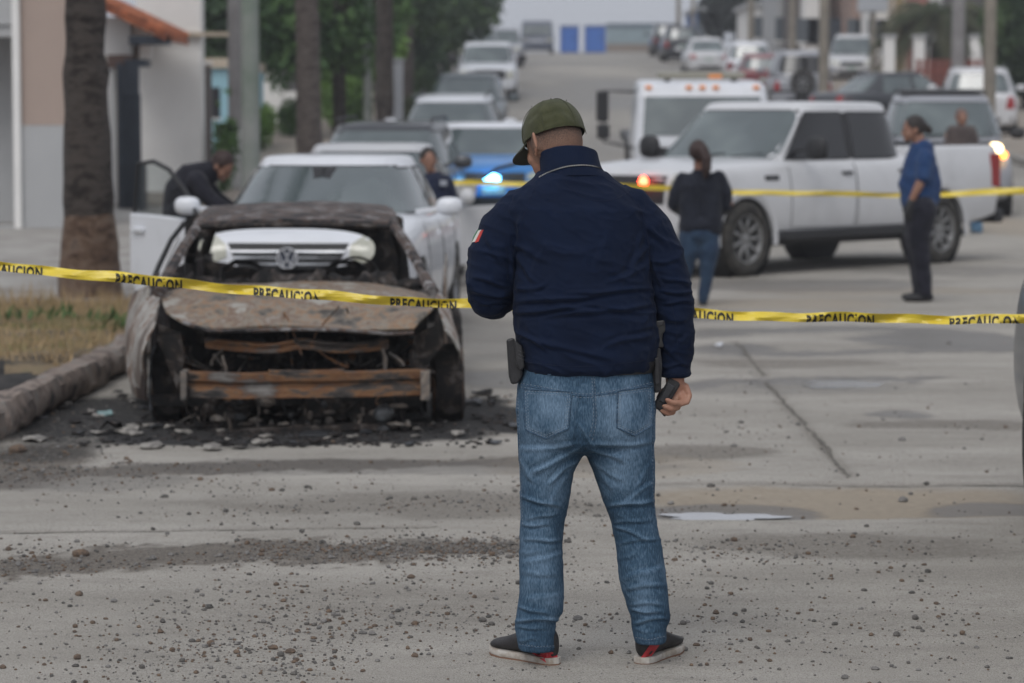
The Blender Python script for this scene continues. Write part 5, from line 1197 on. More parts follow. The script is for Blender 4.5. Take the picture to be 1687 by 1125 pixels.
# ---------------------------------------------------------------- burnt-out hatchback
def burnt_car():
    soot = burnt('scorched_black', [(.38, (.006, .006, .006)), (.54, (.014, .012, .012)), (.64, (.040, .028, .022)), (.76, (.10, .09, .085))], 12)
    roofm = burnt('scorched_roof', [(.36, (.016, .015, .016)), (.47, (.062, .056, .058)), (.55, (.12, .075, .055)), (.60, (.085, .078, .078)), (.72, (.26, .25, .25))], 7, (1, 2.2, 1), .9, seed=2)
    hoodm = burnt('scorched_hood', [(.36, (.05, .04, .032)), (.44, (.17, .15, .12)), (.49, (.26, .14, .065)), (.55, (.24, .22, .18)), (.61, (.15, .08, .042)), (.72, (.33, .31, .27))], 3.4, (1, 1.0, 1), .5, .5, seed=5, squeeze=.58, distort=.1)
    rust = burnt('rusted_steel', [(.36, (.022, .02, .019)), (.45, (.075, .062, .055)), (.51, (.205, .105, .048)), (.58, (.14, .062, .028)), (.64, (.10, .085, .075)), (.76, (.20, .19, .18))], 2.6, (1, 1, 3.5), .8, .8, seed=7, squeeze=.66, distort=.15)
    fend = burnt('scorched_fender', [(.34, (.06, .042, .034)), (.46, (.20, .125, .085)), (.55, (.42, .41, .38)), (.66, (.14, .11, .09))], 3.2, (1, 1, .6), .4, .65, seed=9)
    root = empty('burnt_car', (U(480, 700, 15.4).x, 17.0, 0), label='burnt-out hatchback with buckled rusty bonnet and no glass at the kerb', cat='burnt car'); INV = Matrix.Translation(-root.location)
    rr = random.Random(11)
    def crumple(mb, amp, sc, inv=True):
        v = np.array(mb.v); 
        for k in range(3): v[:, k] += (fbm(v * sc + 31 * k, 4) - .5) * amp * 2
        mb.v = [tuple(p) for p in v]; return mb
    def sheet(P, nu, nv, th=.006):      # P: 2D grid of control points (rows), bicubic-ish by linear subdivision
        R_ = []
        for row in P:
            q = smooth_curve(row, nu); R_.append(q)
        cols = [smooth_curve([r[i] for r in R_], nv) for i in range(len(R_[0]))]
        nr, nc = len(cols[0]), len(cols); vs = [cols[j][i] for i in range(nr) for j in range(nc)]
        m_ = MB(); f = [(i * nc + j, i * nc + j + 1, (i + 1) * nc + j + 1, (i + 1) * nc + j) for i in range(nr - 1) for j in range(nc - 1)]
        m_.add(vs, f); return m_
    def solid(m_, th): 
        me = modded(m_.mesh(), [('SOLIDIFY', dict(thickness=th, offset=0))]); m_.v = [tuple(v.co) for v in me.vertices]; m_.f = [tuple(p.vertices) for p in me.polygons]; m_.m = [0] * len(m_.f); return m_
    u = U
    # roof skin
    P_ = [[u(318, 371, 16.9), u(400, 366, 16.85), u(485, 364, 16.8), u(570, 366, 16.85), u(655, 370, 16.9)],
          [u(333, 352, 17.3), u(400, 346, 17.3), u(485, 344, 17.3), u(570, 345, 17.3), u(650, 350, 17.3)],
          [u(350, 342, 18.2), u(420, 337, 18.2), u(490, 335, 18.2), u(560, 335, 18.2), u(632, 340, 18.2)],
          [u(360, 346, 19.0), u(420, 341, 19.0), u(490, 340, 19.0), u(560, 341, 19.0), u(622, 345, 19.0)]]
    crumple(crumple(solid(sheet(P_, 14, 12), .02), .010, 4), .005, 22).build('roof', roofm, root, True, inv=INV)
    # header, sills of the windscreen opening, pillars
    fr = MB()
    fr.tube([u(320, 374, 16.85), u(400, 371, 16.8), u(485, 370, 16.8), u(570, 371, 16.8), u(652, 374, 16.85)], [.022] * 5, 8, sx=1, sy=.8); crumple(fr, .006, 18).build('windscreen_header', soot, root, True, inv=INV)
    for a in ([(328, 368, 16.9), (300, 410, 16.5), (278, 450, 16.2), (262, 482, 15.95)], [(646, 367, 16.9), (672, 405, 16.5), (696, 448, 16.2), (712, 480, 15.95)]):
        m_ = MB(); m_.tube([u(*p) for p in a], [.034, .032, .034, .042], 6, sx=1, sy=.8); crumple(m_, .007, 16).build('windscreen_pillar', roofm, root, True, inv=INV)
    for a in ([(336, 362, 17.1), (342, 360, 18.0), (352, 364, 19.0), (330, 440, 19.5)], [(640, 360, 17.1), (632, 357, 18.0), (625, 362, 19.0), (640, 440, 19.5)]):
        m_ = MB(); m_.tube([u(*p) for p in a], [.03, .03, .034, .04], 8); crumple(m_, .007, 16).build('roof_rail', soot, root, True, inv=INV)
    # inner posts seen inside the opening
    for a in ([(318, 385, 17.2), (312, 430, 17.6), (318, 500, 17.6)], [(650, 378, 17.4), (662, 420, 17.5), (668, 500, 17.5)]):
        m_ = MB(); m_.tube([u(*p) for p in a], [.035, .035, .045], 10); crumple(m_, .014, 7).build('centre_pillar', soot, root, True, inv=INV)
    # tailgate panel with a rounded rear-window hole
    hole = []; Yt = 19.1
    for k in range(40):
        t = 2 * PI * k / 40; c, s = math.cos(t), math.sin(t); hole.append(u(472 + 146 * abs(c) ** .7 * (1 if c > 0 else -1), 409 - 33 * abs(s) ** .8 * (1 if s > 0 else -1) + (4 if s < 0 else 0) * rr.uniform(-1, 1), Yt))
    outer = []
    for k in range(40):
        t = 2 * PI * k / 40; c, s = math.cos(t), math.sin(t); outer.append(u(485 + 180 * abs(c) ** .35 * (1 if c > 0 else -1), (372 if s > 0 else 400) - (22 if s > 0 else 175) * abs(s) ** .4 * (1 if s > 0 else -1), Yt))
    m_ = MB(); m_.add(hole + outer, [(k, (k + 1) % 40, 40 + (k + 1) % 40, 40 + k) for k in range(40)]); solid(m_, .05); m_.build('tailgate', soot, root, inv=INV)
    # melted dashboard, seat frames, steering column
    ds = MB(); pts = [u(x, 468 + rr.uniform(-5, 5), 16.6) for x in range(290, 700, 9)]; ds.tube(pts, [.055 + rr.uniform(-.02, .02) for _ in pts], 8); crumple(crumple(ds, .04, 5), .02, 20).build('dashboard', soot, root, True, inv=INV)
    for cx in (400, 570):
        e = empty('seat_frame', (0, 0, 0)); e.parent = root
        m_ = MB(); m_.tube([u(cx - 38, 500, 17.6), u(cx - 34, 445, 17.9), u(cx - 15, 432, 18.0), u(cx + 15, 432, 18.0), u(cx + 34, 445, 17.9), u(cx + 38, 500, 17.6)], .016, 8)
        for k in range(4): m_.tube([u(cx - 34, 450 + 12 * k, 17.85), u(cx + 34, 450 + 12 * k, 17.85)], .007, 6)
        m_.build('frame_tube', soot, e, True, inv=INV)
    m_ = MB(); c0 = u(585, 462, 16.95); m_.lathe([(.15, -.008), (.158, 0), (.15, .008), (.142, 0), (.15, -.008)], 26, M=Matrix.Translation(c0) @ Matrix.Rotation(math.radians(65), 4, 'X')); m_.tube([c0, c0 + Vector((0, -.35, -.15))], .02, 8); m_.build('steering_wheel', soot, root, True, inv=INV)
    # hood
    P_ = [[u(266, 486, 16.15), u(340, 470, 16.25), u(485, 466, 16.3), u(620, 470, 16.25), u(716, 486, 16.15)],
          [u(268, 500, 15.8), u(345, 492, 15.8), u(485, 490, 15.8), u(620, 494, 15.8), u(714, 502, 15.8)],
          [u(276, 514, 15.55), u(340, 522, 15.5), u(485, 524, 15.5), u(610, 528, 15.5), u(712, 512, 15.55)],
          [u(300, 528, 15.42), u(345, 541, 15.33), u(485, 539, 15.32), u(600, 543, 15.32), u(682, 546, 15.36)]]
    m_ = solid(sheet(P_, 12, 10), .012); v = np.array(m_.v); v[:, 2] += .007 * np.sin((v[:, 0] * 7 + v[:, 1] * 4)) ; m_.v = [tuple(p) for p in v]
    crumple(crumple(m_, .009, 4), .003, 24).build('bonnet', hoodm, root, True, inv=INV)
    m_ = MB(); m_.tube([u(300, 531, 15.36), u(345, 545, 15.29), u(420, 543, 15.28), u(485, 542, 15.28), u(560, 544, 15.28), u(640, 549, 15.3), u(682, 549, 15.33)], .010, 8); crumple(m_, .01, 9).build('bonnet_lip', roofm, root, True, inv=INV)
    # front wings
    for nm, P_ in (('front_wing', [[u(268, 484, 16.3), u(262, 500, 15.9), u(258, 520, 15.6), u(250, 545, 15.4)], [u(250, 490, 16.5), u(243, 520, 15.9), u(238, 550, 15.55), u(236, 580, 15.35)], [u(232, 505, 16.7), u(222, 545, 16.1), u(224, 585, 15.7), u(236, 602, 15.4)], [u(214, 540, 16.9), u(208, 590, 16.4), u(216, 630, 15.95), u(232, 640, 15.6)]]),
                   ('front_wing', [[u(712, 484, 16.3), u(720, 498, 15.9), u(726, 520, 15.6), u(733, 545, 15.4)], [u(726, 486, 16.4), u(735, 508, 16.0), u(742, 535, 15.7), u(748, 562, 15.45)], [u(736, 500, 16.7), u(745, 525, 16.2), u(752, 555, 15.8), u(757, 582, 15.5)], [u(742, 560, 16.9), u(748, 570, 16.4), u(754, 585, 16.0), u(757, 595, 15.6)]])):
        crumple(crumple(solid(sheet(P_, 10, 10), .008), .010, 5), .004, 22).build(nm, fend, root, True, inv=INV)
    # body sides, the near door hanging ajar on the kerb side
    for xs, nm in (((-1,), 'side_panel'), ((1,), 'side_panel')):
        s = xs[0]; c = (lambda y: u(214 if s < 0 else 742, 600, y)); X = (lambda y: (-2.12 if s < 0 else -.40) + (0.02 * (y - 16.9)) * (-s))
        P_ = [[Vector((X(y), y, z0)) for y in (16.7, 17.8, 18.8, 19.6)] for z0 in (.16, .40, .62, .76)]
        crumple(solid(sheet(P_, 12, 8), .010), .014, 6).build(nm, fend if s > 0 else roofm, root, True, inv=INV)
    d = empty('front_door', (0, 0, 0)); d.parent = root
    P_ = [[u(246, 470, 16.8), u(225, 480, 17.2), u(218, 488, 17.7)], [u(240, 530, 16.6), u(212, 545, 17.0), u(208, 548, 17.6)], [u(240, 600, 16.5), u(214, 600, 16.9), u(211, 600, 17.5)], [u(240, 660, 16.5), u(222, 650, 16.9), u(218, 640, 17.5)]]
    crumple(crumple(solid(sheet(P_, 10, 10), .014), .010, 4), .004, 20).build('door_skin', fend, d, True, inv=INV)
    m_ = MB(); m_.tube([u(246, 476, 17.0), u(262, 440, 17.1), u(283, 395, 17.2), u(305, 367, 17.3)], .016, 8); crumple(m_, .01, 6).build('window_frame', TRIM, d, True, inv=INV)
    m_ = MB(); m_.tube([u(262, 462, 16.8), u(277, 425, 16.95), u(293, 392, 17.1)], .010, 8); m_.build('window_guide', M('ash_white', (.42, .42, .42), .8), d, True, inv=INV)
    # engine bay: dark firewall, towers, radiator support, struts
    m_ = MB(); m_.box(tuple(u(282, 690, 16.35)), tuple(u(704, 500, 16.45))); crumple(m_, .02, 3).build('firewall', soot, root, inv=INV)
    m_ = MB(); m_.box((-2.0, 15.7, .10), (-.5, 19.6, .16)); m_.build('floor_pan', soot, root, inv=INV)
    for cx, s in ((262, 1), (716, -1)):
        m_ = MB(); c0 = u(cx + s * 20, 600, 16.0); m_.tube([c0 + Vector((0, 0, -.15)), c0 + Vector((0, 0, .02)), c0 + Vector((0, 0, .16))], [.10, .12, .07], 14); crumple(m_, .03, 6).build('strut_tower', rust, root, True, inv=INV)
        m_ = MB(); m_.add([*[u(x, y, 15.55) for x, y in ([(262, 535), (300, 548), (304, 590), (296, 640), (275, 600), (255, 560)] if s > 0 else [(715, 535), (680, 552), (672, 590), (690, 640), (715, 600), (730, 560)])]], [(0, 1, 2, 3, 4, 5)]); solid(m_, .02); crumple(m_, .04, 6).build('lamp_bracket', soot, root, inv=INV)
    eng = MB(); 
    for (x, y, w_, h_, Yc) in ((430, 610, .20, .14, 15.95), (500, 640, .26, .12, 15.9), (590, 600, .16, .15, 15.95), (560, 670, .2, .08, 15.8), (380, 660, .15, .10, 15.8), (640, 650, .1, .12, 15.85)):
        c0 = u(x, y, Yc); eng.box((c0.x - w_, c0.y - .12, c0.z - h_), (c0.x + w_, c0.y + .15, c0.z + h_))
    eng_me = modded(eng.mesh(), [('REMESH', dict(mode='VOXEL', voxel_size=.025)), ('SMOOTH', dict(iterations=2, factor=.5))]); ev = coords(eng_me); nn = normals(eng_me); setco(eng_me, ev + nn * ((fbm(ev * 14, 4) - .5) * .20)[:, None]); eng_me.transform(INV); link('engine_block', eng_me, soot, root, True)
    # upper radiator support (sagging pressed steel)
    def pressed(pts, w, h, mat, nm, amp=.012, grooves=True):
        m_ = MB(); rings = []
        P = smooth_curve([u(*p) for p in pts], 8)
        for p in P:
            sec = [(-w, -h), (-w * .9, -h * .35), (-w * .55, -h * .22), (-w * .55, h * .15), (-w * .95, h * .32), (-w, h), (w, h), (w, -h)] if grooves else [(-w, -h), (-w, h), (w, h), (w, -h)]
            rings.append([p + Vector((0, a, b)) for a, b in sec])
        m_.loft(rings); o = crumple(m_, amp, 7).build(nm, mat, root, False, inv=INV, bevel=.004); return o
    pressed([(338, 565, 15.5), (400, 570, 15.45), (455, 572, 15.42), (500, 566, 15.42), (560, 572, 15.42), (640, 566, 15.5)], .03, .028, rust, 'radiator_support', .010)
    pressed([(300, 632, 15.32), (345, 634, 15.27), (400, 635, 15.24), (500, 634, 15.22), (600, 632, 15.24), (660, 630, 15.27), (705, 629, 15.32)], .05, .068, rust, 'crash_beam', .004)
    pressed([(442, 617, 15.2), (505, 618, 15.2), (567, 616, 15.2)], .02, .026, rust, 'beam_bracket', .006, False)
    pressed([(360, 716, 15.35), (430, 708, 15.3), (520, 706, 15.28), (600, 703, 15.3), (690, 702, 15.4)], .03, .018, soot, 'lower_crossmember', .016, False)
    pressed([(470, 722, 15.1), (520, 718, 15.1), (562, 722, 15.1)], .08, .02, M('melted_plastic', (.03, .032, .036), .45), 'bumper_remnant', .02, False)
    ash = burnt('ashen_steel', [(.35, (.04, .038, .036)), (.5, (.13, .12, .11)), (.65, (.22, .18, .15)), (.8, (.3, .28, .25))], 8, seed=12)
    for a, b_, w_ in (((370, 585, 15.4), (372, 625, 15.35), .035), ((345, 600, 15.42), (365, 575, 15.45), .03), ((633, 580, 15.4), (635, 622, 15.35), .04), ((640, 580, 15.45), (668, 600, 15.45), .05), ((422, 655, 15.35), (426, 705, 15.3), .032), ((372, 660, 15.4), (380, 712, 15.35), .035),
                     ((336, 665, 15.4), (352, 705, 15.35), .012), ((598, 672, 15.3), (588, 700, 15.3), .05), ((545, 655, 15.5), (530, 690, 15.45), .012), ((650, 655, 15.5), (668, 700, 15.4), .02), ((300, 585, 15.5), (335, 605, 15.45), .02), ((690, 560, 15.5), (670, 612, 15.4), .014), ((440, 560, 15.6), (430, 600, 15.5), .012), ((520, 545, 15.4), (520, 560, 15.4), .02)):
        m_ = MB(); A_, B_ = u(*a), u(*b_); P_ = [A_.lerp(B_, t) + Vector((rr.gauss(0, .006), 0, rr.gauss(0, .004))) for t in (0, .25, .5, .75, 1)]; m_.tube(P_, [w_ * rr.uniform(.5, .75) for _ in P_], 4, sx=1, sy=.4); crumple(m_, .008, 18).build('bracket', ash if w_ > .025 else soot, root, inv=INV)
    for x0, x1 in ((297, 312), (693, 709)):
        m_ = MB(); a_, c_ = u(x0, 660, 15.20), u(x1, 608, 15.36); m_.box(tuple(a_), tuple(c_)); crumple(m_, .006, 9).build('beam_end_plate', ash, root, inv=INV, bevel=.004)
    for k in range(44):
        m_ = MB(); c0 = u(rr.uniform(320, 690), rr.uniform(660, 712), rr.uniform(15.25, 15.5)); m_.ell((0, 0, 0), (rr.uniform(.012, .05), rr.uniform(.01, .03), rr.uniform(.008, .026)), 7, 5); v_ = np.array(m_.v); v_ *= (.5 + 1.1 * fbm(v_ * 30 + k, 2))[:, None]; m_.v = [tuple(Vector(p) + c0) for p in v_]; m_.build('melted_fragment', rr.choice([soot, ash, ash, MATS['melted_plastic']]), root, inv=INV)
    m_ = MB(); c0 = u(632, 682, 15.35); m_.ell(c0, (.055, .05, .05), 14, 10); crumple(m_, .01, 12).build('lamp_bowl', M('scorched_glass', (.16, .17, .18), .3, col2=(.05, .05, .05), nscale=20), root, True, inv=INV)
    # burnt wheels: bare rims with charred cord
    for x, y, nm in ((-1.865, 15.95, 0), (-.44, 15.95, 1), (-1.90, 18.65, 2), (-.42, 18.65, 3)):
        if nm == 0: x = u(272, 660, 15.6).x
        if nm == 1: x = u(735, 660, 15.6).x
        e = empty('wheel', (x - root.location.x, y - root.location.y, .205)); e.parent = root; s = -1 if nm in (0, 2) else 1; e.rotation_euler = (0, 0, .05 * s)
        R = Matrix.Rotation(s * PI / 2, 4, 'Y'); m_ = MB()
        m_.lathe([(.10, .06), (.165, .075), (.185, .085), (.205, .085), (.208, .075), (.17, .055), (.165, -.03), (.17, -.055), (.21, -.075), (.205, -.085), (.165, -.08), (.10, -.06)], 30, M=R); m_.build('rim', burnt('scorched_rim%d' % nm, [(.35, (.02, .018, .016)), (.5, (.09, .05, .03)), (.62, (.13, .07, .035)), (.78, (.10, .095, .09))], 7, (1, 5, 5)) if nm < 2 else soot, e, True)
        m_ = MB(); m_.lathe([(.0, .02), (.10, .03), (.17, .06)], 24, M=R)
        m_.build('disc', soot, e, True)
        m_ = MB(); m_.lathe([(.19, -.085), (.222, -.07), (.228, 0), (.222, .075), (.19, .09), (.185, 0), (.19, -.085)], 30, M=R); crumple(m_, .02, 9).build('charred_cord', soot, e, True)
        if nm == 0:
            m_ = MB(); m_.lathe([(.195, .088), (.212, .092), (.212, .1), (.19, .097)], 30, M=R); m_.build('bare_rim_edge', M('bare_alloy', (.42, .45, .50), .5, col2=(.10, .10, .10), nscale=12), e, True)
    # soot lumps hanging down the headlamp cavities
    m_ = MB()
    for k in range(72):
        m_ = MB(); x = rr.uniform(290, 700); y = rr.uniform(560, 712); c0 = u(x, y, rr.uniform(15.45, 15.9)); r0 = rr.uniform(.006, .022)
        if k % 3: m_.bar(c0, c0 + Vector((rr.uniform(-.14, .14), rr.uniform(-.05, .05), rr.uniform(-.10, .10))), r0 * 1.6, r0 * .6); crumple(m_, .01, 12)
        else: m_.tube(smooth_curve([c0 + Vector((rr.gauss(0, .05), rr.gauss(0, .03), rr.gauss(0, .06))) * i for i in range(4)], 4), .005, 5)
        m_.build('bent_strut' if k % 3 else 'wire', rr.choice([soot, soot, rust, ash, MATS['roofm'] if 'roofm' in MATS else soot]), root, inv=INV)
    # ---- debris on the ground round the car
    def shard(i, x, y, w_, h_, t, mat, lab, grp='burnt scraps on the ground round the burnt car'):
        p = Gd(x, y); s = p.y / F; m2 = MB(); n_ = 7; a0 = rr.uniform(0, 6)
        pts = [Vector((math.cos(a0 + 2 * PI * k / n_) * w_ * s * rr.uniform(.6, 1.1), math.sin(a0 + 2 * PI * k / n_) * w_ * s * 1.5 * rr.uniform(.5, 1.1), h_ * s * rr.uniform(.0, 1))) for k in range(n_)]
        m2.add([v for v in pts] + [Vector((0, 0, h_ * s * .8))], [(k, (k + 1) % n_, n_) for k in range(n_)]); solid(m2, t); o = m2.build('scrap', mat, None); o.location = (p.x, p.y, .008)
        tag(o, lab, 'debris', grp)
    plas = MATS['melted_plastic']; pale = M('pale_scrap', (.34, .32, .29), .6, col2=(.12, .11, .10), nscale=25); gl = M('broken_glass', (.20, .34, .34), .15, spec=.8)
    k = 0
    for (x, y, w_, h_, mat, lab) in ((210, 715, 26, 12, pale, 'crumpled silvery foil-like scrap left of the burnt front wheel'), (185, 715, 20, 30, soot, 'upright black charred lump at far left of the burnt car'), (172, 685, 16, 6, gl, 'pale green piece of broken glass between kerb and burnt wheel'), (60, 728, 26, 7, pale, 'flat whitish scrap lying near the broken kerb'),
                            (430, 731, 22, 5, pale, 'thin whitish flake in front of the burnt engine bay'), (350, 742, 24, 6, pale, 'tan charred flake at the front left of the soot patch'), (582, 726, 14, 8, pale, 'small pale scrap right of the melted bumper piece'), (250, 738, 30, 5, pale, 'grey strip of scrap on the soot edge below the left wheel'), (1186, 573, 8, 8, M('litter_white', (.6, .62, .66), .7), 'white scrap of litter on the wet asphalt right of the man')):
        shard(k, x, y, w_, h_, .006, mat, lab, grp='scraps lying on the street')
    for k in range(70):
        x = rr.gauss(470, 170) if k % 3 else rr.gauss(150, 60); y = rr.uniform(700, 742) if k % 3 else rr.uniform(640, 735); shard(k, x, y, rr.uniform(5, 17), rr.uniform(2, 9), .006, rr.choice([soot, soot, plas, soot, pale]), 'charred scrap lying in the soot around the burnt car')
    for k in range(18): shard(k, rr.uniform(760, 850), rr.uniform(640, 712), rr.uniform(6, 18), rr.uniform(3, 8), .006, rr.choice([soot, plas]), 'charred scrap lying in the soot right of the burnt car', 'burnt scraps beside the burnt car')
    m2 = MB()
    for k in range(700):
        x = rr.gauss(480, 190); y = rr.uniform(690, 738); p = Gd(x, y); r0 = rr.uniform(.006, .022); m2.ell(p + Vector((0, 0, .004)), (r0, r0, r0 * .5), 5, 3)
    tag(m2.build('ash', soot), 'black ash crumbs strewn under and before the burnt car', 'ash', kind='stuff')
burnt_car()

# ---------------------------------------------------------------- the white crew-cab pickup across the street
def ford():
    rz = math.radians(-42); d = Vector((math.sin(rz), -math.cos(rz), 0)) # nose direction
    # left wheels: front (2.48,30.3), rear(5.01,33.1)
    a = Vector(((1228 - 843.5) / F * 30.3, 30.3, 0)); b = Vector(((1556 - 843.5) / F * 33.1, 33.1, 0)); d = (a - b).normalized(); rz = math.atan2(d.x, -d.y)
    L = 5.89; side = Vector((-d.y, d.x, 0))
    if side.y > 0: side = -side          # toward camera = outer side of near wheels
    c = a - d * (L / 2 - .95) - side * (2.03 / 2 - .04)
    root, bvh, lv, y0 = pickup(c, rz, P_WHITE2, 'white crew-cab pickup truck standing across the street with dark side windows')
    s = 1 if (Matrix.Rotation(rz, 3, 'Z') @ Vector((1, 0, 0))).dot(side) > 0 else -1
    # fender badge and the lit red emergency flasher in the grille
    drape(bvh, [(1.28, 1.02), (1.52, 1.02), (1.52, 1.07), (1.28, 1.07)], lambda y, z: (Vector((s * 3, y0 + y, z)), Vector((-s, 0, 0))), .01, 1, .01).build('fender_badge', TRIM, root)
    m_ = MB(); m_.ell((.40, y0 - .06, 1.02), (.055, .03, .055), 16, 10); m_.build('red_flasher', M('lit_red', (1, .1, .05), .4, emit=(1, .07, .03), estr=14), root, True)
ford()
# ---------------------------------------------------------------- parked and standing cars further up
def orient(px, Y, dz=0): return at(px, Y, dz)
def far_car(sp, px, Y, rz, pm, label, name='parked_car', cat='car', group='cars parked along the street', **kw):
    p = at(px, Y); sp = dict(sp); return car(sp, p, math.radians(rz), pm, label, cat, group, name, slope=SLOPE(Y) * (math.cos(math.radians(rz))), doors=Y < 60)
# second white car with its street-side door open
r2 = car(dict(SEDAN, H=1.43), at(612, 29.4), math.radians(-3), P_WHITE2, 'white car behind the white saloon, its street-side front door swung open', 'car', None, 'parked_car')
open_door(r2[0], (.88, r2[3] + 1.30, 0), math.radians(22), 1.12, .22, .82, P_WHITE2, -1, GLASS)
# dark crossover
far_car(dict(SUV, H=1.60), 640, 37.2, -4, P_DARK, 'charcoal crossover with a broad windshield between two white cars')
# police crossover: the lamp's blue glow painted as its body colour, lit blue lamp
rp, bvp, lvp, yp = car(dict(SUV, H=1.52, belt=1.0, cabpaint=P_WHITE, rack=False), at(806, 41.0), math.radians(2), P_BLUE_GLOW, 'white-roofed police crossover with blue lamp glow painted on its bonnet and a lit blue lamp', 'police car', None, 'police_car')
m_ = MB(); m_.ell((-.03, yp - .07, .76), (.115, .05, .065), 16, 10); m_.build('blue_flasher', M('lit_blue', (.2, .6, 1), .4, emit=(.12, .50, 1), estr=26), rp, True)
far_car(dict(SUV, H=1.56), 747, 51.5, -2, P_WHITE, 'white car with grey-green windshield behind the charcoal crossover')
far_car(dict(SUV, H=1.62), 770, 64, -1, P_BLUEGREY, 'slate-blue car half hidden between white cars on the left row')
pk = pickup(at(803, 96), 0, P_WHITE, 'white pickup with dark grille facing down the street, far left row', group='cars parked along the street', slope=SLOPE(96))
far_car(SUV, 788, 118, 0, P_WHITE2, 'pale car farthest but one in the left row')
far_car(SUV, 828, 126, 0, P_SILVER, 'silver car farthest in the left row, beside the dark van')
# right side of the street
far_car(SEDAN, 1160, 114, 180, P_WHITE2, 'white saloon seen from behind, far up the right side')
far_car(SUV, 1232, 104, 176, P_WHITE, 'white hatchback between the far white saloon and the red car')
far_car(dict(SUV, H=1.55), 1255, 95, 176, P_RED, 'dark red hatchback half hidden behind the silver off-roader')
rj, bj, lj, yj = far_car(dict(SUV, H=1.84, belt=1.16, wr=.38, spk=6, rglass=GLASS_DARK), 1312, 84, 178, P_SILVER, 'silver off-roader with a spare wheel on its back door')
wheel(rj, 0, 2.35, .98, .36, .20, 6, 'spare_wheel').rotation_euler = (0, 0, PI / 2)
far_car(dict(SUV, W=1.9, H=1.75), 1403, 108, -8, P_WHITE2, 'cream-white off-roader facing the camera at the right kerb')
far_car(SUV, 1098, 150, 180, P_BLACK, 'black off-roader far up the street beside the pale wall')
far_car(SUV, 1118, 136, 180, P_DARK, 'charcoal off-roader behind the far white saloon')
far_car(SEDAN, 1478, 73, 118, P_DARK, 'dark saloon with glowing red tail lamp behind the tow truck')
far_car(dict(SUV, W=1.9), 1607, 70, 172, P_WHITE2, 'white crossover seen from behind beside the grey concrete pole')
# silver pickup facing the camera, right headlamp lit
rs, bs, ls, ys = car(dict(SUV, L=5.0, W=1.92, H=1.80, belt=1.15, wr=.38, ct=.74, wb=3.9, rw=(3.2, 3.6), gc=.3, mirmat=TRIM), at(1545, 45.5), math.radians(-3), P_SILVER, 'silver off-roader with roof rails behind the white pickup, its headlamp glowing', 'car', None, 'off_roader', slope=SLOPE(45.5))
m_ = MB(); m_.ell((.60, ys - .0, 1.06), (.115, .05, .085), 16, 10); m_.build('lit_headlamp', M('lit_lamp', (1, .9, .7), .4, emit=(1, .72, .36), estr=6), rs, True)
m_ = MB(); m_.ell((.73, ys + .03, .96), (.06, .05, .06), 12, 8); m_.build('lit_indicator', M('lit_amber', (1, .4, .1), .4, emit=(1, .32, .04), estr=4), rs, True)
m_ = MB(); m_.box((-.62, -.6, 1.82), (.62, .7, 1.86));  m_.build('roof_rack', TRIM, rs, bevel=.01)
# grey car whose corner enters the frame at the right edge
sp = dict(SUV); rg_, bg_, lg_, yg_ = car(dict(SUV, W=1.9), Vector(((1676 - 843.5) / F * 12.75 + .85, 12.75 - 2.25, 0)), math.radians(0), P_GREY, 'grey car at the right edge of the picture, only its bumper corner in view', 'car', None, 'grey_car')

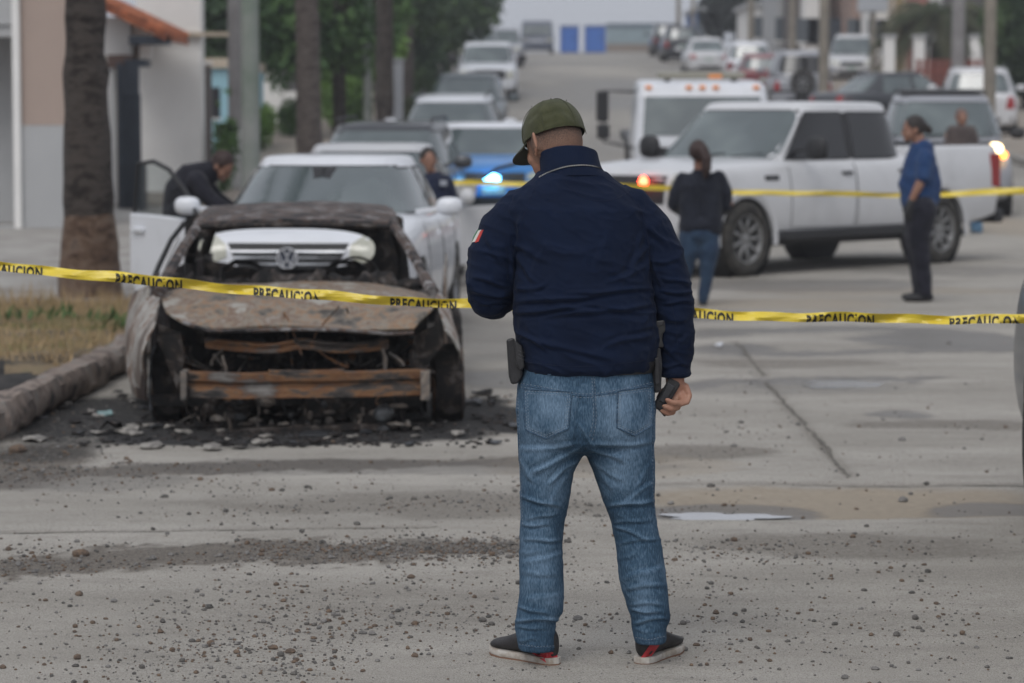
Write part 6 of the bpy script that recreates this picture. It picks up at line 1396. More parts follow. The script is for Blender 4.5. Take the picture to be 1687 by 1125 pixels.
# ---------------------------------------------------------------- tow truck
def tow_truck():
    p = at(1157, 46.5); root = empty('tow_truck', p, 0, 'white flat-fronted tow truck with orange roof lamps and a long mirror arm', 'truck'); root.rotation_euler = (SLOPE(46), 0, 0)
    k = 1.0; hw = 1.13
    m_ = MB(); rings = []
    for z, w, y_ in ((.40, 1.10, -.0), (.95, 1.13, -.02), (1.05, 1.12, .0), (1.72, 1.06, .20), (1.88, 1.03, .27), (1.95, .97, .42)):
        rings.append([(-w, y_ + .08, z), (-w + .10, y_, z), (w - .10, y_, z), (w, y_ + .08, z), (w, 1.9, z), (-w, 1.9, z)])
    m_.loft(rings); m_.build('cab', P_WHITE, root, bevel=.03)
    def q(pts, th, nm, mat): 
        m2 = MB(); m2.loft([[Vector(p) for p in pts], [Vector(p) + Vector((0, .02, 0)) for p in pts]]); return m2.build(nm, mat, root, bevel=.004)
    q([(-.98, -.012, 1.10), (.98, -.012, 1.10), (.94, .185, 1.72), (-.94, .185, 1.72)], .02, 'windshield', GLASS)
    q([(-.80, -.045, .60), (.80, -.045, .60), (.80, -.045, .90), (-.80, -.045, .90)], .02, 'grille', TRIM)
    for s in (-1, 1): q([(s * 1.02, -.045, .78), (s * .84, -.045, .78), (s * .84, -.045, 1.0), (s * 1.02, -.045, 1.0)], .02, 'headlight', LAMP)
    m2 = MB(); m2.box((-1.12, -.14, .42), (1.12, .0, .68)); m2.build('bumper', P_WHITE2, root, bevel=.02)
    for x in (-.88, -.22, 0, .22, .88):
        m2 = MB(); m2.ell((x, .235, 1.87), (.06, .04, .035), 12, 8); m2.build('marker_lamp', AMB, root, True)
    for s in (-1, 1):
        m2 = MB(); m2.tube([(s * 1.08, .10, 1.80), (s * 1.62, -.02, 1.82), (s * 1.62, -.02, 1.0), (s * 1.10, .10, .88)], .022, 8); m2.build('mirror_arm', TRIM, root, True)
        m2 = MB(); m2.box((s * 1.62 - .12, -.07, 1.32), (s * 1.62 + .08, .03, 1.82)); m2.build('mirror', TRIM, root, bevel=.03)
        m2 = MB(); m2.box((s * 1.62 - .11, -.07, 1.04), (s * 1.62 + .10, .03, 1.28)); m2.build('wide_mirror', TRIM, root, bevel=.03)
        for y in (.75, 4.6): wheel(root, s * .95, y, .42, .42, .25, 8)
    lb = empty('light_bar', (0, .7, 1.98)); lb.parent = root
    m2 = MB(); m2.box((-.72, -.15, .02), (.72, .15, .13)); m2.build('bar_housing', M('lightbar_clear', (.30, .29, .24), .3), lb, bevel=.02)
    for s in (-.55, .55): 
        m2 = MB(); m2.box((s - .05, -.1, -.05), (s + .05, .1, .02)); m2.build('bracket', TRIM, lb)
    m2 = MB(); m2.box((.12, -.153, .03), (.34, -.151, .09)); m2.build('amber_segment', AMB, lb)
    m2 = MB(); m2.box((-1.1, 2.0, .75), (1.1, 6.6, .90)); m2.build('flat_bed', PLAST, root, bevel=.01)
    m2 = MB(); m2.box((-.45, .3, .45), (.45, 6.4, .74)); m2.build('chassis', TRIM, root)
    m2 = MB()
    for x in (-1.0, 1.0): m2.bar((x, 2.05, .9), (x, 2.05, 1.7), .08, .08)
    m2.bar((-1.0, 2.05, 1.7), (1.0, 2.05, 1.7), .08, .08); m2.build('headboard', PLAST, root)
tow_truck()
# ================================================================== THE OTHER PEOPLE
SKIN2 = M('skin_brown', (.30, .165, .115), .55, col2=(.24, .12, .08), nscale=12)
def figure(Y, base, label, head, face, skin, clothes, hair=(.02, .014, .012), vox=.011, extra=None):
    """head: (px, py, dy, radius m); face: yaw in degrees (0 looks towards the camera); limbs as (px,py,dy) chains with radii in metres"""
    root = empty('person', Vector((U(base, 400, Y).x, Y, GZ(Y))), 0, label, 'person'); INV = Matrix.Translation(-root.location)
    def ch(m_, tubes):
        for pts, rad in tubes:
            pts_ = [U(x, y, Y + dy) for x, y, dy in pts]; m_.tube(pts_, list(rad), 14, rnd=True)
    hx, hy, hd, hr = head; C_ = U(hx, hy, Y + hd); R = Matrix.Rotation(math.radians(face[0]), 4, 'Z') @ Matrix.Rotation(math.radians(face[1]), 4, 'X')
    s = hr / .1; HM = Matrix.Translation(C_) @ R    # local: faces -Y
    def he(m_, c, r, n=14, k=10, rot=None):
        q = MB(); q.ell((0, 0, 0), tuple(v * s for v in r), n, k, M=rot); m_.add([HM @ (Vector(v) + Vector(c) * s) for v in q.v], q.f)
    m_ = MB(); he(m_, (0, .005, .015), (.074, .094, .10), 20, 14); he(m_, (0, -.045, -.045), (.052, .05, .055)); he(m_, (0, -.07, -.08), (.028, .026, .024)); he(m_, (0, -.097, -.022), (.011, .018, .022)); he(m_, (0, -.104, -.034), (.015, .012, .010))
    he(m_, (0, -.086, -.058), (.022, .010, .009)); he(m_, (0, -.082, .014), (.045, .014, .009))
    for q in (-1, 1): he(m_, (q * .078, 0, -.01), (.008, .02, .032)); he(m_, (q * .034, -.06, -.03), (.024, .026, .028)); he(m_, (q * .028, -.08, .0), (.012, .01, .008))
    ch(m_, skin); bme = fuse(m_, .008, 3); bme.transform(INV); body = link('body', bme, SKIN2, root, True)
    e_ = MB()
    for q in (-1, 1): e2 = MB(); e2.ell((q * .030 * s, -.0885 * s, .0), (.009 * s, .005 * s, .004 * s), 8, 6); e_.add([HM @ Vector(v) for v in e2.v], e2.f)
    e_.build('eyes', TRIM, root, True, inv=INV)
    hm = M('hair_%.3f' % hair[0], hair, .6, bump=.4, bscale=200)
    m_ = MB(); he(m_, (0, .018, .030), (.084, .098, .098), 20, 14)
    for sx_ in (-1, 1): he(m_, (sx_ * .06, .02, .0), (.022, .05, .045))
    if extra:
        for pts, rad in extra: m_.tube([U(x, y, Y + dy) for x, y, dy in pts], list(rad), 12, rnd=True)
    h = fuse(m_, .007, 2); co = coords(h); setco(h, co + normals(h) * ((fbm(co * 40, 3) - .5) * .006)[:, None]); h.transform(INV); link('hair', h, hm, root, True)
    for nm, mat, tubes, ell in clothes:
        m_ = MB(); ch(m_, tubes)
        for (x, y, dy, rx, ry, rz_) in ell: m_.ell(U(x, y, Y + dy), (rx, ry, rz_), 18, 12)
        c = fuse(m_, vox, 4); co = coords(c); no = normals(c); w = (fbm(co * np.array([6, 6, 10]), 4) - .5) * .030 + (fbm(co * np.array([16, 16, 22]) + 9, 3) - .5) * .010
        setco(c, co + no * w[:, None]); c.transform(INV); link(nm, c, mat, root, True)
    return root, INV
BLKF = fabric('cloth_black', (.014, .014, .017), (.022, .022, .026), 6); DENB = fabric('jeans_dark', (.020, .038, .075), (.032, .06, .105), 9)
# woman with her back turned, in black jacket
w1, I = figure(25.6, 1150, 'woman with auburn ponytail, dark jacket and blue jeans, seen from behind before the pickup', (1151, 252, -.02, .093), (150, -18),
    [([(1152, 262, 0), (1153, 285, 0)], (.05, .055)), ([(1122, 300, 0), (1106, 335, .03), (1122, 345, .22), (1130, 335, .27)], (.04, .035, .026, .03)), ([(1188, 300, 0), (1202, 335, .03), (1186, 348, .22), (1180, 340, .27)], (.04, .035, .026, .03))],
    [('jacket', fabric('jacket_black_navy', (.011, .013, .021), (.018, .021, .032), 6), [([(1152, 286, 0), (1153, 300, 0)], (.07, .10)), ([(1124, 294, 0), (1112, 318, .01), (1107, 338, .04), (1120, 350, .20)], (.064, .060, .052, .042)), ([(1184, 292, 0), (1196, 318, .01), (1198, 338, .04), (1186, 352, .20)], (.064, .060, .052, .042)), ([(1135, 305, 0), (1138, 340, 0), (1137, 376, 0)], (.115, .105, .112)), ([(1170, 305, 0), (1170, 340, 0), (1171, 376, 0)], (.115, .105, .112))], [(1153, 372, 0, .2, .13, .09)]),
     ('jeans', DENB, [([(1136, 385, 0), (1133, 420, 0), (1129, 455, .05), (1122, 494, .1)], (.105, .092, .065, .048)), ([(1168, 385, 0), (1167, 420, 0), (1164, 455, .0), (1158, 494, 0)], (.105, .092, .064, .048))], [(1153, 386, .0, .17, .13, .10)]),
     ('shoe', TRIM, [([(1158, 501, 0), (1157, 503, .12)], (.04, .035))], []), ('shoe', TRIM, [([(1122, 501, .1), (1120, 502, .2)], (.04, .035))], [])],
    hair=(.030, .013, .010), extra=[([(1150, 243, -.04), (1158, 250, -.11), (1164, 262, -.14), (1164, 278, -.14), (1162, 292, -.12)], (.075, .06, .05, .045, .018))])
# man in blue T-shirt, in profile
NAVT = fabric('tshirt_blue', (.018, .045, .125), (.026, .06, .15), 8); TRK = fabric('trousers_black', (.012, .013, .020), (.02, .02, .03), 8)
w2, I = figure(26.2, 1515, 'man with a black bun in blue T-shirt and black trousers, in profile at right', (1505, 213, 0, .104), (-82, 6),
    [([(1511, 222, 0), (1517, 245, 0)], (.056, .065)), ([(1524, 262, -.14), (1521, 290, -.17), (1513, 307, -.17), (1500, 334, -.16)], (.052, .046, .042, .03))],
    [('tshirt', NAVT, [([(1519, 250, 0), (1514, 290, 0), (1514, 325, 0)], (.125, .165, .160)), ([(1503, 270, .0), (1500, 305, 0), (1502, 326, 0)], (.08, .115, .105)), ([(1525, 260, -.12), (1521, 290, -.17)], (.085, .075)), ([(1525, 260, .12), (1524, 290, .17)], (.085, .075)), ([(1530, 262, 0), (1535, 300, 0), (1532, 330, 0)], (.07, .085, .09))], [(1515, 334, 0, .17, .19, .07)]),
     ('trousers', TRK, [([(1518, 345, -.08), (1513, 395, -.08), (1519, 440, -.08), (1523, 482, -.08)], (.145, .105, .080, .070)), ([(1514, 345, .08), (1507, 395, .08), (1513, 440, .08), (1516, 480, .08)], (.14, .105, .080, .068))], [(1516, 345, 0, .16, .17, .10)]),
     ('shoe', TRIM, [([(1530, 489, -.08), (1512, 491, -.09), (1494, 492, -.09)], (.045, .042, .034))], []), ('shoe', TRIM, [([(1522, 487, .08), (1505, 489, .08), (1490, 489, .09)], (.045, .042, .034))], []),
     ('glove', TRIM, [([(1501, 332, -.16), (1497, 345, -.16), (1496, 354, -.15)], (.034, .042, .032)), ([(1498, 352, -.17), (1494, 364, -.15)], (.013, .011)), ([(1502, 350, -.17), (1500, 364, -.16)], (.013, .011)), ([(1494, 344, -.18), (1490, 354, -.18)], (.014, .011))], []),
     ], extra=[([(1513, 205, 0), (1523, 209, 0), (1530, 214, 0)], (.05, .042, .038))])
ln = MB(); ln.tube([U(1493, 348, 26.0), U(1490, 360, 26.0)], .012, 6)
# officer leaning into the saloon
OFF = fabric('uniform_black', (.012, .012, .018), (.020, .020, .028), 6)
w3, I = figure(23.3, 300, 'officer in black uniform bending down beside the open saloon door', (366, 273, -.02, .100), (60, 38),
    [([(355, 282, 0), (335, 292, 0)], (.055, .06)), ([(325, 300, -.1), (345, 335, -.15), (372, 352, -.2), (384, 356, -.2)], (.05, .045, .035, .035))],
    [('shirt', OFF, [([(345, 285, 0), (322, 295, 0), (303, 318, 0), (297, 345, 0)], (.10, .165, .17, .15)), ([(325, 298, -.14), (343, 325, -.18), (368, 345, -.2)], (.085, .07, .06)), ([(330, 292, .14), (352, 325, .16), (380, 345, .1)], (.085, .07, .06))], []),
     ('trousers', OFF, [([(297, 350, -.08), (305, 430, -.08), (298, 540, -.08)], (.12, .085, .06)), ([(303, 350, .08), (312, 430, .08), (306, 538, .08)], (.12, .085, .06))], []),
     ('shoe', TRIM, [([(300, 550, -.08), (318, 553, -.1)], (.05, .04))], []), ('shoe', TRIM, [([(306, 549, .08), (324, 551, .06)], (.05, .04))], [])], hair=(.03, .026, .024))
# policewoman behind the saloon
w4, I = figure(25.7, 712, 'policewoman with tied-back black hair in navy uniform behind the white saloon', (706, 263, 0, .092), (14, 4),
    [([(708, 275, 0), (714, 292, 0)], (.045, .05)), ([(690, 305, 0), (684, 340, 0), (692, 368, -.15)], (.045, .04, .03)), ([(738, 305, 0), (746, 340, 0), (738, 368, -.15)], (.045, .04, .03))],
    [('shirt', fabric('uniform_navy', (.012, .016, .035), (.018, .024, .05), 6), [([(716, 305, 0), (717, 340, 0), (717, 385, 0)], (.135, .145, .14)), ([(697, 298, 0), (688, 320, 0), (684, 345, 0)], (.07, .06, .05)), ([(733, 298, 0), (742, 320, 0), (746, 345, 0)], (.07, .06, .05))], []),
     ('trousers', OFF, [([(705, 385, 0), (706, 440, 0), (705, 490, 0)], (.11, .08, .06)), ([(728, 385, 0), (729, 440, 0), (730, 490, 0)], (.11, .08, .06))], []),
     ('shoe', TRIM, [([(705, 497, 0), (703, 499, -.1)], (.045, .04))], []), ('shoe', TRIM, [([(730, 497, 0), (731, 499, -.1)], (.045, .04))], [])], extra=[([(706, 250, .1), (706, 258, .13)], (.04, .035))])
m_ = MB(); m_.box((-.02, -.175, 0), (.045, -.165, .05)); o = m_.build('badge_patch', M('patch_grey', (.3, .32, .36), .8), w4); o.location = (U(729, 305, 25.7).x - w4.location.x, 0, U(729, 305, 25.7).z)
# man behind the load bed
w5, I = figure(39.6, 1583, 'man in grey-brown shirt and pale jeans standing behind the pickup load bed', (1584, 194, 0, .100), (10, 5),
    [([(1584, 200, 0), (1584, 212, 0)], (.055, .06)), ([(1562, 222, 0), (1558, 260, 0), (1565, 290, -.1)], (.045, .04, .03)), ([(1606, 222, 0), (1610, 260, 0), (1603, 290, -.1)], (.045, .04, .03))],
    [('shirt', fabric('shirt_umber', (.075, .060, .058), (.10, .08, .075), 6), [([(1584, 222, 0), (1584, 250, 0), (1584, 288, 0)], (.16, .17, .16)), ([(1569, 216, 0), (1560, 245, 0)], (.085, .07)), ([(1599, 216, 0), (1608, 245, 0)], (.085, .07))], []),
     ('jeans', fabric('jeans_pale', (.10, .19, .30), (.14, .25, .36), 6), [([(1576, 290, 0), (1574, 340, 0), (1576, 380, 0)], (.13, .1, .085)), ([(1594, 290, 0), (1604, 340, .15), (1609, 378, .2)], (.13, .1, .085))], []),
     ('shoe', PLAST, [([(1576, 387, 0), (1572, 389, -.12)], (.055, .045))], []), ('shoe', PLAST, [([(1609, 386, .2), (1605, 388, .08)], (.055, .045))], [])], hair=(.16, .09, .07))
# ================================================================== TREES, POLES, HOUSES, AIR
BARK = burnt('palm_bark', [(.35, (.018, .014, .012)), (.48, (.045, .036, .032)), (.60, (.075, .062, .054)), (.78, (.045, .04, .037))], 5, (1, 1, 2.5), .9, .95)
BARKB = burnt('palm_foot', [(.35, (.05, .03, .022)), (.5, (.12, .075, .05)), (.65, (.17, .12, .09)), (.8, (.08, .06, .05))], 6, (1, 1, 1.5), .9, .95, seed=3)
def leaf_mat(name, a, b_): return M(name, a, .75, col2=b_, nscale=.9, lo=.42, hi=.58, spec=.3)
LEAF = leaf_mat('leaf_mid', (.095, .17, .055), (.04, .085, .03)); LEAFD = leaf_mat('leaf_dark', (.04, .07, .034), (.075, .12, .045)); LEAFB = leaf_mat('leaf_bright', (.18, .31, .07), (.09, .165, .045)); FROND = leaf_mat('frond', (.055, .075, .035), (.10, .095, .05))
def leaves(blobs, n, size, rng, gap=.5):
    """many small leaf faces scattered through ragged clumps"""
    B = np.array([b[:6] for b in blobs], float); vol = B[:, 3] * B[:, 4] * B[:, 5]; pick = rng.choice(len(B), n, p=vol / vol.sum())
    d = rng.normal(size=(n, 3)); d /= np.linalg.norm(d, axis=1)[:, None]; r = rng.random(n) ** .42; P = B[pick, :3] + d * r[:, None] * B[pick, 3:6]
    k = fbm(P * 1.3 + 50, 3) > (.5 - (1 - gap) * .25); P = P[k]; n = len(P)
    a = rng.normal(size=(n, 3)); a /= np.linalg.norm(a, axis=1)[:, None]; b = rng.normal(size=(n, 3)); b = np.cross(a, b); b /= np.linalg.norm(b, axis=1)[:, None]
    s = size * rng.uniform(.6, 1.3, n)[:, None]; V = np.stack([P - a * s, P + b * s * .45, P + a * s, P - b * s * .45], 1).reshape(-1, 3)
    me = bpy.data.meshes.new('crown'); me.from_pydata(V.tolist(), [], np.arange(4 * n).reshape(-1, 4).tolist()); me.update(); return me
def trunk_mb(pts, rad, n=16, amp=.02, sc=6, rings=True):
    P = smooth_curve(pts, 14); R = np.interp(np.linspace(0, 1, len(P)), np.linspace(0, 1, len(rad)), rad)
    m_ = MB(); m_.tube(P, [float(r * (1 + (.035 * math.sin(i * 2.1) if rings else 0))) for i, r in enumerate(R)], n); v = np.array(m_.v)
    for k in range(2): v[:, k] += (fbm(v * sc + 31 * k, 3) - .5) * amp * 2
    m_.v = [tuple(p) for p in v]; return m_
def tree(px, Y, h, r, label, crown=None, lm=None, lean=0, name='palm_tree', group=None, foot=False, n=2600, size=.16, gap=.5, bark=None, limbs=0, seed=0, kk=None):
    p = at(px, Y, .1); root = empty(name, p, 0, label, 'tree', group); rng = np.random.default_rng(seed + 5)
    m_ = trunk_mb([(0, 0, -.1), (lean * .3, 0, h * .33), (lean * .6, 0, h * .66), (lean, 0, h)], [r * 1.35, r * 1.02, r * .93, r * .95] if foot else [r * 1.1, r, r * .9, r * .8], amp=.03); m_.build('trunk', bark or BARK, root, True)
    if limbs:
        m_ = MB()
        for i in range(limbs):
            a = rng.uniform(0, 6.28); z = h * rng.uniform(.7, .98); L_ = rng.uniform(.8, 2.0); m_.tube([(lean, 0, z), (lean + math.cos(a) * L_ * .5, math.sin(a) * L_ * .5, z + L_ * .5), (lean + math.cos(a) * L_, math.sin(a) * L_, z + L_ * 1.1)], [r * .5, r * .3, r * .12], 7)
        m_.build('limb', bark or BARK, root, True)
    if crown: link('crown', leaves(crown, n, size, rng, gap), lm, root)
    return root
def fronds(root, top, n, L_, seed, mat, droop=1.0):
    rng = random.Random(seed); m_ = MB()
    for i in range(n):
        a = rng.uniform(0, 6.28); el = rng.uniform(-.5, 1.2); P = []
        for k in range(9):
            s = k / 8; r = L_ * s * math.cos(el * .6) ; z = L_ * (math.sin(el) * s - droop * .75 * s * s); P.append(Vector(top) + Vector((math.cos(a) * r, math.sin(a) * r, z)))
        m_.tube(P, [.025] * 4 + [.015] * 5, 4)
        side = Vector((-math.sin(a), math.cos(a), 0))
        for k in range(1, 8):
            for j in range(3):
                q = P[k].lerp(P[k + 1], j / 3) if k < 8 else P[8]; w = L_ * .22 * math.sin(PI * (k + j / 3) / 8.6)
                for sg in (-1, 1):
                    e = q + side * sg * w + (P[min(k + 1, 8)] - P[k]) * .8 + Vector((0, 0, -w * .55)); t = (P[min(k + 1, 8)] - P[k]).normalized() * .035
                    m_.add([q - t, q + t, e], [(0, 1, 2)])
    m_.build('crown', mat, root)
# palms and trees of the left pavement
t1 = tree(147, 25.0, 6.5, .185, 'thick dark palm trunk at the back of the dry verge, brown at its foot', lean=-.04, foot=True); fronds(t1, (-.04, 0, 6.6), 30, 2.3, 2, FROND)
m_ = trunk_mb([(0, 0, -.15), (0, 0, .2), (0, 0, .55), (.0, 0, .75)], [.30, .275, .245, .222], amp=.02, rings=False); m_.build('trunk_foot', BARKB, t1, True)
t2 = tree(512, 44, 7.5, .19, 'straight brown palm trunk right of the paired concrete poles', lean=-.1, bark=burnt('palm_bark_brown', [(.35, (.05, .04, .036)), (.5, (.10, .082, .074)), (.65, (.13, .11, .10))], 6, (1, 1, 3), .8, .95)); fronds(t2, (-.1, 0, 7.6), 28, 2.3, 4, FROND)
t3 = tree(634, 61, 8, .19, 'dark palm trunk left of the white gate pillar', lean=.02); fronds(t3, (0, 0, 8.1), 28, 2.3, 5, FROND)
t4 = tree(672, 84, 8, .17, 'slim dark trunk behind the white gate pillar', lean=.05); fronds(t4, (0, 0, 8.1), 24, 2.2, 6, FROND)
t5 = tree(706, 100, 8, .17, 'slim trunk beside the farthest part of the left row', lean=.05); fronds(t5, (0, 0, 8.1), 24, 2.2, 7, FROND)
def C(px, py, Y, rx, ry, rz, base): v = U(px, py, Y) - base; return (v.x, v.y, v.z, rx, ry, rz)
def bushy(px, Y, r, blobs, lm, label, n, size, seed, h=3.0, **kw):
    b = at(px, Y, .1); return tree(px, Y, h, r, label, [C(x, y, yy, a, a, c, b) for x, y, yy, a, c in blobs], lm, name='leafy_tree', n=n, size=size, seed=seed, limbs=7, **kw)
bushy(560, 66, .16, [(455, 10, 64, 1.0, .8), (470, 60, 65, 1.1, 1.0), (520, 10, 66, 1.3, 1.0), (560, 60, 66, 1.4, .9), (480, 110, 64, .8, .6), (600, 10, 68, 1.2, 1.2), (440, 45, 64, .6, .6)], LEAF, 'full green street tree over the left pavement behind the concrete poles', 9000, .13, 1)
bushy(590, 74, .14, [(575, 90, 72, 1.0, 1.0), (545, 130, 72, .8, .8), (610, 60, 74, 1.0, 1.2), (570, 180, 70, .7, .5)], LEAFB, 'brighter green tree between the two palm trunks at left', 6500, .12, 2, gap=.4)
bushy(735, 105, .2, [(700, 20, 100, 1.8, 1.5), (740, 10, 104, 2.0, 1.5), (760, -20, 106, 1.8, 1.4), (720, 65, 104, 1.3, 1.0), (680, 60, 98, 1.2, 1.3), (770, 20, 108, .9, .5)], LEAFD, 'dark dense tree arching over the far left row of cars', 9000, .17, 3)
bushy(640, 90, .2, [(630, 10, 88, 2.0, 1.4), (665, 80, 90, 1.3, 1.6), (690, 120, 92, 1.0, 1.0), (650, 130, 88, 1.0, 1.0)], LEAFD, 'dark tree mass behind the slim trunks on the left', 8000, .16, 4)
bushy(352, 70, .15, [(345, 10, 66, .9, .5), (360, 45, 66, .7, .5), (335, 60, 68, .5, .4), (350, 85, 66, .4, .3), (375, 30, 66, .6, .4), (368, 80, 67, .45, .4)], LEAFD, 'sparse dark tree over the pale blue house', 1800, .13, 5, h=4, gap=.2)
def bush(px, py, Y, r, h, label, lm, seed, n=900, group=None):
    b = at(px, Y, .12); root = empty('shrub', b, 0, label, 'shrub', group); rng = np.random.default_rng(seed)
    m_ = MB()
    for k in range(5): m_.tube([(0, 0, -.1), (rng.uniform(-r, r) * .5, rng.uniform(-r, r) * .5, h * .6)], [.02, .01], 5)
    m_.build('stem', BARK, root); link('foliage', leaves([(0, 0, h * .5, r, r, h * .5), (r * .4, 0, h * .65, r * .6, r * .6, h * .35), (-r * .4, .1, h * .4, r * .6, r * .6, h * .4)], n, .07, rng, .8), lm, root)
bush(372, 220, 47, .22, 1.75, 'narrow green shrub against the pale blue wall', LEAF, 11)
bush(433, 205, 60, .3, 1.0, 'low green shrub on the far left pavement', LEAFB, 12)
bush(480, 200, 66, .35, .9, 'rounded shrub left of the brown palm trunk', LEAF, 13); bush(575, 190, 70, .6, 1.6, 'pale green shrub between the palm trunks', LEAFB, 14, 2200); bush(455, 175, 78, .5, 1.1, 'dark shrub by the white wall', LEAFD, 15)
bush(680, 200, 72, .5, .8, 'grey-green shrub at the foot of the white gate pillar', FROND, 16)

CONC = M('pole_concrete', (.30, .31, .29), .9, col2=(.20, .24, .20), nscale=1.1, bump=.3); CONC2 = M('pole_grey', (.27, .26, .26), .9, col2=(.21, .2, .2), nscale=2); WOODP = M('pole_tan', (.27, .24, .20), .9, col2=(.2, .18, .15), nscale=2)
def pole(px, Y, r, h, mat, label, arm=True, white=0, grp='utility poles along the street'):
    root = empty('utility_pole', at(px, Y, .0), 0, label, 'pole', grp); m_ = MB(); m_.tube([(0, 0, -.2), (0, 0, h * .5), (0, 0, h)], [r, r * .9, r * .75], 16); m_.build('shaft', mat, root, True)
    if arm: m_ = MB(); m_.bar((-.9, 0, h - .4), (.9, 0, h - .4), .09, .12); [m_.tube([(x, 0, h - .34), (x, 0, h - .18)], .035, 8) for x in (-.8, 0, .8)]; m_.build('crossarm', mat, root)
    if white: m_ = MB(); m_.tube([(0, 0, -.1), (0, 0, white)], [r * 1.06, r * 1.04], 16); m_.build('painted_foot', M('foot_paint', (.5, .5, .49), .8, col2=(.3, .3, .3), nscale=4), root, True)
    return root
pole(414, 43.5, .15, 8.5, CONC, 'thick greenish concrete pole beside the bending officer')
pole(389, 48, .125, 8.5, CONC2, 'grey pole just left of the thick greenish one, its foot painted white', white=1.15)
pole(606, 66, .10, 8.5, CONC, 'thin grey-green pole between the leafy trees on the left'); 
pole(1575, 80, .20, 9, CONC2, 'pale concrete pole behind the dark saloon on the right'); pole(1627, 54, .125, 9, WOODP, 'concrete pole rising behind the silver off-roader, right of the others')
pole(1355, 79, .15, 9, WOODP, 'tan pole right of the silver off-roader with the spare wheel'); pole(1303, 118, .16, 9, WOODP, 'tan pole behind the roof of the silver off-roader'); pole(1235, 128, .16, 9, WOODP, 'slim tan pole beside the dark tree on the right')
pole(1116, 150, .13, 8, WOODP, 'dark slim pole left of the far right houses', arm=False); pole(1140, 165, .13, 8, WOODP, 'farthest slim pole beside the blue wall', arm=False); pole(1478, 95, .13, 8, M('pole_ochre', (.30, .23, .13), .9), 'ochre pole left of the low palm')

# ---- houses, left
def wallm(n_, c, c2=None, sc=1.2): return M('wall_' + n_, c, .92, col2=c2 or tuple(v * .8 for v in c), nscale=sc, bump=.12, bscale=30, lo=.4, hi=.75)
W_WHITE = wallm('white', (.80, .79, .77), (.72, .71, .69)); W_BEIGE = wallm('beige', (.40, .315, .27), (.37, .29, .25)); W_GREY = wallm('grey', (.42, .425, .43), (.38, .385, .39)); W_BLUE = wallm('pale_blue', (.30, .50, .58)); W_CREAM = wallm('cream', (.50, .43, .34)); W_PINK = wallm('pink', (.42, .20, .17)); DKM = M('dark_metal', (.045, .058, .078), .55, col2=(.032, .04, .055), nscale=3); TILE = M('roof_tile', (.50, .17, .08), .85, col2=(.20, .07, .04), nscale=6)
def bx(root, nm, mat, x0, x1, y0, y1, z0, z1, bev=0):
    o = root.location; m_ = MB(); m_.box((x0 - o.x, y0 - o.y, z0 - o.z), (x1 - o.x, y1 - o.y, z1 - o.z)); return m_.build(nm, mat, root, bevel=bev)
def X(px, Y): return (px - 843.5) / F * Y
def Z(py, Y): return U(843, py, Y).z
def house1():
    Y = 39; r = empty('house', (X(60, Y), Y, .1), 0, 'beige and grey rendered house with garage opening at far left', 'house'); d = 40.6
    bx(r, 'upper_wall', W_BEIGE, X(38, Y), X(126, Y), Y, d, Z(206, Y), 7)
    bx(r, 'lower_wall', W_GREY, X(38, Y), X(124, Y), Y - .03, d - .01, -.1, Z(206, Y) - .004)
    bx(r, 'corner_pilaster', W_WHITE, X(26, Y), X(38, Y) - .003, Y - .10, Y + .3, -.1, 7)
    bx(r, 'upper_storey', W_GREY, X(-260, Y), X(26, Y) - .003, Y, d, Z(40, Y), 7)
    bx(r, 'garage_lintel', W_GREY, X(-260, Y), X(26, Y) - .003, Y + .05, Y + .25, Z(60, Y), Z(40, Y) - .003)
    bx(r, 'garage_back_wall', W_GREY, X(-260, Y), X(26, Y) - .003, d - .3, d - .02, -.1, Z(40, Y) - .003)
    bx(r, 'kerb_plinth', W_GREY, X(-260, Y), X(24, Y), Y - .1, Y + .4, .0, .2)
    for x0 in (-7.9, -9.0): f = bx(r, 'window', DKM, x0 - .35, x0 + .35, Y - .02, Y + .02, 4.2, 5.3)
house1()
def house2():
    Y = 47; r = empty('house', (X(280, Y), Y, .2), 0, 'tall white house wall right of the dark gate', 'house'); a, b_ = X(228, Y), X(334, Y)
    bx(r, 'wall', W_WHITE, a, b_, Y, Y + .5, -.1, 8); bx(r, 'cornice', W_CREAM, X(212, Y), X(380, Y), Y - .12, Y - .003, Z(60, Y), Z(53, Y))
    for x_ in (a + .35, a + 1.9): 
        w = bx(r, 'window', DKM, x_ - .3, x_ + .3, Y - .03, Y + .02, 5.2, 6.2)
house2()
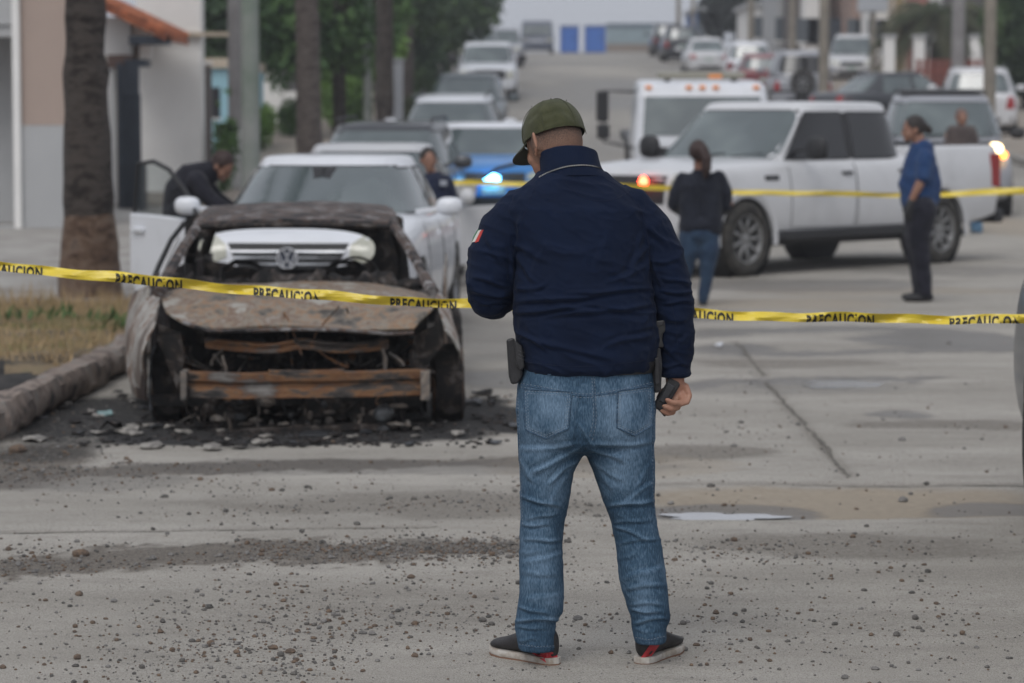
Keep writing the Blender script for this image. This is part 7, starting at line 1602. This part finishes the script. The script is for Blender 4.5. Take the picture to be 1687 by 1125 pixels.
def porch():
    Y = 44; r = empty('gate_porch', (X(210, Y), Y, .2), 0, 'white gate porch with a sloping terracotta tile roof left of the white house', 'porch')
    bx(r, 'pilaster', W_WHITE, X(176, Y), X(189, Y), Y - .1, Y + .3, -.1, Z(105, Y))
    bx(r, 'inner_jamb', W_CREAM, X(189, Y) + .003, X(200, Y), Y + .3, Y + .5, -.1, Z(105, Y))
    bx(r, 'upper_wall', W_WHITE, X(170, Y), X(218, Y), Y, Y + 2.8, Z(90, Y), Z(28, Y))
    bx(r, 'lintel', M('lintel_brown', (.14, .09, .075), .8), X(182, Y), X(222, Y), Y - .15, Y + .1, Z(112, Y), Z(90, Y) - .003)
    o = r.location; m_ = MB()
    A = [Vector((X(160, Y), Y - .5, Z(-2, Y))), Vector((X(282, Y), Y - .5, Z(57, Y))), Vector((X(282, Y), Y + 2.6, Z(57, Y))), Vector((X(160, Y), Y + 2.6, Z(-2, Y)))]
    m_.add([v - o for v in A] + [v - o - Vector((0, 0, .10)) for v in A], [(0, 1, 2, 3), (7, 6, 5, 4), (0, 4, 5, 1), (1, 5, 6, 2), (2, 6, 7, 3), (3, 7, 4, 0)]); rf = m_.build('roof', TILE, r)
    m_ = MB()
    for k in range(9):
        f = (k + .5) / 9; p0 = A[0].lerp(A[3], f) - o + Vector((0, 0, .02)); p1 = A[1].lerp(A[2], f) - o + Vector((0, 0, .02)); m_.tube([p0, p1], .085, 8)
    m_.build('tile_rows', TILE, r, True)
    bx(r, 'eaves_beam', DKM, X(222, Y), X(282, Y), Y - .45, Y + .2, Z(74, Y), Z(60, Y)); bx(r, 'bracket_beam', DKM, X(212, Y), X(247, Y), Y - .3, Y + .3, Z(110, Y), Z(98, Y)); bx(r, 'post', M('post_brown', (.17, .11, .08), .8), X(219, Y), X(226, Y), Y + .35, Y + .5, Z(100, Y), Z(70, Y))
porch()
def gate():
    Y = 43.5; r = empty('metal_gate', (X(215, Y), Y, .15), 0, 'dark blue-grey metal gate standing ajar under the tiled porch', 'gate')
    bx(r, 'frame_post', DKM, X(196, Y), X(202, Y), Y - .05, Y + .05, 0, Z(103, Y)); bx(r, 'lower_panel', DKM, X(202, Y) + .003, X(234, Y), Y - .02, Y + .02, .12, Z(155, Y)); bx(r, 'upper_grille', M('gate_light', (.085, .10, .13), .5), X(202, Y) + .003, X(232, Y), Y - .01, Y + .01, Z(155, Y), Z(108, Y))
    for k in range(7): bx(r, 'slat', DKM, X(203 + 4.4 * k, Y), X(204.6 + 4.4 * k, Y), Y - .045, Y - .021, .12, Z(106, Y))
    bx(r, 'side_leaf', M('gate_leaf', (.03, .036, .048), .6), X(236, Y), X(243, Y), Y - .6, Y + .0, .0, Z(270, Y))
gate()
def side():
    Y = 49; r = empty('boundary_pillar', (X(336, Y), Y, .3), 0, 'tall dark slate pillar between the white wall and the pale blue house', 'pillar')
    bx(r, 'shaft', DKM, X(325, Y), X(336, Y), Y, Y + .4, 0, Z(106, Y)); bx(r, 'side_panel', M('pillar_brown', (.11, .095, .09), .8), X(336, Y) + .002, X(346, Y), Y + .03, Y + .5, 0, Z(108, Y)); bx(r, 'cap_stone', W_WHITE, X(324, Y), X(348, Y), Y - .03, Y + .55, Z(106, Y) + .003, Z(101, Y))
    Y = 56; r = empty('house', (X(365, Y), Y, .6), 0, 'pale blue house with a dark window beside the concrete poles', 'house')
    bx(r, 'wall', W_BLUE, X(340, Y), X(392, Y), Y, Y + 6, .2, Z(112, Y)); w = bx(r, 'window', M('window_black', (.02, .02, .024), .3), X(350, Y), X(364, Y), Y - .03, Y + .02, Z(194, Y), Z(144, Y)); f = bx(r, 'window_frame', W_WHITE, X(348, Y), X(366, Y), Y - .02, Y + .0, Z(197, Y), Z(194, Y) - .003)
    bx(r, 'parapet', W_CREAM, X(338, Y), X(394, Y), Y - .1, Y + 6.1, Z(112, Y) + .003, Z(96, Y))
    Y = 74; r = empty('garden_wall', (X(440, Y), Y, 1), 0, 'white rendered wall stepping down beyond the concrete poles', 'wall')
    bx(r, 'wall', W_WHITE, X(405, Y), X(466, Y), Y, Y + .3, 1.0, Z(115, Y)); bx(r, 'low_wall', W_WHITE, X(466, Y) + .003, X(492, Y), Y + .05, Y + .3, 1.0, Z(150, Y)); bx(r, 'coping', W_CREAM, X(404, Y), X(467, Y), Y - .05, Y + .35, Z(115, Y) + .003, Z(111, Y))
    # long boundary wall receding along the left pavement
    r = empty('garden_wall', (-6.2, 80, 1.5), 0, 'grey street wall receding behind the left trunks', 'wall')
    m_ = MB(); ys = np.linspace(76, 190, 20); m_.loft([[(0, y - 80, GZ(y) - 1.7), (.3, y - 80, GZ(y) - 1.7), (.3, y - 80, GZ(y) + 1.0), (0, y - 80, GZ(y) + 1.0)] for y in ys]); m_.build('wall', wallm('dark_grey', (.16, .15, .15)), r)  # plain dark grey wall colour
    for k, y in enumerate((82, 98, 114, 130, 146)):
        m_ = MB(); m_.box((-.05, y - 80.3, GZ(y) - 1.7), (.36, y - 79.7, GZ(y) + 1.3)); m_.build('pier', W_GREY, r)
side()
def pillar(px, py0, py1, wpx, Y, label, mat=None):
    r = empty('gate_pillar', (X(px, Y), Y, GZ(Y)), 0, label, 'pillar', 'white gate pillars along the left pavement'); h = Z(py0, Y) - GZ(Y); w = wpx / F * Y
    m_ = MB(); m_.box((-w / 2, 0, 0), (w / 2, w, h)); m_.build('shaft', mat or W_WHITE, r, bevel=.015); m_ = MB(); m_.box((-w * .62, -w * .12, h + .002), (w * .62, w * 1.12, h + .07)); m_.build('capstone', mat or W_WHITE, r, bevel=.01)
pillar(655, 101, 190, 18, 70, 'nearest and tallest white gate pillar, right of the dark palm trunk', M('pillar_bright', (.52, .53, .56), .8)); pillar(688, 84, 112, 11, 100, 'smaller grey-white gate pillar behind the tall one'); pillar(724, 70, 95, 10, 118, 'farthest pale gate pillar beside the left row')
# ---- end of the street
def far_end():
    Y = 203; r = empty('boundary_wall', (X(1045, Y), Y, GZ(Y)), 0, 'long pale blue-grey wall closing the street at the top', 'wall'); m = wallm('blue_grey', (.26, .33, .36))  # plain blue-grey wall colour
    bx(r, 'wall', m, X(998, Y), X(1110, Y), Y, Y + .3, GZ(Y) - .3, Z(46, Y)); bx(r, 'coping', wallm('slate', (.16, .20, .24)), X(998, Y), X(1110, Y), Y - .05, Y + .35, Z(46, Y) + .003, Z(38, Y)); bx(r, 'plinth', wallm('plinth', (.24, .20, .17)), X(998, Y), X(1110, Y), Y - .2, Y - .003, GZ(Y) - .2, Z(72, Y))
    for i, (a, b_, lab) in enumerate(((923, 953, 'left one of the two tall blue cabins at the street end'), (963, 997, 'right one of the two tall blue cabins at the street end'))):
        Yc = 188; r = empty('portable_cabin', (X((a + b_) / 2, Yc), Yc, GZ(Yc)), 0, lab, 'cabin', 'blue cabins at the end of the street'); m = M('cabin_blue', (.03, .12, .42), .55, col2=(.025, .09, .34), nscale=1)
        bx(r, 'body', m, X(a, Yc), X(b_, Yc), Yc, Yc + 1.4, GZ(Yc) - .1, Z(44 if i == 0 else 43, Yc), .03); bx(r, 'door', M('cabin_door', (.04, .14, .46), .5), X(a + 5, Yc), X(b_ - 5, Yc), Yc - .04, Yc - .003, GZ(Yc) + .1, Z(50, Yc)); bx(r, 'roof', M('cabin_roof', (.28, .32, .42), .6), X(a - 1, Yc), X(b_ + 1, Yc), Yc - .06, Yc + 1.45, Z(44 if i == 0 else 43, Yc) + .003, Z(41, Yc), .02); bx(r, 'handle', TRIM, X(b_ - 9, Yc), X(b_ - 8, Yc), Yc - .08, Yc - .042, GZ(Yc) + .8, GZ(Yc) + 1.1)
    Yc = 172; g = GZ(Yc); r = empty('van', (X(885, Yc), Yc, g), 0, 'dark grey-blue van facing down the street beside the blue cabins', 'van'); dk = M('paint_van', (.06, .075, .115), .4, coat=.4); w = .98
    m_ = MB(); m_.loft([[(-w, y, z0), (w, y, z0), (w, y, z0 + .55), (w * .97, y + dy, zt * .72), (w * .9, y + dy, zt), (-w * .9, y + dy, zt), (-w * .97, y + dy, zt * .72), (-w, y, z0 + .55)] for y, z0, zt, dy in ((0, .35, 1.75, .25), (.3, .28, 1.98, .1), (4.8, .28, 2.0, 0), (5.0, .4, 1.9, 0))]); m_.build('body', dk, r, bevel=.05)
    m_ = MB(); m_.add([(-w * .86, .08, 1.15), (w * .86, .08, 1.15), (w * .8, .22, 1.72), (-w * .8, .22, 1.72), (-w * .86, .15, 1.15), (w * .86, .15, 1.15), (w * .8, .29, 1.72), (-w * .8, .29, 1.72)], [(0, 1, 2, 3), (7, 6, 5, 4), (0, 4, 5, 1), (1, 5, 6, 2), (2, 6, 7, 3), (3, 7, 4, 0)]); m_.build('windshield', GLASS, r)
    for s in (-1, 1): m_ = MB(); m_.box((s * .72 - .16, -.03, .72), (s * .72 + .16, .02, .9)); m_.build('headlight', LAMP, r, bevel=.02)
    m_ = MB(); m_.box((-.45, -.03, .68), (.45, .02, .88)); m_.build('grille', CHROME, r)
    for s in (-1, 1):
        for y in (.9, 4.0): wheel(r, s * (w - .1), y, .34, .34, .22, 5)
    # low houses and masts up on the crest, right
    def blk(px0, px1, py, Y, mat, label, rows=1, cols=3, roof=None, wm=None):
        r = empty('house', (X((px0 + px1) / 2, Y), Y, GZ(Y)), 0, label, 'house'); x0, x1, zt = X(px0, Y), X(px1, Y), Z(py, Y); bx(r, 'wall', mat, x0, x1, Y, Y + 9, GZ(Y) - .5, zt); bx(r, 'roof_slab', roof or W_GREY, x0 - .2, x1 + .2, Y - .25, Y + 9.2, zt + .003, zt + .2)
        for j in range(rows):
            for i in range(cols):
                cx = x0 + (x1 - x0) * (i + .5) / cols; zz = GZ(Y) + 1.5 + 2.7 * j; w = bx(r, 'window', wm or M('far_window', (.10, .115, .13), .25), cx - .4, cx + .4, Y - .03, Y + .03, zz - .45, zz + .6); bx(r, 'window_sill', W_WHITE, cx - .48, cx + .48, Y - .10, Y - .033, zz - .53, zz - .455)
        x = (x0 + x1) / 2; bx(r, 'door', DKM, x - .45 + .9, x + .45 + .9, Y - .04, Y + .02, GZ(Y), GZ(Y) + 2.1)
    blk(1236, 1276, 10, 140, W_WHITE, 'bright white house behind the red hatchback', 2, 2); blk(1278, 1300, -30, 132, W_GREY, 'tall grey house behind the silver off-roader', 3, 1); blk(1302, 1322, -40, 128, wallm('umber', (.13, .115, .11)), 'dark umber house front between pale ones', 3, 1)
    blk(1323, 1350, -30, 126, W_WHITE, 'white house front left of the tan pole', 3, 2); blk(1352, 1398, -40, 130, wallm('taupe', (.24, .215, .195)), 'taupe house behind the cream off-roader', 3, 2); blk(1400, 1432, -50, 122, wallm('salmon', (.35, .25, .21)), 'salmon house with a pale sign above', 3, 2)
    blk(1434, 1468, -30, 118, W_WHITE, 'white house front between the salmon house and the low palm', 3, 2); blk(1470, 1512, -50, 116, W_CREAM, 'cream house behind the low palm', 3, 2); blk(1514, 1562, -40, 112, W_PINK, 'pink-red house behind the low palm', 3, 2); blk(1564, 1612, -40, 106, W_WHITE, 'white house behind the pale concrete pole', 3, 3); blk(1614, 1760, -60, 96, wallm('brown_grey', (.13, .12, .115)), 'dark grey-brown house at the right edge', 3, 5)
    blk(1142, 1170, 18, 185, wallm('blue', (.045, .12, .32)), 'small blue house at the top of the street', 1, 1)
    # hanging pale shop sign box and grey awning
    Y = 100; r = empty('sign_board', (X(1435, Y), Y, Z(10, Y)), 0, 'large blank pale sign box high above the cream off-roader', 'sign'); bx(r, 'panel', M('sign_pale', (.42, .44, .47), .6), X(1411, Y), X(1459, Y), Y, Y + .4, Z(19, Y), Z(-30, Y), .03); bx(r, 'post', WOODP, X(1432, Y), X(1440, Y), Y + .1, Y + .3, GZ(Y), Z(19, Y) - .003)
    # railings / posts, red gate
    Y = 90; 
    for i, (px, mat, lab) in enumerate(((1512, W_WHITE, 'white gate post left of the pink-red house'), (1604, W_WHITE, 'white gate post right of the pale pole'), (1463, W_WHITE, 'white gate post beside the ochre pole'))):
        r = empty('gate_post', (X(px, Y), Y, GZ(Y)), 0, lab, 'gate post'); h = Z(62, Y) - GZ(Y); m_ = MB(); m_.box((-.17, 0, 0), (.17, .34, h)); m_.build('shaft', mat, r, bevel=.02); m_ = MB(); m_.box((-.22, -.05, h + .002), (.22, .39, h + .1)); m_.build('capstone', W_GREY, r)
    r = empty('fence', (X(1560, 88), 88, GZ(88)), 0, 'rust-red slatted fence at the foot of the low palm', 'fence'); 
    for k in range(11): m_ = MB(); m_.box((-1.0 + k * .2, 0, 0), (-.86 + k * .2, .03, 1.5)); m_.build('picket', M('fence_red', (.22, .07, .055), .8), r)
    m_ = MB(); m_.box((-1.05, .034, 1.1), (1.2, .07, 1.2)); m_.build('rail', MATS['fence_red'], r)
far_end()
# right-hand trees
tp = tree(1540, 92, 1.9, .24, 'low shaggy palm with drooping fronds on the right pavement', name='palm_tree'); fronds(tp, (0, 0, 2.6), 70, 2.3, 21, leaf_mat('palm_green', (.045, .06, .03), (.085, .085, .05)), 1.15)
b0 = at(1215, 158, .1)
tree(1215, 158, 3, .2, 'dark round tree on the crest behind the white hatchback', [C(1195, 22, 156, 1.5, 1.5, 1.5, b0), C(1225, 10, 157, 1.6, 1.6, 1.4, b0), C(1210, 40, 156, 1.6, 1.6, .9, b0), C(1250, -15, 158, 1.3, 1.3, 1.0, b0), C(1180, 0, 157, 1.0, 1.0, 1.0, b0)], leaf_mat('leaf_blackgreen', (.022, .028, .024), (.035, .04, .034)), name='leafy_tree', n=9000, size=.2, seed=31, gap=.9, limbs=4)
bushy(1690, 84, .18, [(1665, 40, 82, .9, 1.4), (1690, 60, 84, 1.2, 1.8), (1660, 95, 82, .6, .6)], LEAFD, 'dark tree at the right edge before the brown house', 6000, .15, 33)
# ---- overhead spray of leaves dipping into the top of the frame
bushy(1010, 62, .16, [(880, -8, 60, .30, .22), (955, -9, 60, .55, .14), (1010, -40, 60, 1.0, .6)], LEAFD, 'drooping branch tips dipping in at the top of the picture', 800, .1, 35, h=2.0) if False else None

# ---- thin grey haze over the far street
m = bpy.data.materials.new('haze_air'); m.use_nodes = True; nt = m.node_tree; nt.nodes.clear()
vo = nt.nodes.new('ShaderNodeVolumePrincipled'); vo.inputs['Color'].default_value = (.86, .88, .93, 1); vo.inputs['Density'].default_value = .0010; vo.inputs['Anisotropy'].default_value = .2
om = nt.nodes.new('ShaderNodeOutputMaterial'); nt.links.new(vo.outputs[0], om.inputs['Volume'])
m_ = MB(); m_.box((-60, -20, -1.2), (60, 260, 17)); tag(m_.build('haze', m), kind='stuff')
